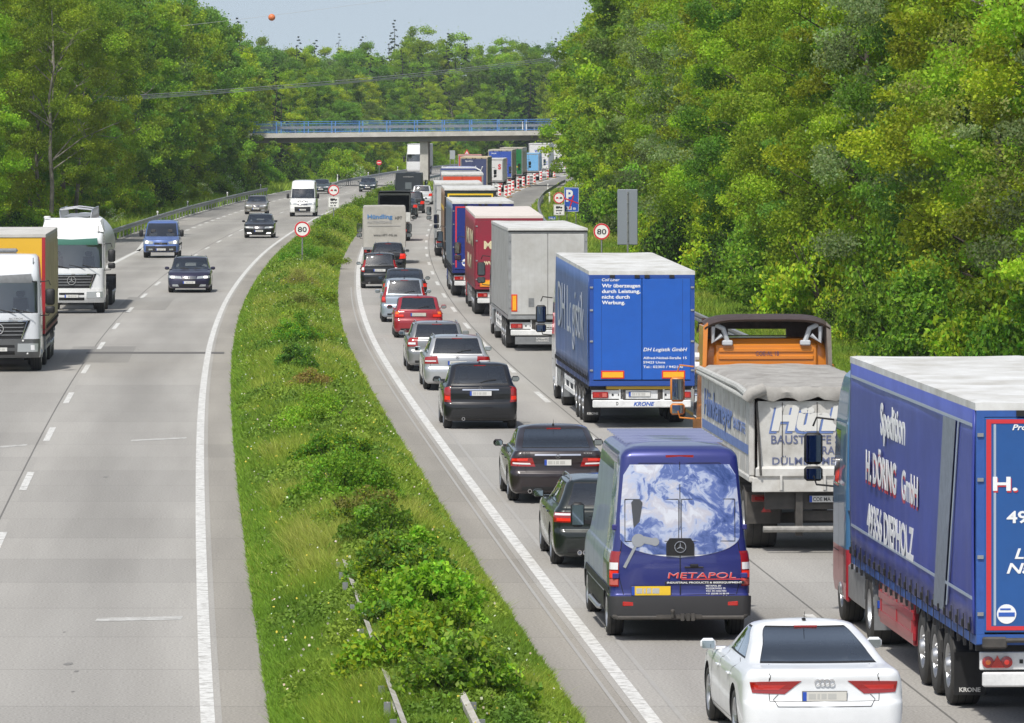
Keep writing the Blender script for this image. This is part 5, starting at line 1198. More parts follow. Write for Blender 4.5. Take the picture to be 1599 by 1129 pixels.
# 2 blue coil lorry
root,s=lorry(1002.5,142,label='bright blue curtain-sided lorry with white German text on its rear doors',
   side=(.04,.10,.30),rear=(.012,.10,.46),H=3.80,Hf=3.93,cabcol=(.75,.76,.77),cabtop=3.5,flaptxt='KRONE',seamx=(-.98,0,.98),framem=mat('frame_blue2',(.015,.06,.28),.4),guardm=WHITE)
yr=-s['ro']
for t,ww,z,hh,sh_,x in (('Coil Liner',.43,3.55,.072,.25,-.97),('Wir überzeugen',.925,3.40,.088,0,-.97),('durch Leistung,',.93,3.265,.088,0,-.97),('nicht durch',.67,3.13,.088,0,-.97),('Werbung.',.56,2.995,.088,0,-.97),('DH Logistik GmbH',1.06,1.86,.088,.25,.03),('Alfred-Nobel-Straße 15',1.05,1.67,.06,0,.03),('59423 Unna',.53,1.565,.06,0,.03),('Tel.: 02303 / 942100',.96,1.455,.06,0,.03)):
    lettering(root,t,ww,hh,(x,yr-.016,z),'rear',LW,bold=.025 if hh>.07 and not sh_ else .012,shear=sh_)
side_text(root,'DH Logistik',yr,12.3,1.7,2.05,1.25,mat('text_silver',(.42,.46,.52),.35),bold=-.005)
for x in (-.99,.48): 
    MB().box(x,x+.56,yr-.03,yr-.012,1.20,1.39,bev=.006).build('reflector_panel',REFR,root); MB().box(x+.03,x+.53,yr-.034,yr-.03,1.23,1.36).build('reflector_face',REFY,root)
lettering(root,'KRONE',.50,.095,(-.20,yr+.018,.545),'rear',LB,bold=.03,shear=.25); lettering(root,'D',.05,.08,(-.62,yr+.018,.56),'rear',INK,bold=.02)
MB().box(-.85,.85,yr+.09,yr+.5,.94,1.02).build('yellow_stowage',mat('stowage_yellow',(.55,.35,.03),.5),root)
# 3 light grey box lorry
WG=mat('panel_lightgrey',(.50,.51,.51),.5,noise=.16,dirt=(.36,.355,.34),nscale=1.5)
WG2=mat('panel_shaded_side_grey',(.40,.41,.41),.5,noise=.2,dirt=(.28,.28,.27),nscale=1.5)  # darker copy of the rear grey: the sides' shade is put into the colour
root,s=lorry(855.5,188.9,label='light grey box lorry with plain rear doors, ahead of the bright blue lorry',type='box',side=WG2,rear=WG,H=3.95,cabcol=(.30,.31,.33),cabtop=3.6,seamx=None,hang=False,rods=False,guardm=WHITE)
yr=-s['ro']; b=MB()
for x in np.arange(-1.05,1.1,.21): b.box(x-.004,x+.004,yr-.0135,yr-.011,1.2,3.7)
b.build('panel_seam',mat('seam_tone_g',(.38,.38,.38),.5),root)
MB().box(-1.27,1.27,yr-.03,yr+.02,3.82,3.87).build('rubber_header',BLACK,root)
MB().box(-1.17,-.98,yr-.025,yr-.012,1.27,1.82,bev=.006).build('reflector_panel',REFR,root); MB().box(-1.135,-1.015,yr-.03,yr-.025,1.31,1.78).build('reflector_face',REFY,root)
MB().box(-.62,-.44,yr-.022,yr-.012,1.42,1.70,bev=.005).build('document_box',GREYP,root)
lettering(root,'SCHMITZ',.62,.10,(-.38,yr+.114,.74),'rear',INK,bold=.03); MB().box(-1.05,1.05,yr+.02,yr+.06,.22,.46).build('spray_guard',GREYP,root)
lettering(root,'SCHMITZ',.42,.06,(-.38,yr+.016,.38),'rear',PLATEW,bold=.03); lettering(root,'CARGOBULL',.42,.05,(-.38,yr+.016,.31),'rear',PLATEW,bold=.03)
# 4 dark red tarpaulin
RT=tarp('darkred',(.27,.012,.035),.42,.7,.5)
root,s=lorry(0,221.7,X=-.108,label='dark red tarpaulin lorry with cream lettering, ahead of the light grey box lorry',side=RT,rear=RT,roof=mat('tarp_cream',(.68,.62,.58),.5,noise=.15,nscale=1),H=3.80,Hf=3.95,cabcol=(.3,.02,.03),cabtop=3.4,framem=RT,hang=False,straps=False)
yr=-s['ro']; CRM=mat('text_cream',(.62,.55,.36),.5)
lettering(root,'MU',.62,.30,(-.95,yr-.016,2.55),'rear',CRM,bold=.03); lettering(root,'www',.55,.2,(-.95,yr-.016,1.95),'rear',CRM,bold=.03)
side_text(root,'MUM',yr,11,2.5,2.6,.62,CRM,bold=.02); side_text(root,'MUM',yr,10,4.5,1.7,.55,CRM,bold=.02)
MB().box(-1.1,-.5,yr-.03,yr-.01,1.12,1.38).build('reflector_panel',mat('reflector_orange',(.75,.22,.02),.3),root); MB().box(-1.03,-.57,yr-.034,yr-.03,1.16,1.33).build('reflector_face',REFY,root)
# 5 navy with red frame
root,s=lorry(754.2,245,label='navy blue lorry with thin red frame line on its rear doors',side=mat('tarp_greyblue',(.13,.17,.26),.3,noise=.2),rear=(.014,.03,.20),H=4.0,cabcol=(.02,.04,.2),cabtop=3.6,framem=mat('frame_navy',(.012,.02,.12),.4))
yr=-s['ro']; b=MB()
for (xa,xb,za,zb_) in ((-1.15,-1.09,1.25,3.79),(1.09,1.15,1.25,3.79),(-1.09,1.09,3.73,3.79)): b.box(xa,xb,yr-.018,yr-.012,za,zb_)
b.build('red_frame_line',REDT,root)
for i,t in enumerate('M.OOM'): lettering(root,t,.14,.2,(-.75,yr-.016,2.75-.27*i),'rear',LW,bold=.02)
MB().prism(circle(-.72,1.45,.16),'y',yr-.018,yr-.012).build('round_sticker',LW,root); MB().box(-.85,-.6,yr-.022,yr-.018,1.40,1.46).build('sticker_text',LB,root)
# 6 dark green with yellow frame
root,s=lorry(734.4,290,label='dark green lorry with a yellow frame line on its rear',side=(.33,.20,.13),rear=(.01,.03,.028),H=4.0,cabcol=(.3,.12,.08),cabtop=3.6,framem=BLACK,hang=False)
yr=-s['ro']; b=MB(); YL=mat('line_yellow',(.75,.5,.02),.4)
for (xa,xb,za,zb_) in ((-1.12,-1.04,1.25,3.74),(1.04,1.12,1.25,3.74),(-1.04,1.04,3.66,3.74)): b.box(xa,xb,yr-.018,yr-.012,za,zb_)
b.build('yellow_frame_line',YL,root); side_strip(root,[(.5,2.9),(12,2.9),(12,3.1),(.5,3.1)],-1.30,YL)
# 7 pale grey
root,s=lorry(716,316,label='pale grey box lorry with white roof, between the dark green and the orange-red lorry',type='box',side=WG2,rear=WG,H=3.98,cabcol=(.4,.4,.4),cabtop=3.5,hang=False); yr=-s['ro']
# 8 orange red
root,s=lorry(722,358,label='orange-red lorry with a white roof, ahead of the pale grey box lorry',side=(.5,.05,.02),rear=(.62,.07,.025),H=4.08,cabcol=(.6,.1,.03),cabtop=3.6,hang=False,detail=False)
# 9 blue-white raised spoiler: car transporter cab and deck
root,s=lorry(716,418,label='low blue and white lorry with open white deck rails, ahead of the orange-red lorry',side=(.03,.04,.2),rear=(.04,.05,.22),H=3.85,cabcol=(.05,.07,.3),cabtop=3.9,hang=False,detail=False,roof=mat('tarp_blue',(.04,.06,.22),.4))
yr=-s['ro']; b=MB()
for z in (3.89,3.95): b.tube([(-1.2,yr+.2,z),(1.2,yr+.2,z)],.03,n=6)
for x in (-1.2,1.2): b.tube([(x,yr+.2,z),(x,yr+9,z)],.03,n=6)
b.tube([(1.2,yr+.2,3.9),(1.6,yr+.1,3.7),(1.7,yr,4.0)],.05,n=6); b.build('deck_rail',WHITE,root)
# 10 slate blue
root,s=lorry(740,551,label='slate blue lorry with sand-coloured roof edge, left of a white box lorry',side=(.09,.10,.16),rear=(.055,.07,.16),H=3.78,cabcol=(.3,.3,.3),cabtop=3.5,detail=False,roof=mat('tarp_sand',(.52,.43,.28),.5),framem=mat('frame_slate',(.3,.26,.2),.4))
lettering(root,'Spedition',.7,.12,(-.8,-2.97,3.35),'rear',LW,bold=.02)
# 11 white
root,s=lorry(0,590,X=-2.15,label='white box lorry with a red mark on its rear, right behind the slate blue lorry',type='box',side=WHITE,rear=(.66,.66,.66),H=3.35,cabcol=(.7,.7,.7),cabtop=3.2,detail=False,hang=False)
lettering(root,'S',.3,.5,(.75,-2.97,2.3),'rear',REDT,bold=.05)
# 12 blue with red squares
root,s=lorry(781,626,label='mid blue lorry with red writing blocks on its rear and tan sides',side=(.34,.29,.2),rear=(.035,.09,.42),H=4.05,cabcol=(.3,.3,.3),cabtop=3.6,detail=False,roof=mat('tarp_sand2',(.45,.41,.34),.5))
yr=-s['ro']; MB().box(.05,.75,yr-.018,yr-.012,2.75,3.1).box(.05,.75,yr-.018,yr-.012,2.3,2.65).build('red_writing_block',mat('block_red',(.6,.05,.06),.5),root); MB().box(.0,.6,yr-.018,yr-.012,2.12,2.22).build('white_line',LW,root); lettering(root,'TRANS',.6,.12,(-1.0,yr-.016,3.6),'rear',LW,bold=.02)
MB().box(-.1,.7,yr-.03,yr-.012,1.25,1.4).build('reflector_panel',REFY,root)
# 13 green
root,s=lorry(0,657,X=-.10,label='green lorry with tan side tarpaulin, partly hidden behind the mid blue lorry',side=(.36,.31,.2),rear=(.02,.19,.06),H=4.1,cabcol=(.3,.3,.3),cabtop=3.6,detail=False,roof=mat('tarp_sand2',(.45,.41,.34),.5))
lettering(root,'Müller',.7,.2,(.2,-2.97,1.9),'rear',YL,bold=.03)
# 14 light blue tipper
root,s=lorry(0,697,X=1.95,label='short light blue lorry between the green and the tall white lorry',side=(.14,.35,.62),rear=(.17,.42,.72),roof=mat('tarp_ltblue',(.22,.45,.7),.5,noise=.2),L=8,H=3.25,cabcol=(.15,.4,.7),cabtop=3.2,detail=False,hang=False,straps=False)
# 15 white WOLF
root,s=lorry(0,730,X=3.33,label='tall white lorry with dark blue lettering under the bridge',type='box',side=WHITE,rear=(.68,.68,.68),H=4.25,cabcol=(.7,.7,.7),cabtop=3.6,detail=False,hang=False)
lettering(root,'WOLF',1.15,.32,(-.55,-2.97,3.15),'rear',LB,bold=.05); MB().box(.8,1.1,-2.97,-2.962,1.9,2.0).box(.8,1.1,-2.97,-2.962,1.65,1.75).build('blue_line',LB,root)
# 16 white behind, 17 red topped
lorry(0,792,X=6.3,label='white lorry behind the roadside leaves, farthest vehicle of the queue',type='box',side=WHITE,rear=(.66,.66,.66),H=3.95,cabcol=(.7,.6,.1),cabtop=3.5,detail=False,hang=False)
lorry(0,640,X=-4.6,label='mostly hidden red lorry, its roof corner showing left of the slate blue lorry',type='box',side=(.5,.04,.04),rear=(.6,.08,.07),H=3.45,cabcol=(.6,.05,.05),cabtop=3.2,detail=False,hang=False,roof=mat('tarp_pink',(.62,.3,.28),.5),ro=2.95,L=9)
# ------------------------------------------------------------------ orange tipper, second lorry
loc,rz=placeT(0,101.3,1.6,X=(1171.6-CX)/90.7+1.26); loc=(loc[0],loc[1],0)
root=thing('tipper_lorry','tipper lorry with orange cab, dirty white steel body and grey tarpaulin cover','lorry',loc,rz,GR)
TIP=mat('tipper_white',(.60,.60,.58),.5,noise=.4,dirt=(.36,.345,.315),nscale=2.2,bump=.15); yr=-1.6; yf=8.3; w=1.26
TARPG=mat('tarp_dirty',(.38,.37,.35),.75,noise=.4,dirt=(.22,.21,.195),nscale=2.2,bump=.6)
b=MB()
for sg in (-1,1):
    x0,x1=sorted((sg*(w-.06),sg*w)); b.box(x0,x1,yr+.1,yf,1.32,2.68)
    x0,x1=sorted((sg*(w-.07),sg*(w+.03)));
    b.box(x0,x1,yr+.02,yf,1.22,1.33,bev=.02); b.box(x0,x1,yr+.02,yr+.16,1.33,2.68,bev=.02)
    for y in np.arange(yr+1.0,yf,1.05): b.box(min(sg*w,sg*(w+.006)),max(sg*w,sg*(w+.006)),y-.008,y+.008,1.34,2.66)
b.box(-w+.06,w-.06,yf-.08,yf,1.32,2.68); b.box(-w+.06,w-.06,yr+.2,yf-.1,1.26,1.36)
b.build('tipper_body',TIP,root)
b=MB(); b.hexa([(-w+.12,yr+.02,1.42),(w-.12,yr+.02,1.42),(w-.12,yr+.10,1.42),(-w+.12,yr+.10,1.42),(-w+.12,yr-.02,2.62),(w-.12,yr-.02,2.62),(w-.12,yr+.08,2.62),(-w+.12,yr+.08,2.62)])
b.box(-w+.08,w-.08,yr-.10,yr+.06,1.30,1.50,bev=.04); b.box(-w+.02,w-.02,yr-.06,yr+.05,1.06,1.31,bev=.01)
for x in (-.75,0,.75): b.box(x-.02,x+.02,yr-.13,yr-.05,1.10,1.34)
tg=b.build('tailgate',TIP,root); b=MB()
for x in (-.72,-.12,.5): b.hexa([(x-.006,yr+.0,1.52),(x+.006,yr+.0,1.52),(x+.006,yr+.02,1.52),(x-.006,yr+.02,1.52),(x-.006,yr-.036,2.6),(x+.006,yr-.036,2.6),(x+.006,yr-.01,2.6),(x-.006,yr-.01,2.6)])
b.tube([(-w+.1,yr-.0,2.6),(-w+.16,yr-.12,1.35)],.02,n=6); b.build('tailgate_rib',CHASSIS,tg)
TB=mat('faded_blue',(.14,.22,.50),.55,noise=.3,nscale=6); TB2=mat('faded_navy',(.10,.12,.22),.55); TBW=mat('old_white',(.62,.62,.60),.5)
for q,m_,o_ in ((0,TB,0),(1,TBW,.008)): lettering(root,'Hünkemeyer',3.1,.40,(-.95+q*.04,yr-.009-o_,2.10+q*.04),'rear',m_,bold=.06,shear=.2,tilt=.0333)
for t,ww,x,z,hh in (('BAUSTOFFE SAND KIES',2.05,-.91,1.89,.15),('TRANSPORTE',1.1,-.15,1.71,.14),('DÜLMEN-MERFELD',1.65,-.89,1.53,.13)):
    lettering(root,t,ww,hh,(x,yr+.012-.0333*(z-1.42),z),'rear',TB2,bold=.01,tilt=.0333)
side_text(root,'Hünkemeyer',yr,9.2,3.4,1.95,.5,TB,x=-w-.012,bold=.02,shear=.2); side_text(root,'BAUSTOFFE',yr,3.2,.9,2.0,.2,TB,x=-w-.012)
b=MB(); b.box(-w-.012,-w-.008,yr+.4,yf-.3,1.68,1.84); b.box(w+.008,w+.012,yr+.4,yf-.3,1.68,1.84); b.build('blue_stripe',TB,root)
# sagging tarpaulin with rolled edge and rear flap
b=MB(); n=44; mm=14; V=[]; r_=np.random.default_rng(3)
for i in range(n+1):
    u=i/n; y=yr-.06+(yf-yr+.1)*u
    for j in range(mm+1):
        t=j/mm*2-1; z=2.83-.035*abs(math.sin(u*math.pi*7))*(1-t*t)+.03*(1-t*t)+.010*math.sin(i*1.9+j*1.3)-.006*((i*7+j*3)%3)
        if abs(t)>.99: z=2.70
        V.append((t*(w+.05),y,z))
b.v=V
for i in range(n):
    for j in range(mm): a=i*(mm+1)+j; b.f.append((a,a+1,a+mm+2,a+mm+1)); b.m.append(0)
k=len(b.v); prev=None
for i in range(25):
    t=i/24*2-1; x=t*(w+.05); zt=2.88-.02*abs(math.sin(i*2.1)); zb_=2.655+.035*math.sin(i*1.3)+.025*math.sin(i*3.1); b.v+=[(x,yr-.07,zt),(x,yr-.13-.02*math.sin(i*2.4),(zt+zb_)/2),(x,yr-.10-.02*math.sin(i*1.7),zb_)]
    if prev is not None: b.f+=[(prev,prev+1,len(b.v)-2,len(b.v)-3),(prev+1,prev+2,len(b.v)-1,len(b.v)-2)]; b.m+=[0,0]
    prev=len(b.v)-3
b.build('tarpaulin',TARPG,root,smooth=50,fix=False)
b=MB(); b.tube([(-w-.07,yr-.12,2.66),(-w-.06,yf,2.70)],.045,n=10); b.tube([(-w-.07,yr-.12,2.74),(-w-.03,yr+2,2.78),(-w-.04,yf,2.76)],.06,n=8); b.build('roll_tube',mat('roll_tube',(.55,.55,.52),.5,noise=.4),root)
b=MB(); b.tube([(-1.05,yr-.13,2.84),(-w-.02,yr-.2,2.76),(-w-.08,yr-.16,2.66)],.11,n=9); b.build('bunched_tarpaulin',TARPG,root,smooth=60)
b=MB()
for x in (-.42,.42): b.box(x-.08,x+.08,yr+.2,yf+3,.75,1.1)
b.box(-1.0,1.0,yr+.15,yr+.3,.75,1.05)
for x in (-.42,.42): b.box(x-.06,x+.06,yr+.05,yr+.2,.30,1.1)
b.box(-.35,.55,yr+.25,yr+.32,.55,.72); b.box(-.9,.9,-.06,.06,.42,.60); b.tube([(-.2,yr+.3,.9),(.3,yr+.3,.9)],.12,n=10); b.build('chassis',CHASSIS,root)
MB().tube([(-1.05,yr-.02,.42),(1.15,yr-.02,.42)],.055,n=10).build('underrun_bar',mat('bar_dirty',(.33,.32,.30),.5,noise=.5),root)
b=MB(); 
for y in (0,1.35): mudguard(b,y,.58,.62,1.25)
for sg in (-1,1): x0,x1=sorted((sg*.66,sg*1.24)); b.box(x0,x1,-.66,-.63,.45,1.0)
b.build('mudguard',CHASSIS,root)
for sg in (-1,1):
    x0,x1=sorted((sg*.66,sg*1.20)); o=MB().box(x0,x1,yr+.45,yr+.52,.86,.98,bev=.01).build('tail_light',mat('dirty_red',(.25,.04,.03),.4,noise=.4),root); MB().box(x0+.05,x1-.2,yr+.44,yr+.452,.89,.95).build('lens_segment',REDL,o)
    MB().prism([(sg*.95-.09,.68),(sg*.95+.09,.68),(sg*.95,.84)],'y',yr+.46,yr+.48).build('reflector_triangle',REDL,root)
plate(root,(.02,yr+.10,.93),txt='COE MA 18',w=.52,h=.11)
wheel_set(root,[(x*1.25,y) for y in (0,1.35) for x in (1,-1)],.52,.56,'dish',rr=.57); wheel_set(root,[(x*1.24,y) for y in (9.3,) for x in (1,-1)],.52,.32,'truck',rr=.57)
ORC=paint('orange',(.62,.20,.015)); CT=3.32
sh=cab(root,8.75,10.9,CT,1.24,ORC,low=CHASSIS,wsz=(1.8,2.7),mirmat=mat('mirror_orange',(.5,.17,.02),.4))
# ribbed rear cab wall, spoiler wings and hood, horns
b=MB(); b.box(-.98,.98,8.68,8.76,2.0,3.22,bev=.05)
for z in (2.45,2.62,2.79,2.96,3.10): b.box(-.9,.9,8.655,8.69,z-.05,z+.03,bev=.012)
b.build('cab_rear_wall',ORC,root); lettering(root,'COE-AL 18',.44,.09,(-.20,8.65,2.985),'rear',mat('text_violet',(.10,.06,.12),.5),bold=.0)
SP=mat('spoiler_inner',(.22,.19,.165),.55,noise=.3); 
for sg in (-1,1):
    b=MB(); b.hexa([(sg*1.27,8.35,1.35),(sg*1.22,8.35,1.35),(sg*1.22,9.3,1.35),(sg*1.27,9.3,1.35),(sg*1.21,8.45,3.55),(sg*1.12,8.45,3.62),(sg*1.10,9.5,3.62),(sg*1.2,9.5,3.55)])
    b.build('side_spoiler',ORC if sg<0 else SP,root)
    b=MB(); b.tube([(sg*1.02,8.55,3.55),(sg*1.02,8.6,3.25),(sg*.85,8.6,3.38)],.045,n=6); b.tube([(sg*.98,8.6,3.58),(sg*.82,8.62,3.5),(sg*.74,8.64,3.26)],.05,n=8); b.box(sg*.74-.10,sg*.74+.10,8.58,8.72,3.18,3.28,bev=.02); b.build('spoiler_bracket',mat('bracket_grey',(.45,.47,.5),.4),root)
b=MB(); V=[];n=16
for (y,zo) in ((8.42,0),(8.9,.09),(9.5,.07),(10.2,-.1),(10.2,-.16),(9.5,.02),(8.9,.04),(8.45,-.04)):
    for j in range(n+1):
        t=j/n*2-1; V.append((t*(1.24-.05*(abs(t)**3)),y,3.62+zo+.06*(1-t**4)-.10*abs(t)**6))
b.v=V
for i in range(7):
    for j in range(n): a=i*(n+1)+j; b.f.append((a,a+1,a+n+2,a+n+1)); b.m.append(0)
for j in range(n): b.f.append((7*(n+1)+j,7*(n+1)+j+1,j+1,j)); b.m.append(0)
b.build('roof_spoiler',mat('spoiler_dark',(.06,.035,.025),.4,noise=.3),root,smooth=40)
b=MB(); b.box(-1.12,-.62,9.85,9.92,3.24,3.66).box(.50,1.12,9.85,9.92,3.24,3.66).box(-.62,.50,9.85,9.92,3.45,3.66).box(-.62,.50,9.85,9.92,3.24,3.33); b.build('spoiler_inner_wall',mat('spoiler_dark2',(.09,.045,.03),.45,noise=.5),root)
b=MB(); b.tube([(-1.28,8.6,2.98),(-1.36,8.6,2.98)],.07,n=10); b.tube([(-1.28,8.6,2.80),(-1.36,8.6,2.80)],.08,n=10); b.build('side_lamp',mat('lamp_white',(.7,.7,.72),.3),root)
# ------------------------------------------------------------------ grey tarpaulin truck in the left lane
def small_truck(xc,yb,label,W_=1.08,H=2.9,L=5.2,z0=.85,tarpm=None,cabc=(.6,.6,.6),open_back=False,name='box_truck',cabtop=2.3,cat='truck'):
    loc,rz=placeR(xc,yb); root=thing(name,label,cat,loc,rz,'cars queueing in the left lane of the right carriageway'); yr=-1.3; yf=yr+L; w=W_
    tm=tarpm
    b=MB(); n=20; V=[]
    for i in range(n+1):
        y=yr+(yf-yr)*i/n
        for (x,z) in ((-w,H-.16),(-w-.004,H-.05),(-w*.96,H),(0,H+.02-.015*(i%3)),(w*.96,H),(w+.004,H-.05),(w,H-.16)): V.append((x,y,z))
    b.v=V
    for i in range(n):
        for j in range(6): a=i*7+j; b.f.append((a,a+1,a+8,a+7)); b.m.append(0)
    b.f.append(tuple(n*7+j for j in range(7))); b.m.append(0)
    if not open_back: b.f.append(tuple(range(6,-1,-1))); b.m.append(0)
    b.build('tarpaulin_roof',tm,root,smooth=40)
    for sg in (-1,1): curtain_side(root,sg*(w+.002),yr,yf,z0,H-.14,tm,straps=False,seed=sg+5,name='side_tarpaulin')
    if not open_back:
        b=MB(); G=[]
        for i in range(17):
            x=-w+2*w*i/16; 
            for j in range(9): z=z0+(H-.14-z0)*j/8; b.v.append((x,yr-.02-.008*math.sin(j*.7+i*.35)-.006*math.sin(i*1.1+j*2.2)*(1-j/8),z))
        for i in range(16):
            for j in range(8): a=i*9+j; b.f.append((a,a+9,a+10,a+1)); b.m.append(0)
        b.build('rear_tarpaulin',tm,root,smooth=60,fix=False)
    else:
        MB().box(-w,w,yf-.05,yf,z0,H-.2).build('front_wall',tm,root); b=MB(); b.box(-w,-w+.07,yr-.02,yr+.06,z0,H-.1).box(w-.07,w,yr-.02,yr+.06,z0,H-.1).box(-w,w,yr-.02,yr+.06,H-.22,H-.1); b.build('rear_frame',tm,root)
    b=MB(); b.box(-w,w,yr-.03,yf,z0-.12,z0); 
    if open_back: b.box(-w,w,yr-.03,yr+.03,z0,z0+.45)
    b.build('load_bed',mat('bed_white',(.6,.6,.58),.5,noise=.3) if open_back else ALUFR,root)
    b=MB(); b.box(-.4,-.3,yr,yf+1,.45,.72).box(.3,.4,yr,yf+1,.45,.72); b.box(-w+.1,w-.1,yr+.02,yr+.12,.42,.52); b.build('chassis',CHASSIS,root)
    wheel_set(root,[(x*(w-.02),0) for x in (1,-1)]+[(x*(w-.02),L-.6) for x in (1,-1)],.38,.3,'dish',rr=.6)
    for sg in (-1,1): x0,x1=sorted((sg*(w-.42),sg*(w-.06))); MB().box(x0,x1,yr-.02,yr+.04,.58,.72,bev=.01).build('tail_light',BRAKE if open_back else REDL,root)
    plate(root,(0,yr-.01,.6))
    cab(root,yf+.12,yf+1.85,cabtop,w-.06,cabc,base=.35,wsz=(1.25,1.9))
    return root,yr,H
GT=mat('tarp_grey',(.43,.42,.39),.7,noise=.3,dirt=(.33,.32,.29),nscale=1.5,bump=.4)
root,yr,H=small_truck(600,411,'small truck with light grey tarpaulin body and blue and black lettering, in the left lane',H=2.93,tarpm=GT)
lettering(root,'Hündling',1.28,.21,(-.86,yr-.04,2.32),'rear',mat('letter_hblue',(.06,.19,.42),.5),bold=.03); lettering(root,'HPT',.36,.18,(.55,yr-.04,2.26),'rear',INK,bold=.0)
lettering(root,'PLATTENTECHNIK',1.25,.13,(-.86,yr-.04,2.08),'rear',INKG,bold=.02); MB().box(-.86,.85,yr-.042,yr-.036,1.93,1.955).build('text_line',INKG,root); lettering(root,'www.HPT-MS.de',1.2,.12,(-.55,yr-.04,1.42),'rear',INK,bold=.0)
small_truck(616,376,'open-backed truck with dark hollow tarpaulin body, ahead of the grey tarpaulin truck',W_=.97,H=3.0,L=4.5,z0=1.3,tarpm=mat('tarp_dark',(.035,.04,.035),.6,noise=.3),cabc=(.7,.7,.7),open_back=True,name='open_truck')
root,yr,H=small_truck(638.5,316.5,'dark box trailer truck with a small pale panel on its rear, below the bridge pier',W_=1.12,H=2.62,L=5,z0=.6,tarpm=mat('box_dark',(.022,.028,.034),.4),cabc=(.5,.5,.5),name='box_truck')
MB().box(-.28,.28,yr-.06,yr-.04,1.2,1.8).build('pale_panel',mat('pane_grey',(.12,.14,.15),.3),root); lettering(root,'transport',.9,.1,(-.45,yr-.05,2.25),'rear',INKG,bold=.03)
# ------------------------------------------------------------------ oncoming lorries
GL_='oncoming vehicles on the left carriageway'
def front_cab(root, sh, col_low, w=1.25, grille_m=BLACK, lit=False, visor=None, starr=.16, stars=False, plate_=True):
    o=sh.patch([(4.25,.98),(5,.98),(5,1.52),(4.0,1.52)],both=True,off=.02,nu=12).build('grille',grille_m,root)
    b=MB()
    for z in (1.08,1.19,1.30,1.41): sh.patch([(4.25,z),(5,z),(5,z+.03),(4.18,z+.03)],both=True,off=.04,nu=10,nv=1,mb=b)
    b.build('grille_bar',GREYP,root); b=MB(); sh.seam([(4.1,1.50),(5,1.50)],.03,.05,mb=b); sh.seam([(4.28,.99),(4.1,1.5)],.03,.045,mb=b); b.build('grille_trim',CHROME,root)
    y=sh.pt(1.27,5).y+.055; star(root,0,y,1.27,starr,'front')
    o=sh.patch([(3.3,.42),(5,.42),(5,.97),(3.3,.97)],both=True,off=.015,nu=18,nv=5).build('front_bumper',col_low,root,smooth=40)
    hl(sh,root,[(4.42,.60),(3.55,.60),(3.5,.84),(4.40,.84)],lit,off=.035)
    for (s0,s1,za,zb_) in ((4.5,5,.52,.62),(4.5,5,.72,.80)): sh.patch([(s0,za),(s1,za),(s1,zb_),(s0,zb_)],both=True,off=.022,nu=8,nv=2).build('lower_grille',BLACK,root)
    if plate_: plate(root,(.0,sh.pt(.67,5).y+.03,.67),'front')
    v=sh.patch([(3.9,2.62),(5,2.62),(5,2.80),(3.9,2.84)],both=True,off=.11,nu=14,nv=3,back=.0).build('sun_visor',visor or GREYP,root,smooth=40)
    b=MB()
    for x0 in (.1,-.5,-1.0): b.tube([(x0,sh.pt(1.77,4.8).y+.03,1.74),(x0+.6,sh.pt(1.85,4.5).y+.03,1.86)],.014,n=6)
    b.build('wiper',BLACK,root)
    b=MB()
    for sg in (-1,1): b.tube([(sg*1.0,sh.pt(2.9,4.5).y-.3,3.0),(sg*1.0,sh.pt(2.9,4.5).y-.28,3.35)],.012,n=5)
    b.build('antenna',BLACK,root)
    if stars:
        b=MB()
        for x,z in ((-.72,.93),(.72,.93),(-.85,.55),(.85,.55)):
            t=sh.front_s(z,x); y=sh.pt(z,t).y+.03; pts=[]
            for k in range(10): a=R(90+36*k); r_=.045 if k%2==0 else .018; pts.append((x+r_*math.cos(a),z+r_*math.sin(a)))
            b.prism(pts,'y',y-.005,y+.006)
        b.build('star_mark',WHITE,root)
loc,rz=placeL(.5,578,10.25)
BEI=mat('tarp_beige',(.50,.42,.22),.55,noise=.3,dirt=(.33,.28,.16),nscale=1.2,bump=.2)
root,s=semi(dict(name='articulated_lorry',label='silver-white lorry with large star grille and beige curtain sides, cut off by the left edge',cat='lorry',group=GL_,loc=loc,rz=rz,L=11.5,H=4.0,side=BEI,rear=(.5,.4,.2),framem=mat('frame_red',(.35,.02,.03),.4),
   frontm=mat('front_yellow',(.70,.42,.03),.5),roof=mat('tarp_roofgrey',(.56,.55,.52),.6,noise=.3,nscale=1.5,bump=.3),cabcol=(.66,.69,.73),cabtop=3.46,straps=True,cablow=None))
fa=6.55+3.7; CG=paint('charcoal',(.12,.125,.13),.4)
sh=Shell([(.42,0,fa+1.30,1.21,.04,.25,0,.12),(.62,0,fa+1.40,1.23,.05,.28,0,.13),(1.2,0,fa+1.42,1.23,.06,.30,0,.14),(1.70,0,fa+1.41,1.23,.06,.30,0,.14),(1.75,0,fa+1.40,1.225,.06,.30,0,.14),(2.65,0,fa+1.20,1.2,.07,.28,0,.13),(2.71,0,fa+1.20,1.19,.08,.28,0,.12),(3.0,0,fa+1.08,1.17,.1,.28,0,.12)],bulge=0)
front_cab(root,sh,CG,stars=True); lettering(root,'ACTROS',.42,.05,(-.30,sh.pt(1.6,4.7).y+.02,1.55),'front',GREYP,bold=.03)
b=MB(); b.box(-.5,.5,fa-.6,fa-.2,3.47,3.60,bev=.05); b.build('roof_box',GREYP,root)
b=MB(); b.box(-1.275,-1.225,0,.01,0,.01)
# dashboard clutter seen through the windscreen
b=MB(); rr_=random.Random(4)
for k in range(9): x=-.9+k*.2; b.box(x,x+.1,fa+.78,fa+.86,1.70,1.78+rr_.random()*.22)
b.build('dashboard_clutter',PLATEW,root)
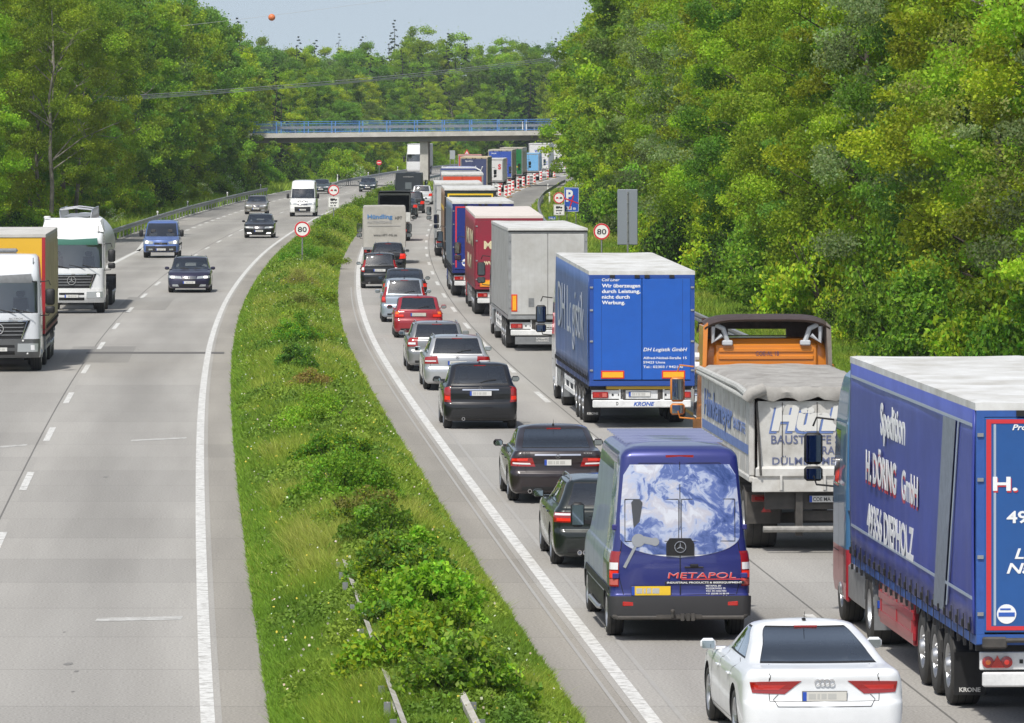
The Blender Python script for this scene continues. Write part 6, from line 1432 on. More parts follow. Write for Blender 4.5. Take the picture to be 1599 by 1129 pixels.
# tanker
loc,rz=placeL(114,488,12.0)
root=thing('tank_lorry','white silo tanker lorry with curved top rails and an orange hazard plate','lorry',loc,rz,GL_)
fa=12.0; TW=mat('tank_white',(.62,.64,.65),.3,.25,noise=.2)
wheel_set(root,[(x*1.22,y) for y in (0,1.31,2.62) for x in (1,-1)],.5,.385,'truck',rr=.57); wheel_set(root,[(x*1.22,fa-3.7) for x in (1,-1)],.5,.56,'dish',rr=.57); wheel_set(root,[(x*1.22,fa) for x in (1,-1)],.5,.315,'truck',rr=.57)
MB().lathe([(-2.6,.2),(-2.45,.9),(-2.1,1.12),(-1.0,1.22),(9.0,1.22),(9.4,1.1),(9.55,.7),(9.6,0)],'y',(0,0,2.42),n=40).build('tank',TW,root,smooth=35)
b=MB()
for sg in (-1,1):
    b.tube([(sg*.55,9.3,3.35),(sg*.62,9.2,3.80),(sg*.62,8.6,3.92),(sg*.62,2,3.92),(sg*.6,1.0,3.5)],.03,n=6)
    for y in np.arange(1.5,9,1.0): b.tube([(sg*.62,y,3.5),(sg*.62,y,3.92)],.02,n=6)
for y in (9.2,8.6,5): b.tube([(-.62,y,3.9),(0,y,3.98),(.62,y,3.9)],.03,n=6)
b.build('top_rail',ALU,root)
b=MB(); b.box(-.5,.5,1.2,9.0,3.60,3.64); b.box(1.0,1.2,-1,9.0,2.9,3.35); 
for y in np.arange(-1,9,.35): b.box(1.16,1.24,y,y+.05,2.85,3.4)
b.build('walkway',ALUFR,root)
MB().box(-.5,-.35,-2,10,.8,1.2).box(.35,.5,-2,10,.8,1.2).box(-1.2,1.2,-2.4,-2.2,.5,1.1).build('chassis',CHASSIS,root)
b=MB(); 
for y in (0,1.31,2.62,fa-3.7): mudguard(b,y,.57,.72,1.24)
b.build('mudguard',BLACK,root)
sh=cab(root,fa-.75,fa+1.42,3.25,1.24,paint('white',(.74,.76,.78)),wsz=(1.75,2.65))
front_cab(root,sh,WHITE,starr=.17,visor=mat('visor_green',(.05,.16,.12),.3),lit=True)
b=MB(); b.hexa([(-1.2,fa-.7,3.12),(1.2,fa-.7,3.12),(1.2,fa+.75,3.12),(-1.2,fa+.75,3.12),(-1.12,fa-.7,3.62),(1.12,fa-.7,3.62),(1.05,fa+.35,3.52),(-1.05,fa+.35,3.52)]); b.build('roof_spoiler',WHITE,root)
b=MB(); b.box(1.0,1.22,fa+1.1,fa+1.2,1.0,1.0); 
y=sh.pt(1.2,4.0).y; MB().box(.88,1.22,y+.05,y+.07,1.15,1.42).build('hazard_plate',mat('hazard_orange',(.8,.22,.02),.4),root)
lettering(root,'220',.5,.18,(.25,9.58,3.30),'front',INK,bold=.05)
b=MB(); b.lathe([(3.62,.13),(3.68,.13),(3.70,.10),(3.70,0)],'z',(1.0,fa-.2,0),n=14); b.build('roof_lamp',mat('lamp_white',(.7,.7,.72),.3),root)
# far white lorry behind the pier
loc,rz=placeL(650,273,12.35)
root,s=semi(dict(name='articulated_lorry',label='white lorry coming out from behind the bridge pier',cat='lorry',group=GL_,loc=loc,rz=rz,side=(.55,.55,.54),rear=(.6,.6,.6),type='box',H=4.0,cabcol=(.7,.71,.72),cabtop=3.9,detail=False,hang=False))
# ------------------------------------------------------------------ bridge
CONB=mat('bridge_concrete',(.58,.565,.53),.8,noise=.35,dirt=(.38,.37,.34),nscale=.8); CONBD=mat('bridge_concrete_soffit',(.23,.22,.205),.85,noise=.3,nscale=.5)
BR=thing('road_bridge','concrete road bridge with blue railings crossing both carriageways','bridge',(-9.6,640,0),R(-1.2))
def bz(x): return .010*x
x0,x1=-46,44
b=MB(); sec=[(x,) for x in np.linspace(x0,x1,31)]
def longbox(b,y0,y1,z0,z1,xa=x0,xb=x1,n=30,sagf=lambda x:0):
    for i in range(n):
        a=xa+(xb-xa)*i/n; c=xa+(xb-xa)*(i+1)/n
        b.hexa([(a,y0,z0+bz(a)+sagf(a)),(c,y0,z0+bz(c)+sagf(c)),(c,y1,z0+bz(c)+sagf(c)),(a,y1,z0+bz(a)+sagf(a)),(a,y0,z1+bz(a)),(c,y0,z1+bz(c)),(c,y1,z1+bz(c)),(a,y1,z1+bz(a))])
longbox(b,0,8.5,5.42,5.9,n=15); b.build('deck_edge',CONB,BR)
b=MB(); longbox(b,.7,7.8,4.85,5.418,n=15); b.build('girder',CONBD,BR)
b=MB(); b.box(-.45,.45,1.2,7.2,-.1,4.9); b.build('pier',CONB,BR)
for xx in (-40,38): MB().box(xx-3,xx+3,.3,8.2,-.1,4.9+bz(xx)).build('abutment',CONB,BR)
BLUR=mat('railing_blue',(.09,.23,.55),.4)
for y in (.15,8.3):
    b=MB()
    for xa in np.arange(x0,x1,3.0): b.box(xa-.05,xa+.05,y-.04,y+.04,5.9+bz(xa),7.15+bz(xa))
    for i in range(int((x1-x0)/3)):
        a=x0+3*i; c=a+3
        for z in (7.12,6.9,6.0): b.hexa([(a,y-.03,z+bz(a)),(c,y-.03,z+bz(c)),(c,y+.03,z+bz(c)),(a,y+.03,z+bz(a)),(a,y-.03,z+.06+bz(a)),(c,y-.03,z+.06+bz(c)),(c,y+.03,z+.06+bz(c)),(a,y+.03,z+.06+bz(a))])
        for k in range(1,20): xx=a+k*.15; b.box(xx-.008,xx+.008,y-.012,y+.012,6.05+bz(xx),6.93+bz(xx))
    b.build('railing',BLUR,BR)
b=MB()
for y in (1.3,):
    longbox(b,y,y+.06,6.35,6.65,n=30)
    for xa in np.arange(x0,x1,2.0): b.box(xa-.05,xa+.05,y+.06,y+.14,5.9+bz(xa),6.65+bz(xa))
b.build('crash_barrier',STEEL,BR)
# marker posts on the bridge
DP={}
def delineator(x,y,z,label,rz=0,h=1.0):
    if 'o' not in DP:
        o=thing('marker_post',label,'marker post',(x,y,z),rz,'white marker posts along the road'); b=MB(); b.hexa([(-.06,-.05,0),(.06,-.05,0),(.05,.05,0),(-.05,.05,0),(-.06,-.05,h-.03),(.06,-.05,h-.03),(.05,.05,h),(-.05,.05,h)]); b.build('post',mat('post_white',(.75,.76,.76),.45),o)
        MB().box(-.063,.063,-.053,.053,h-.33,h-.12).build('black_band',BLACK,o); MB().box(-.03,.03,-.058,-.053,h-.30,h-.15).build('reflector',mat('reflector_white',(.8,.8,.75),.2),o); DP['o']=o; return o
    o=copy_tree(DP['o']); o.location=(x,y,z); o.rotation_euler=(0,0,rz); o['label']=label; return o
for k,px in enumerate((816,822)):
    delineator((px-CX)/14.4-.0,640.9,5.95+.13,('left','right')[k]+' of the two white marker posts standing on the bridge')
# ------------------------------------------------------------------ guard rails
def guardrail(name,label,f,d0,d1,side,zt=.75,step=4.0,double=False,grp='steel guard rails along the road',railm=None):
    root=thing(name,label,'guard rail',(f(d0),d0,0),0,grp); ox,oy=f(d0),d0; b=MB(); prof=[(.0,-.15),(.07,-.12),(.07,-.04),(.02,0),(.07,.04),(.07,.12),(.0,.15)]
    ds=np.arange(d0,d1+.1,step)
    k0=0
    for d in ds:
        x=f(d)-ox
        for (u,z) in prof: b.v.append((x-side*u,d-oy,zt-.15+z))
    n=len(prof)
    for i in range(len(ds)-1):
        for j in range(n-1): a=i*n+j; b.f.append((a,a+1,a+n+1,a+n)); b.m.append(0)
    o=b.build('rail_beam',railm or STEEL,root,fix=False); sm=o.modifiers.new('t','SOLIDIFY'); sm.thickness=.006
    pm_=None
    for d in ds[:100]:
        q=(f(d)-ox+side*.06,d-oy,0)
        if pm_ is None: pm_=MB().box(-.04,.04,-.03,.03,-.1,zt-.05).build('rail_post',STEEL,root,loc=q).data
        else: link('rail_post',pm_,root,q)
    return root
guardrail('guard_rail','long grey guard rail along the right shoulder, passing behind the queueing lorries',lambda d: refR(d)+11.35,120,640,1)
guardrail('guard_rail','grey guard rail along the left edge of the oncoming lanes, beside the blue minivan',lambda d: refL(d)-10.0,300,566,-1)
guardrail('guard_rail','grey guard rail on the far left before the bridge, behind the oncoming dark cars',lambda d: refL(d)-(5.2+min(1,(d-590)/40)*1.2),592,1000,-1)
guardrail('guard_rail','grey guard rail in the widening median next to the bridge pier',lambda d: refL(d)+1.2,560,900,-1,grp=None)
for sg,off,lb in ((-1,-3.32,'left overgrown rail of the median guard rail, showing between the brambles'),(1,-2.42,'right overgrown rail of the median guard rail, deeper in the brambles')):
    guardrail('guard_rail',lb,lambda d: refR(d)+off,58,92,sg,zt=.60,step=2.0,grp='overgrown guard rails in the median',railm=mat('weathered_rail',(.52,.51,.47),.7,noise=.5,dirt=(.28,.26,.21),nscale=3))
# ------------------------------------------------------------------ signs
SW=mat('sign_white',(.78,.78,.76),.4); SR=mat('sign_red',(.60,.02,.03),.4); SB=mat('sign_blue',(.02,.09,.45),.4); SGB=mat('sign_grey_back',(.24,.27,.31),.5,.1)
def disc(b,cx,cz,r,y0,y1,n=32,m=0): b.prism(circle(cx,cz,r,n),'y',y0,y1,m)
def post(root,h,r=.035,x=0): MB().tube([(x,.05,-.05),(x,.05,h)],r,n=10).build('post',STEEL,root)
def round_sign(px,py,s_,dia,label,kind,cat='traffic sign',group='round traffic signs beside the carriageways',name='speed_limit_sign',plate2=False):
    d=F/s_; z=CAMH-(py-YH)/s_; x=(px-CX)/s_; root=thing(name,label,cat,(x,d,0),math.atan2(-x,d)*0,group); r=dia/2
    post(root,z+r-.05)
    b=MB(); disc(b,0,z,r,0,.02); b.build('sign_panel',SW,root); b=MB(); ringflat(b,0,z,r*.80,r*.985,-.006,.0,n=36); b.build('red_ring',SR,root)
    if kind=='80': lettering(root,'80',r*1.12,r*.66,(0,-.006,z-r*.33),'rear',INK,bold=.012,center=True)
    elif kind=='noover':
        for sg,m_ in ((-1,SR),(1,INK)):
            cx=sg*r*.33; w_=r*.24; b=MB(); b.box(cx-w_,cx+w_,-.008,-.0,z-r*.12,z+r*.04); b.box(cx-w_*.7,cx+w_*.6,-.008,-.0,z+r*.04,z+r*.16); disc(b,cx-w_*.55,z-r*.14,r*.06,-.009,0,12); disc(b,cx+w_*.55,z-r*.14,r*.06,-.009,0,12); b.build('car_symbol',m_,root)
    elif kind=='noentry':
        disc_=MB(); disc(disc_,0,z,r*.985,-.008,-.002); disc_.build('red_face',SR,root); MB().box(-r*.7,r*.7,-.014,-.008,z-r*.16,z+r*.16).build('white_bar',SW,root)
    if plate2:
        zc=z-r-plate2[1]/2-.06; w_,h_=plate2; MB().box(-w_/2,w_/2,0,.02,zc-h_/2,zc+h_/2,bev=.004).build('additional_plate',SW,root)
        b=MB(); 
        for (xa,xb,za,zb_) in ((-.42,-.40,-.5,.5),): pass
        for e in ((-w_/2+.02,-w_/2+.035,-h_/2+.02,h_/2-.02),(w_/2-.035,w_/2-.02,-h_/2+.02,h_/2-.02),(-w_/2+.02,w_/2-.02,-h_/2+.02,-h_/2+.035),(-w_/2+.02,w_/2-.02,h_/2-.035,h_/2-.02)): b.box(e[0],e[1],-.004,0,zc+e[2],zc+e[3])
        b.build('plate_border',INK,root); b=MB(); u=w_/2*.6; zz=zc+h_*.22
        b.box(-u,u*.4,-.005,0,zz-h_*.06,zz+h_*.12); b.box(u*.45,u,-.005,0,zz-h_*.06,zz+h_*.06)
        for q in (-.7,-.3,.6): disc(b,q*u,zz-h_*.08,h_*.045,-.006,0,12)
        zz=zc-h_*.05; b.box(-u,u,-.005,0,zz-h_*.03,zz+h_*.05); 
        for q in (-.7,.0,.6): disc(b,q*u,zz-h_*.06,h_*.035,-.006,0,12)
        zz=zc-h_*.3; b.box(-u,-u*.2,-.005,0,zz-h_*.05,zz+h_*.02); b.box(u*.1,u*.6,-.005,0,zz-h_*.05,zz+h_*.06); b.build('vehicle_symbols',INK,root)
    return root
round_sign(472,358,32,.78,'round white 80 sign with red ring standing in the grass of the median','80')
round_sign(939.5,361.5,34,.76,'round white 80 sign with red ring left of the tall grey sign back','80')
round_sign(521,297,22.7,.76,'round no-overtaking sign above a white vehicle plate, in front of the white van',"noover",name='no_overtaking_sign',plate2=(.78,.78))
round_sign(873,309,23.5,.76,'round no-overtaking sign above a white vehicle plate, left of the blue parking sign',"noover",name='no_overtaking_sign',plate2=(.72,.72))
round_sign(592,254,13.0,.62,'round red no-entry sign with white bar, far off beside the oncoming lanes','noentry',name='no_entry_sign')
# crossed-out parking sign
s_=23.5; d=F/s_+.5; x=(892.5-CX)/s_; z=CAMH-(312-YH)/s_; root=thing('parking_sign','blue parking sign crossed out by red lines, on two thin posts at the right verge','traffic sign',(x,d,0)); w_,h_=.98,1.62
post(root,z+.6,x=-.3); post(root,z+.6,x=.3); MB().box(-w_/2,w_/2,0,.03,z-h_/2,z+h_/2,bev=.01).build('sign_panel',SB,root)
b=MB(); 
for e in ((-w_/2+.02,-w_/2+.04,-h_/2+.02,h_/2-.02),(w_/2-.04,w_/2-.02,-h_/2+.02,h_/2-.02),(-w_/2+.02,w_/2-.02,-h_/2+.02,-h_/2+.04),(-w_/2+.02,w_/2-.02,h_/2-.04,h_/2-.02)): b.box(e[0],e[1],-.004,0,z+e[2],z+e[3])
b.build('white_border',SW,root); lettering(root,'P',.46,.78,(-.36,-.004,z-.10),'rear',SW,bold=.035); lettering(root,'200 m',.62,.24,(-.34,-.004,z-.68),'rear',SW,bold=.02)
b=MB(); b.hexa([(-.47,-.012,z+.05),(-.47,-.012,z+.13),(-.47,-.006,z+.13),(-.47,-.006,z+.05),(.47,-.012,z-.28),(.47,-.012,z-.20),(.47,-.006,z-.20),(.47,-.006,z-.28)]); b.hexa([(.10,-.016,z+.30),(.18,-.016,z+.30),(.18,-.01,z+.30),(.10,-.01,z+.30),(-.18,-.016,z-.62),(-.10,-.016,z-.62),(-.10,-.01,z-.62),(-.18,-.01,z-.62)]); b.build('red_cross_line',SR,root)
# tall grey sign seen from behind
s_=34.; d=F/s_; x=(980-CX)/s_; z=CAMH-(339-YH)/s_; root=thing('large_sign_back','tall narrow grey sign seen from behind, before the right-hand wood','traffic sign',(x,d,0),R(4)); w_,h_=.93,2.55
MB().box(-w_/2,w_/2,0,.05,z-h_/2,z+h_/2,bev=.03).build('sign_panel',SGB,root); MB().box(-.035,.035,-.05,0,-.1,z+h_/2-.1).build('post',STEEL,root)
b=MB()
for k in range(6): zz=z-h_/2+.2+k*.43; b.lathe([(-.05,.03),(-.07,.028),(-.071,0)],'y',(0,0,zz),n=8)
b.build('bolt',ALU,root)
# small blue location board, right verge
s_=21.5; root=thing('location_board','small blue board with white digits low on the right verge beyond the grey lorry','sign',((862-CX)/s_,F/s_,0)); z=CAMH-(341-YH)/s_; post(root,z); MB().box(-.27,.27,0,.02,z-.13,z+.13).build('sign_panel',SB,root); lettering(root,'286,5',.44,.13,(0,-.003,z-.065),'rear',SW,center=True,bold=.02)
# warning triangle and grey sign back at the far median
s_=11.6; root=thing('warning_sign','red-edged warning triangle above the queue, far off in the median','traffic sign',((729-CX)/s_,F/s_,0)); z=CAMH-(239-YH)/s_; post(root,z-.3,.05)
t=lambda r: [(r*math.cos(R(90+120*k)),z-.1+r*math.sin(R(90+120*k))) for k in range(3)]
MB().prism(t(.62),'y',0,.03).build('sign_panel',SR,root); MB().prism(t(.36),'y',-.01,0).build('white_face',SW,root); MB().box(-.04,.04,-.014,-.01,z-.22,z+.04).build('symbol',INK,root)
s_=12.0; root=thing('far_sign_back','pale grey two-post sign seen from behind, just left of the far warning triangle','traffic sign',((706.5-CX)/s_,F/s_,0)); z=CAMH-(242-YH)/s_; post(root,z+.5,.05,-.3); post(root,z+.5,.05,.3); MB().box(-.34,.34,0,.03,z-.55,z+.6).build('sign_panel',mat('sign_pale_back',(.36,.39,.40),.5,.3),root)
# ------------------------------------------------------------------ beacons
BP={}
def beacon(px,py,label):
    p=P(px,py)
    if 'o' not in BP:
        root=thing('traffic_beacon',label,'traffic beacon',p,0,'red and white traffic beacons along the queue'); w_,z0,z1=.155,.18,1.22
        MB().box(-.25,.25,-.35,.35,0,.10,bev=.03).build('foot',mat('beacon_foot',(.30,.17,.06),.7),root); MB().box(-w_,w_,0,.04,z0,z1,bev=.01).build('board',SW,root)
        b=MB(); n=3; hh=(z1-z0)/n
        for k in range(n):
            zc=z0+hh*(k+.5)
            b.prism([(-w_+.02,zc),(w_-.02,zc+hh*.42),(w_-.02,zc+hh*.0+hh*.42-hh*.0-hh*.02),(w_-.02,zc-hh*.44)],'y',-.008,0)
        b.build('red_arrow_band',SR,root); BP['o']=root; return root
    o=copy_tree(BP['o']); o.location=p; o['label']=label; return o
ords=['first','second','third','fourth','fifth','sixth','seventh','eighth','ninth','tenth','eleventh','twelfth']
for k,(px,py) in enumerate(((780,309),(789.6,309.5),(795.5,308),(800.6,301),(808.6,298),(817.2,293.5),(824.6,291.5),(834.3,288),(844.4,283.5),(855,280.5),(865.2,278),(877.5,269.5))):
    o=beacon(px,py,'%s red and white beacon of the row beside the lorries, counted from the near end'%ords[k]); o.rotation_euler=(0,0,rng.uniform(-.25,.25)*(1 if k else 0))
# marker posts
for k,(px,py,lb) in enumerate(((246,352,'white marker post behind the left guard rail, beyond the blue minivan'),(293,334,'second white marker post behind the left guard rail'),(355,318,'third white marker post behind the left guard rail'),(407,304,'fourth white marker post behind the left guard rail'),
    (527,286,'white marker post at the start of the far left guard rail'),(575,282,'white marker post midway along the far left guard rail'),(621,272,'white marker post near the bridge pier on the far left'),(858,318,'white marker post at the right guard rail bend, nearest'),(855.5,303,'white marker post at the right guard rail bend, farther'))):
    p=P(px,py); delineator(p.x,p.y,0,lb)
# ------------------------------------------------------------------ power lines and marker ball
WIREM=mat('wire',(.42,.43,.43),.6)
def wire(px0,py0,px1,py1,d,sag,label,r=.022,name='power_line',d1=None):
    s=F/d; a=Vector(((px0-CX)/s,d,CAMH-(py0-YH)/s)); d1=d1 or d+6; s1=F/d1; c=Vector(((px1-CX)/s1,d1,CAMH-(py1-YH)/s1)); e=(c-a); a0=a-e*.5; c1=c+e*.35; b=MB(); pts=[]
    for i in range(41):
        u=i/40; q=a0+(c1-a0)*u; q.z+= sag*((2*u-1)**2-.13)*1.0; pts.append(q)
    b.tube(pts,r,n=5); return tag(b.build(name,WIREM),label,'power line','overhead power cables')
for k,(a,b_) in enumerate(((147.5,95),(150,98.5),(153.5,97),(152,101))): wire(258,a,850,b_,440,1.0,['uppermost','second','third','lowest'][k]+' of the four cables sagging across the wood above the bridge',d1=600)
o=wire(235,46,620,0,500,.3,'thin single cable high in the sky carrying the orange ball',r=.012)
s=F/500.; o=MB().lathe([(-.30+.6*i/16,math.sqrt(max(0,.09-(-.30+.6*i/16)**2))) for i in range(17)],'z',((424-CX)/s,500.5,CAMH-(27-YH)/s),n=24).build('marker_ball',mat('ball_orange',(.62,.17,.05),.5),smooth=60); tag(o,'orange aviation marker ball hanging on the thin cable in the sky','marker ball')
HAZE = 0.0001
# ------------------------------------------------------------------ trees and shrubs
BARK=mat('bark',(.085,.07,.055),.9,noise=.5,nscale=4,bump=.5); BARKP=mat('bark_pale',(.30,.28,.24),.85,noise=.55,dirt=(.10,.09,.075),nscale=3)
def tree_meshes(name,seed,H,Rc,nl,ls,base,alt=None,pa=.2,low=.12,sparse=1.0,bark=None,conifer=False,nclump=90,lean=.0,trunk_r=.22,drop=.5):
    rg=np.random.default_rng(seed); rr=random.Random(seed); b=MB(); cl=[]
    top=H*.93; pts=[Vector((0,0,-.3))]
    for i in range(1,9): z=top*i/8; pts.append(Vector((lean*z+rr.uniform(-.18,.18)*i/3,rr.uniform(-.18,.18)*i/3,z)))
    b.tube(pts,trunk_r,n=7,r1=.03)
    if conifer:
        n=nclump
        for k in range(n):
            u=(k+.5)/n; z=H*(.06+.94*u); r=Rc*(1-u)**.85*rr.uniform(.75,1.1)+.12; a=k*2.4
            m=max(2,int(7*(1-u)+2))
            for j in range(m):
                q=(j+1)/m; aa=a+rr.uniform(-.5,.5); cl.append((r*q*math.cos(aa),r*q*math.sin(aa),z-.35*r*q,.16+.30*(1-u),.5))
    else:
        limbs=[]
        for k in range(15):
            u=rr.uniform(low,.86); base_=pts[0].lerp(pts[-1],u); base_=Vector((lean*u*top+0,0,u*top)); a=k*2.4+rr.uniform(-.4,.4)
            prof=math.sin(math.pi*min(1,max(.05,(u-low*.6)/(1-low*.6)))**.75)**.6; L_=Rc*prof*rr.uniform(.7,1.1)*.9; rise=rr.uniform(.35,.9)*L_
            mid=base_+Vector((math.cos(a)*L_*.5,math.sin(a)*L_*.5,rise*.6)); end=base_+Vector((math.cos(a+.15)*L_,math.sin(a+.15)*L_,rise))
            if end.z>H*.97: end.z=H*.97
            b.tube([base_,mid,end],trunk_r*.38*(1-u*.6),n=5,r1=.015); limbs.append((base_,mid,end))
            for j in range(3):
                q=mid.lerp(end,rr.uniform(0,.8)); e=q+Vector((rr.uniform(-1,1),rr.uniform(-1,1),rr.uniform(.1,.9)))*Rc*.3; b.tube([q,e],.025,n=4,r1=.008); limbs.append((q,q.lerp(e,.5),e))
        for k in range(nclump):
            # shell-biased positions in a lumpy egg plus some on the limbs
            if rr.random()<.35: q=rr.choice(limbs); p=q[1].lerp(q[2],rr.uniform(.2,1.05)); p=p+Vector((rr.gauss(0,.3),rr.gauss(0,.3),rr.gauss(0,.3)))
            else:
                u=rr.uniform(low*.7,1)**.85; z=H*u; a=rr.uniform(0,6.283); w_=math.sin(math.pi*min(.985,max(.07,(u-low*.55)/(1.03-low*.55)))**.8)**.55
                lump=1+.22*math.sin(3*a+seed)+.15*math.sin(5*a+u*9+seed*2); r=Rc*w_*lump*math.sqrt(rr.uniform(.35,1)); p=Vector((r*math.cos(a)+lean*z,r*math.sin(a),z))
            cl.append((p.x,p.y,p.z,rr.uniform(.40,1.05)*Rc/4.2*(90/nclump)**.28,rr.uniform(.45,.75)))
    cl=np.array(cl); w=cl[:,3]**2; w=w/w.sum(); n=int(nl*sparse); idx=rg.choice(len(cl),n,p=w); d=rg.normal(size=(n,3)); d/=np.linalg.norm(d,axis=1)[:,None]; rad=rg.random(n)**.45
    Cc=cl[idx,:3]+d*(rad*cl[idx,3])[:,None]*np.stack([np.ones(n),np.ones(n),cl[idx,4]],1)
    if not conifer:
        # a few leaves loose between clumps
        k=int(n*.10); Cc[:k]+=rg.normal(size=(k,3))*.45
    Cc[:,2]=np.maximum(Cc[:,2],.05)
    ct=1+.20*rg.normal(size=len(cl)); cm=np.clip(rg.random(len(cl))*1.0*(2.2*pa),0,1)[:,None]; cb=np.array(base)[None,:]*(1-cm)+np.array(alt if alt is not None else base)[None,:]*cm
    T=cb[idx]*(1+.13*rg.normal(size=(n,1)))*(1+.05*rg.normal(size=(n,3)))*np.clip(ct[idx],.6,1.5)[:,None]
    V=leaves(Cc,ls,rg,.6 if not conifer else .28,.5)
    me=np_mesh(name+'_crown',V,4,LEAF,np.clip(T,.004,.6)); tk=b.build('t',bark or BARK,smooth=60,fix=False); tm=tk.data; bpy.data.objects.remove(tk)
    return tm,me
def place_tree(name,label,cat,var,x,y,sc,rz,group,zs=1.0,z=0,crown='crown',trunk='trunk'):
    o=thing(name,label,cat,(x,y,z),rz,group); o.scale=(sc,sc,sc*zs); 
    link(trunk,var[0],o); link(crown,var[1],o); return o
YG=(.33,.42,.028); MG=(.185,.34,.032); DG=(.10,.215,.03); OL=(.25,.33,.035); SG=(.27,.37,.16); BR_=(.24,.27,.09); BG=(.225,.37,.03)
NEAR=[('bright yellow-green maple-like',tree_meshes('n1',1,17,4.6,92000,.135,YG,(.18,.20,.02),.25,.05,nclump=150)),
      ('fresh mid-green broadleaf',tree_meshes('n2',2,18,4.8,92000,.135,BG,YG,.2,.05,nclump=150)),
      ('dark green dense',tree_meshes('n3',3,18,4.5,85000,.135,(.12,.23,.04),MG,.3,.04,nclump=130)),
      ('olive and yellow-tinged',tree_meshes('n4',4,17,4.6,76000,.13,OL,YG,.35,.08,nclump=140)),
      ('silvery grey-green willow-like',tree_meshes('n5',5,17,4.2,70000,.115,SG,(.12,.16,.06),.3,.1,nclump=140)),
      ('brownish thinly leaved',tree_meshes('n6',6,17.5,4.2,34000,.12,BR_,OL,.4,.2,nclump=120,bark=BARKP))]
FAR=[('fresh green broadleaf',tree_meshes('f1',11,17,4.8,36000,.22,BG,YG,.25,.04,nclump=190)),
     ('dark green broadleaf',tree_meshes('f2',12,17,4.6,36000,.22,(.12,.23,.045),MG,.3,.04,nclump=170)),
     ('yellow-green broadleaf',tree_meshes('f3',13,16,4.8,36000,.215,YG,OL,.3,.05,nclump=190)),
     ('grey-green broadleaf',tree_meshes('f4',14,16,4.4,34000,.21,(.13,.18,.06),MG,.3,.06,nclump=180)),
     ('thin olive',tree_meshes('f5',15,17,4.2,20000,.21,OL,MG,.4,.12,nclump=90,bark=BARKP))]
SPR=[('dark spruce',tree_meshes('s1',21,19,3.6,24000,.26,(.018,.04,.018),(.03,.055,.02),.3,conifer=True,nclump=44)),('narrow dark spruce',tree_meshes('s2',22,20,2.6,20000,.25,(.02,.042,.02),(.035,.05,.02),.3,conifer=True,nclump=44)),
     ('thin spire-topped spruce',tree_meshes('s3',23,21,1.9,6000,.3,(.022,.04,.022),None,0,conifer=True,nclump=40))]
PALET=[('tall pale-stemmed, loosely leaved',tree_meshes('p1',31,15,4.4,52000,.13,(.15,.23,.025),YG,.3,.30,nclump=110,bark=BARKP,trunk_r=.16,lean=.0)),('slanting pale-stemmed, loosely leaved',tree_meshes('p2',32,14.5,4.4,52000,.13,(.13,.21,.025),YG,.2,.28,nclump=110,bark=BARKP,trunk_r=.15,lean=.05))]
tr=random.Random(99); cnt=0
ORD=lambda n: ['','first','second','third','fourth','fifth','sixth','seventh','eighth','ninth','tenth','eleventh','twelfth','thirteenth','fourteenth','fifteenth','sixteenth','seventeenth','eighteenth','nineteenth','twentieth'][n] if n<=20 else {2:'twenty-',3:'thirty-',4:'forty-',5:'fifty-',6:'sixty-'}[n//10]+['','first','second','third','fourth','fifth','sixth','seventh','eighth','ninth'][n%10] if n%10 else {3:'thirtieth',4:'fortieth',5:'fiftieth',6:'sixtieth',7:'seventieth'}.get(n//10,'last')
def hscale(h,var_h): return h/var_h
# right-hand wood: front row
d=139.; k=0
order=[0,1,4,0,5,1,0,3,2,4,1,0,2,3,0,1,2,0,1,3,4,0,2,1]
while d<690:
    k+=1; near=d<330; i=order[k%len(order)]
    kind,var=(NEAR[i] if near else FAR[(k*7)%5]); 
    off=(17.9 if d<470 else 17.9-min(1,(d-470)/110)*2.2)+tr.uniform(-.4,2.2); h=17.6+tr.uniform(-2.6,1.8)+(0 if d<560 else -1.5); x=refR(d)+off
    place_tree('broadleaf_tree','%s tree, %s from the right picture edge along the right-hand wood'%(kind,ORD(k)),'tree',var,x,d,h/17.5*1.0,tr.uniform(0,6.28),'trees at the front of the right-hand wood',zs=tr.uniform(.95,1.08))
    d+=tr.uniform(6,8.5) if near else tr.uniform(8.5,11)
for row,(o0,st) in enumerate(((24.,7.),(30.,8.))):
    d=150.+row*3; 
    while d<690:
        near=d<260; kind,var=(NEAR[tr.choice([0,1,2,3,1,2])] if near else FAR[tr.randrange(5)])
        place_tree('broadleaf_tree','tall back row tree of the right-hand wood, mostly hidden behind the front trees','tree',var,refR(d)+o0+tr.uniform(-1,1),d,(19.5+tr.uniform(-1,2))/17.5,tr.uniform(0,6.28),'back row trees of the right-hand wood'); d+=st*(1 if near else 1.6)+tr.uniform(0,2)
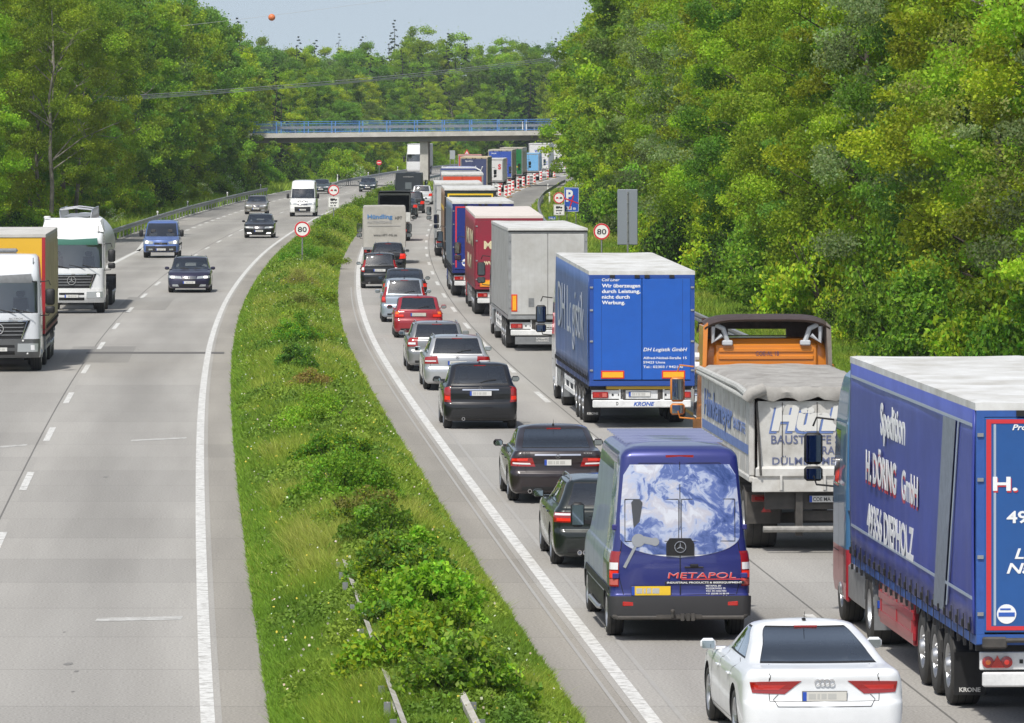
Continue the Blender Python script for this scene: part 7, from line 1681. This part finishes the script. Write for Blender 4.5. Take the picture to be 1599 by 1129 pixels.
# left-hand wood
d=262.; k=0
while d<680:
    k+=1; near=d<440; kind,var=(NEAR[[1,2,0,3,2,5,1][k%7]] if near else FAR[[0,1,3,1,2,4,1][k%7]])
    h=14.6+min(220,max(0,d-340))/220*3.4-max(0,d-565)/60*1.6+tr.uniform(-1,1); x=refL(d)-16.2+tr.uniform(-1.0,.6)-(1.5 if d<400 else 0)-max(0,min(1,(d-585)/30))*3.5
    place_tree('broadleaf_tree','%s tree, %s from the left picture edge along the left-hand wood'%(kind,ORD(k)),'tree',var,x,d,h/17.3,tr.uniform(0,6.28),'trees at the front of the left-hand wood',zs=1.02)
    d+=tr.uniform(9,12)
for row,(o0,st) in enumerate(((22,10),(29,11))):
    d=340.+row*5
    while d<690:
        kind,var=FAR[tr.randrange(5)]
        place_tree('broadleaf_tree','back row tree of the left-hand wood, mostly hidden behind the front trees','tree',var,refL(d)-o0+tr.uniform(-1,1),d,(15.2+min(220,d-340)/220*3.4-max(0,d-565)/60*1.8+tr.uniform(-.5,1.5))/17,tr.uniform(0,6.28),'back row trees of the left-hand wood'); d+=st+tr.uniform(0,4)
for (px,dd,i,lb) in ((82,352,0,'tall tree with a pale bare stem and loose crown, above the white tanker lorry'),(62,362,1,'slanting pale-stemmed tree left of the tall pale stem above the tanker lorry'),(118,368,1,'pale forked tree right of the tall pale stem above the tanker lorry')):
    place_tree('broadleaf_tree',lb,'tree',PALET[i][1],(px-CX)/F*dd,dd,1.0,(0,2.2,-.8)[(82,62,118).index(px)],'pale-stemmed trees at the left')
# wood beyond the bridge
k=0
for row,(o0,st) in enumerate(((-13.5,9),(-20,10),(-28,11))):
    d=700.+row*4
    while d<960:
        i=tr.random(); kind,var = (SPR[tr.randrange(2)] if (i<.22 and row>0) else FAR[tr.choice([0,1,1,3,2])])
        h=(8 if row==0 else (12.5 if row==1 else 16.5))+tr.uniform(-1,2); k+=1
        place_tree('broadleaf_tree' if var not in [v for _,v in SPR] else 'spruce_tree','tree in the wood beyond the bridge on the left, rows behind the far guard rail','tree',var,refL(d)+o0+tr.uniform(-1.5,1.5),d,h/17,tr.uniform(0,6.28),'trees in the wood beyond the bridge, left part'); d+=st+tr.uniform(0,3)
for (dd,h0,xa,xb,st) in ((985,15.5,-48,38,4.4),(1010,17.6,-52,40,4.6),(1040,19.2,-58,42,4.8),(1075,20.5,-60,44,5.0)):
    x=xa
    while x<xb:
        i=tr.random(); 
        kind,var=(FAR[tr.choice([0,1,3,2,0,4])]) if i>.14 else SPR[tr.randrange(2)]
        place_tree('broadleaf_tree' if i>.14 else 'spruce_tree','tree in the distant wood seen above the bridge railing','tree',var,x,dd+tr.uniform(-6,6),(h0+tr.uniform(-1.2,1.6))/17,tr.uniform(0,6.28),'trees in the distant wood above the bridge'); x+=st+tr.uniform(-.8,1.2)
for (px,py,dd,i,lb) in ((530,60,1000,2,'thin spire-topped spruce standing out against the sky left of the middle'),(561,72,998,1,'narrow dark spruce right of the thin spire-topped spruce'),(655,62,1000,0,'big dark spruce in the middle of the distant wood'),(690,100,968,0,'broad dark spruce below the power cables'),(735,108,970,0,'dark purplish spruce right of the middle, below the power cables'),(628,72,1005,2,'thin spruce just left of the tall round tree on the skyline'),(597,90,990,1,'narrow spruce in the left part of the distant wood'),(780,105,975,1,'narrow dark spruce near the right end of the bridge')):
    z=CAMH+(YH-py)/F*dd; place_tree('spruce_tree',lb,'tree',SPR[i][1],(px-CX)/F*dd,dd,z/20.,tr.uniform(0,6),'single spruces of the distant wood')
for (px,py,dd,i,lb) in ((655,52,1045,0,'tall round broadleaf tree forming the highest point of the middle skyline'),(715,62,1045,0,'rounded bright broadleaf tree right of the highest skyline tree'),(806,60,1080,3,'bluish round-topped tree rising above the right part of the skyline'),(560,85,1050,0,'broad bright green tree between the skyline spruces'),(640,135,960,0,'round light green tree standing just above the bridge railing, left of the middle'),(760,138,950,0,'broad light green tree just above the bridge railing, right of the middle'),(730,150,945,2,'round yellow-green tree just above the bridge railing in the middle')):
    z=CAMH+(YH-py)/F*dd; place_tree('broadleaf_tree',lb,'tree',FAR[i][1],(px-CX)/F*dd,dd,z/16.5,tr.uniform(0,6),'single broadleaf trees of the distant wood')
# shrubs
def bush_mesh(name,seed,w,h,nl,ls,base,alt=None,pa=.2,flower=None,nclump=26,asp=.6,top=None):
    rg=np.random.default_rng(seed); cl=[]
    for k in range(nclump):
        a=rg.uniform(0,6.28); r=w*math.sqrt(rg.random())*.85; z=h*(1-(r/w)**2)*rg.uniform(.35,1); cl.append((r*math.cos(a),r*math.sin(a),z,rg.uniform(.16,.34)*w))
    cl=np.array(cl); idx=rg.integers(0,nclump,nl); d=rg.normal(size=(nl,3)); d/=np.linalg.norm(d,axis=1)[:,None]; C=cl[idx,:3]+d*(rg.random(nl)**.5*cl[idx,3])[:,None]*np.array([1,1,.7]); C[:,2]=np.abs(C[:,2])+.02
    T=tints(nl,base,.2,rg,alt,pa)*np.clip(1+.15*rg.normal(size=nclump),.6,1.5)[idx][:,None]
    if top is not None:
        q=(C[:,2]>h*.62)&(rg.random(nl)<.75); T[q]=np.array(top)*(1+.2*rg.normal(size=(q.sum(),1)))
    V=leaves(C,ls,rg,asp,.8)
    if flower:
        m=int(nl*flower); q=rg.choice(nl,m); Cf=C[q]*np.array([1.04,1.04,1.05]); V=np.concatenate([V,leaves(Cf,ls*1.1,rg,.9,1)]); T=np.concatenate([T,tints(m,(.6,.62,.55),.1,rg)])
    me=np_mesh(name,V,4,LEAF,np.clip(T,.004,.8)); b=MB(); rr=random.Random(seed)
    for k in range(7): a=rr.uniform(0,6.28); b.tube([(0,0,-.05),(math.cos(a)*w*.3,math.sin(a)*w*.3,h*.4),(math.cos(a)*w*.6,math.sin(a)*w*.6,h*.75)],.02*max(w,.5),n=4,r1=.004)
    t=b.build('t',BARK,fix=False); tm=t.data; bpy.data.objects.remove(t); return tm,me
GRB='shrubs growing in the median'
mb_=[ # px, py(base), half width m, height, colour, label, top
 (690,1075,.55,.7,MG,'small bramble clump right of the bottommost bramble, over the right overgrown rail',None,.08),
 (585,985,.42,.5,BG,'low leafy bramble just left of the left overgrown rail',None,.07),
 (648,925,.55,.6,MG,'bramble at the right flank of the light green bramble heap',None,.07), (650,1112,.95,.85,MG,'large-leaved bramble at the bottom edge of the picture in the median',None,.085),
 (720,1150,.8,.75,(.07,.12,.02),'bramble bush at the bottom of the median beside the right overgrown rail',None,.08),
 (600,1035,.42,.5,(.055,.10,.018),'low bramble just left of the overgrown rails, under the visible rail end',None,.075),
 (655,1020,.85,.85,MG,'dark bramble heap covering the overgrown guard rail near the bottom',None,.085),
 (625,960,.80,.85,(.08,.135,.022),'light green bramble heap above the left overgrown rail',None,.075),
 (590,905,.75,.80,(.075,.125,.02),'bramble hiding the upper end of the overgrown rails',None,.07),
 (565,868,.78,.82,(.085,.13,.022),'reddish-tipped bush between the two big green bushes and the brambles',(.19,.14,.05),.06),
 (545,822,.98,.95,(.085,.16,.018),'biggest bright green bush of the median, beside the dark brown saloon',None,.06),
 (524,770,.85,.85,(.075,.15,.018),'second bright green bush, directly above the biggest one in the median',None,.06),
 (498,695,.95,.72,(.11,.17,.02),'yellow-green rounded bush below the reddish one in the median',None,.055),
 (484,632,.70,.48,(.12,.12,.035),'low bush with reddish brown tips in the median',(.22,.12,.06),.05),
 (462,600,.6,.75,(.05,.10,.02),'dark ragged shrub beside the left edge of the median',None,.055),
 (464,558,.8,.9,(.07,.15,.018),'upright bright green shrub in the middle of the median',None,.055),
 (470,500,.8,.6,(.11,.14,.03),'olive flat-topped shrub in the median, level with the red hatchback',(.17,.15,.06),.055),
 (468,462,.85,.6,(.12,.12,.04),'brownish shrub in the median below the speed limit sign',(.18,.13,.06),.055),
 (470,418,1.1,.95,(.07,.16,.018),'bright green shrub around the foot of the speed limit sign in the median',None,.06),
 (500,395,1.2,.9,(.07,.12,.02),'green shrub right behind the speed limit sign in the median',None,.07),
 (515,372,1.3,1.0,(.085,.13,.02),'shrub below the no-overtaking sign in the median',None,.08),
 (540,352,1.5,1.0,(.09,.14,.02),'low shrub in the median between the no-overtaking sign and the grey truck',None,.09),
 (563,334,1.6,1.1,(.08,.13,.02),'rounded shrub at the far end of the median, left of the open-backed truck',None,.10),
 (590,318,1.6,1.0,(.09,.15,.02),'farthest shrub of the median in front of the dark blue-green car',None,.11),
 (612,306,1.6,.9,(.07,.12,.02),'shrub at the median end by the dark box trailer truck',None,.11)]
for k,(px,py,w_,h_,c,lb,top,ls) in enumerate(mb_):
    p=P(px,py); d_=p.y; h_*=1.25; w_*=1.15; c=tuple(v*min(2.0,.36/max(c)) for v in c); me=bush_mesh('bush%d'%k,200+k,w_,h_,int(11000*(w_/.8)**1.6) if d_<200 else 6500,ls,c,YG if k%2 else BG,.25,top=(top[0]*1.25,top[1]*1.7,top[2]*1.2) if top else None,nclump=44)
    place_tree('bramble_bush' if k<9 else 'median_shrub',lb,'bush',me,p.x,p.y,1,0,'brambles over the overgrown guard rails' if k<9 else GRB,crown='foliage',trunk='stems',z=.22 if k<22 else 0)
for k,(px,py,w_,h_) in enumerate(((500,668,.6,.4),(478,590,.5,.4),(505,742,.6,.45),(560,800,.5,.4),(532,842,.6,.5),(455,520,.7,.5),(492,545,.7,.45),(440,480,.7,.4),(500,480,.8,.5),(478,438,.9,.5),(520,420,.9,.5),(510,620,.5,.4),(600,960,.4,.4),(560,915,.45,.4))):
    p=P(px,py); me=bush_mesh('weed%d'%k,400+k,w_,h_,7000,.05,(.20,.30,.035) if k%2 else (.15,.25,.03),YG,.3,nclump=36)
    place_tree('weed_clump','low yellow-green weed clump in the median, hard to tell from its neighbours','weeds',me,p.x,p.y,1,0,'weed clumps in the median',crown='foliage',trunk='stems',z=.22)
BV=[bush_mesh('bv%d'%i,300+i,1.8,2.0,12000,.105,c,a,.3,fl,nclump=40) for i,(c,a,fl) in enumerate(((BG,YG,0),(MG,DG,0),(YG,BG,0),((.05,.09,.02),MG,0)))]
BF=[bush_mesh('bf%d'%i,320+i,1.7,2.2,11000,.10,MG,BG,.3,.22,nclump=40) for i in range(2)]
def shrubrow(f,d0,d1,st,off,label,group,hs=(.8,1.7)):
    d=d0; k=0
    while d<d1:
        k+=1; place_tree('wayside_shrub',label%ORD(min(k,79)) if '%s' in label else label,'bush',BV[tr.randrange(4)],f(d)+off+tr.uniform(-.6,.6),d,tr.uniform(*hs),tr.uniform(0,6.28),group,crown='foliage',trunk='stems',zs=tr.uniform(.8,1.5)); d+=st*(1+d/500.)+tr.uniform(0,1.5)
shrubrow(refR,138,620,4.0,16.6,'leafy shrub at the foot of the right-hand wood, hard to tell from its neighbours','shrubs at the foot of the right-hand wood',(.9,1.7))
shrubrow(refL,330,690,5.5,-14.0,'leafy shrub at the foot of the left-hand wood, hard to tell from its neighbours','shrubs at the foot of the left-hand wood',(.8,1.5))
shrubrow(refL,700,930,5.0,-10.5,'leafy shrub at the foot of the wood beyond the bridge','shrubs beyond the bridge',(1.0,1.6))
for (px,dd,off,sc,f,lb) in ((1040,262,15.8,.7,refR,'white-flowering hawthorn shrub right of the tall grey sign'),(1012,300,15.8,.7,refR,'white-flowering shrub peeping out behind the tall grey sign'),(1075,225,15.6,.5,refR,'small white-flowering shrub above the bright blue lorry roof'),(925,470,14.8,1.0,refR,'white-flowering shrub beside the blue parking sign'),
    (240,400,-12.6,.55,refL,'white-flowering shrub behind the guard rail left of the silver-beige car'),(320,520,-13.4,.8,refL,'white-flowering shrub behind the left guard rail, middle one'),(395,560,-13.2,.8,refL,'white-flowering shrub behind the end of the left guard rail'),(548,700,-9,.9,refL,'white-flowering shrub near the far no-entry sign'),(562,720,-10,.8,refL,'second white-flowering shrub near the far no-entry sign')):
    place_tree('flowering_shrub',lb,'bush',BF[tr.randrange(2)],f(dd)+off,dd,sc,tr.uniform(0,6),'white-flowering shrubs',crown='foliage',trunk='stems')
# ------------------------------------------------------------------ air
hz=bpy.data.materials.new('haze'); hz.use_nodes=True; nt=hz.node_tree; nt.nodes.clear(); o_=nt.nodes.new('ShaderNodeOutputMaterial'); pv=nt.nodes.new('ShaderNodeVolumePrincipled'); pv.inputs['Color'].default_value=(.80,.88,1,1); pv.inputs['Density'].default_value=HAZE; pv.inputs['Anisotropy'].default_value=.2
nt.links.new(pv.outputs[0],o_.inputs['Volume'])
if HAZE>0: tag(MB().box(-240,260,-20,1300,-1.5,45).build('haze',hz),kind='stuff')
# ------------------------------------------------------------------ left and right copies of mirrored parts become parts of their own
def split_x(o):
    import bmesh
    me=o.data; out=[]
    for sg in (1,-1):
        bm=bmesh.new(); bm.from_mesh(me); bmesh.ops.delete(bm,geom=[f for f in bm.faces if f.calc_center_median().x*sg<0],context='FACES')
        loose=[v for v in bm.verts if not v.link_faces]; bmesh.ops.delete(bm,geom=loose,context='VERTS')
        if len(bm.faces): m2=bpy.data.meshes.new(o.name.split('.')[0]); bm.to_mesh(m2); [m2.materials.append(q) for q in me.materials]; out.append(m2)
        bm.free()
    if len(out)==2:
        if not me.materials: return
        o.data=out[0]; c=o.copy(); COL.objects.link(c); c.data=out[1]; c.parent=o.parent
for o in [o for o in bpy.data.objects if o.type=='MESH' and o.name.split('.')[0] in ('mudguard','fog_lamp','side_box','side_lamp','side_guard','landing_leg')]: split_x(o)
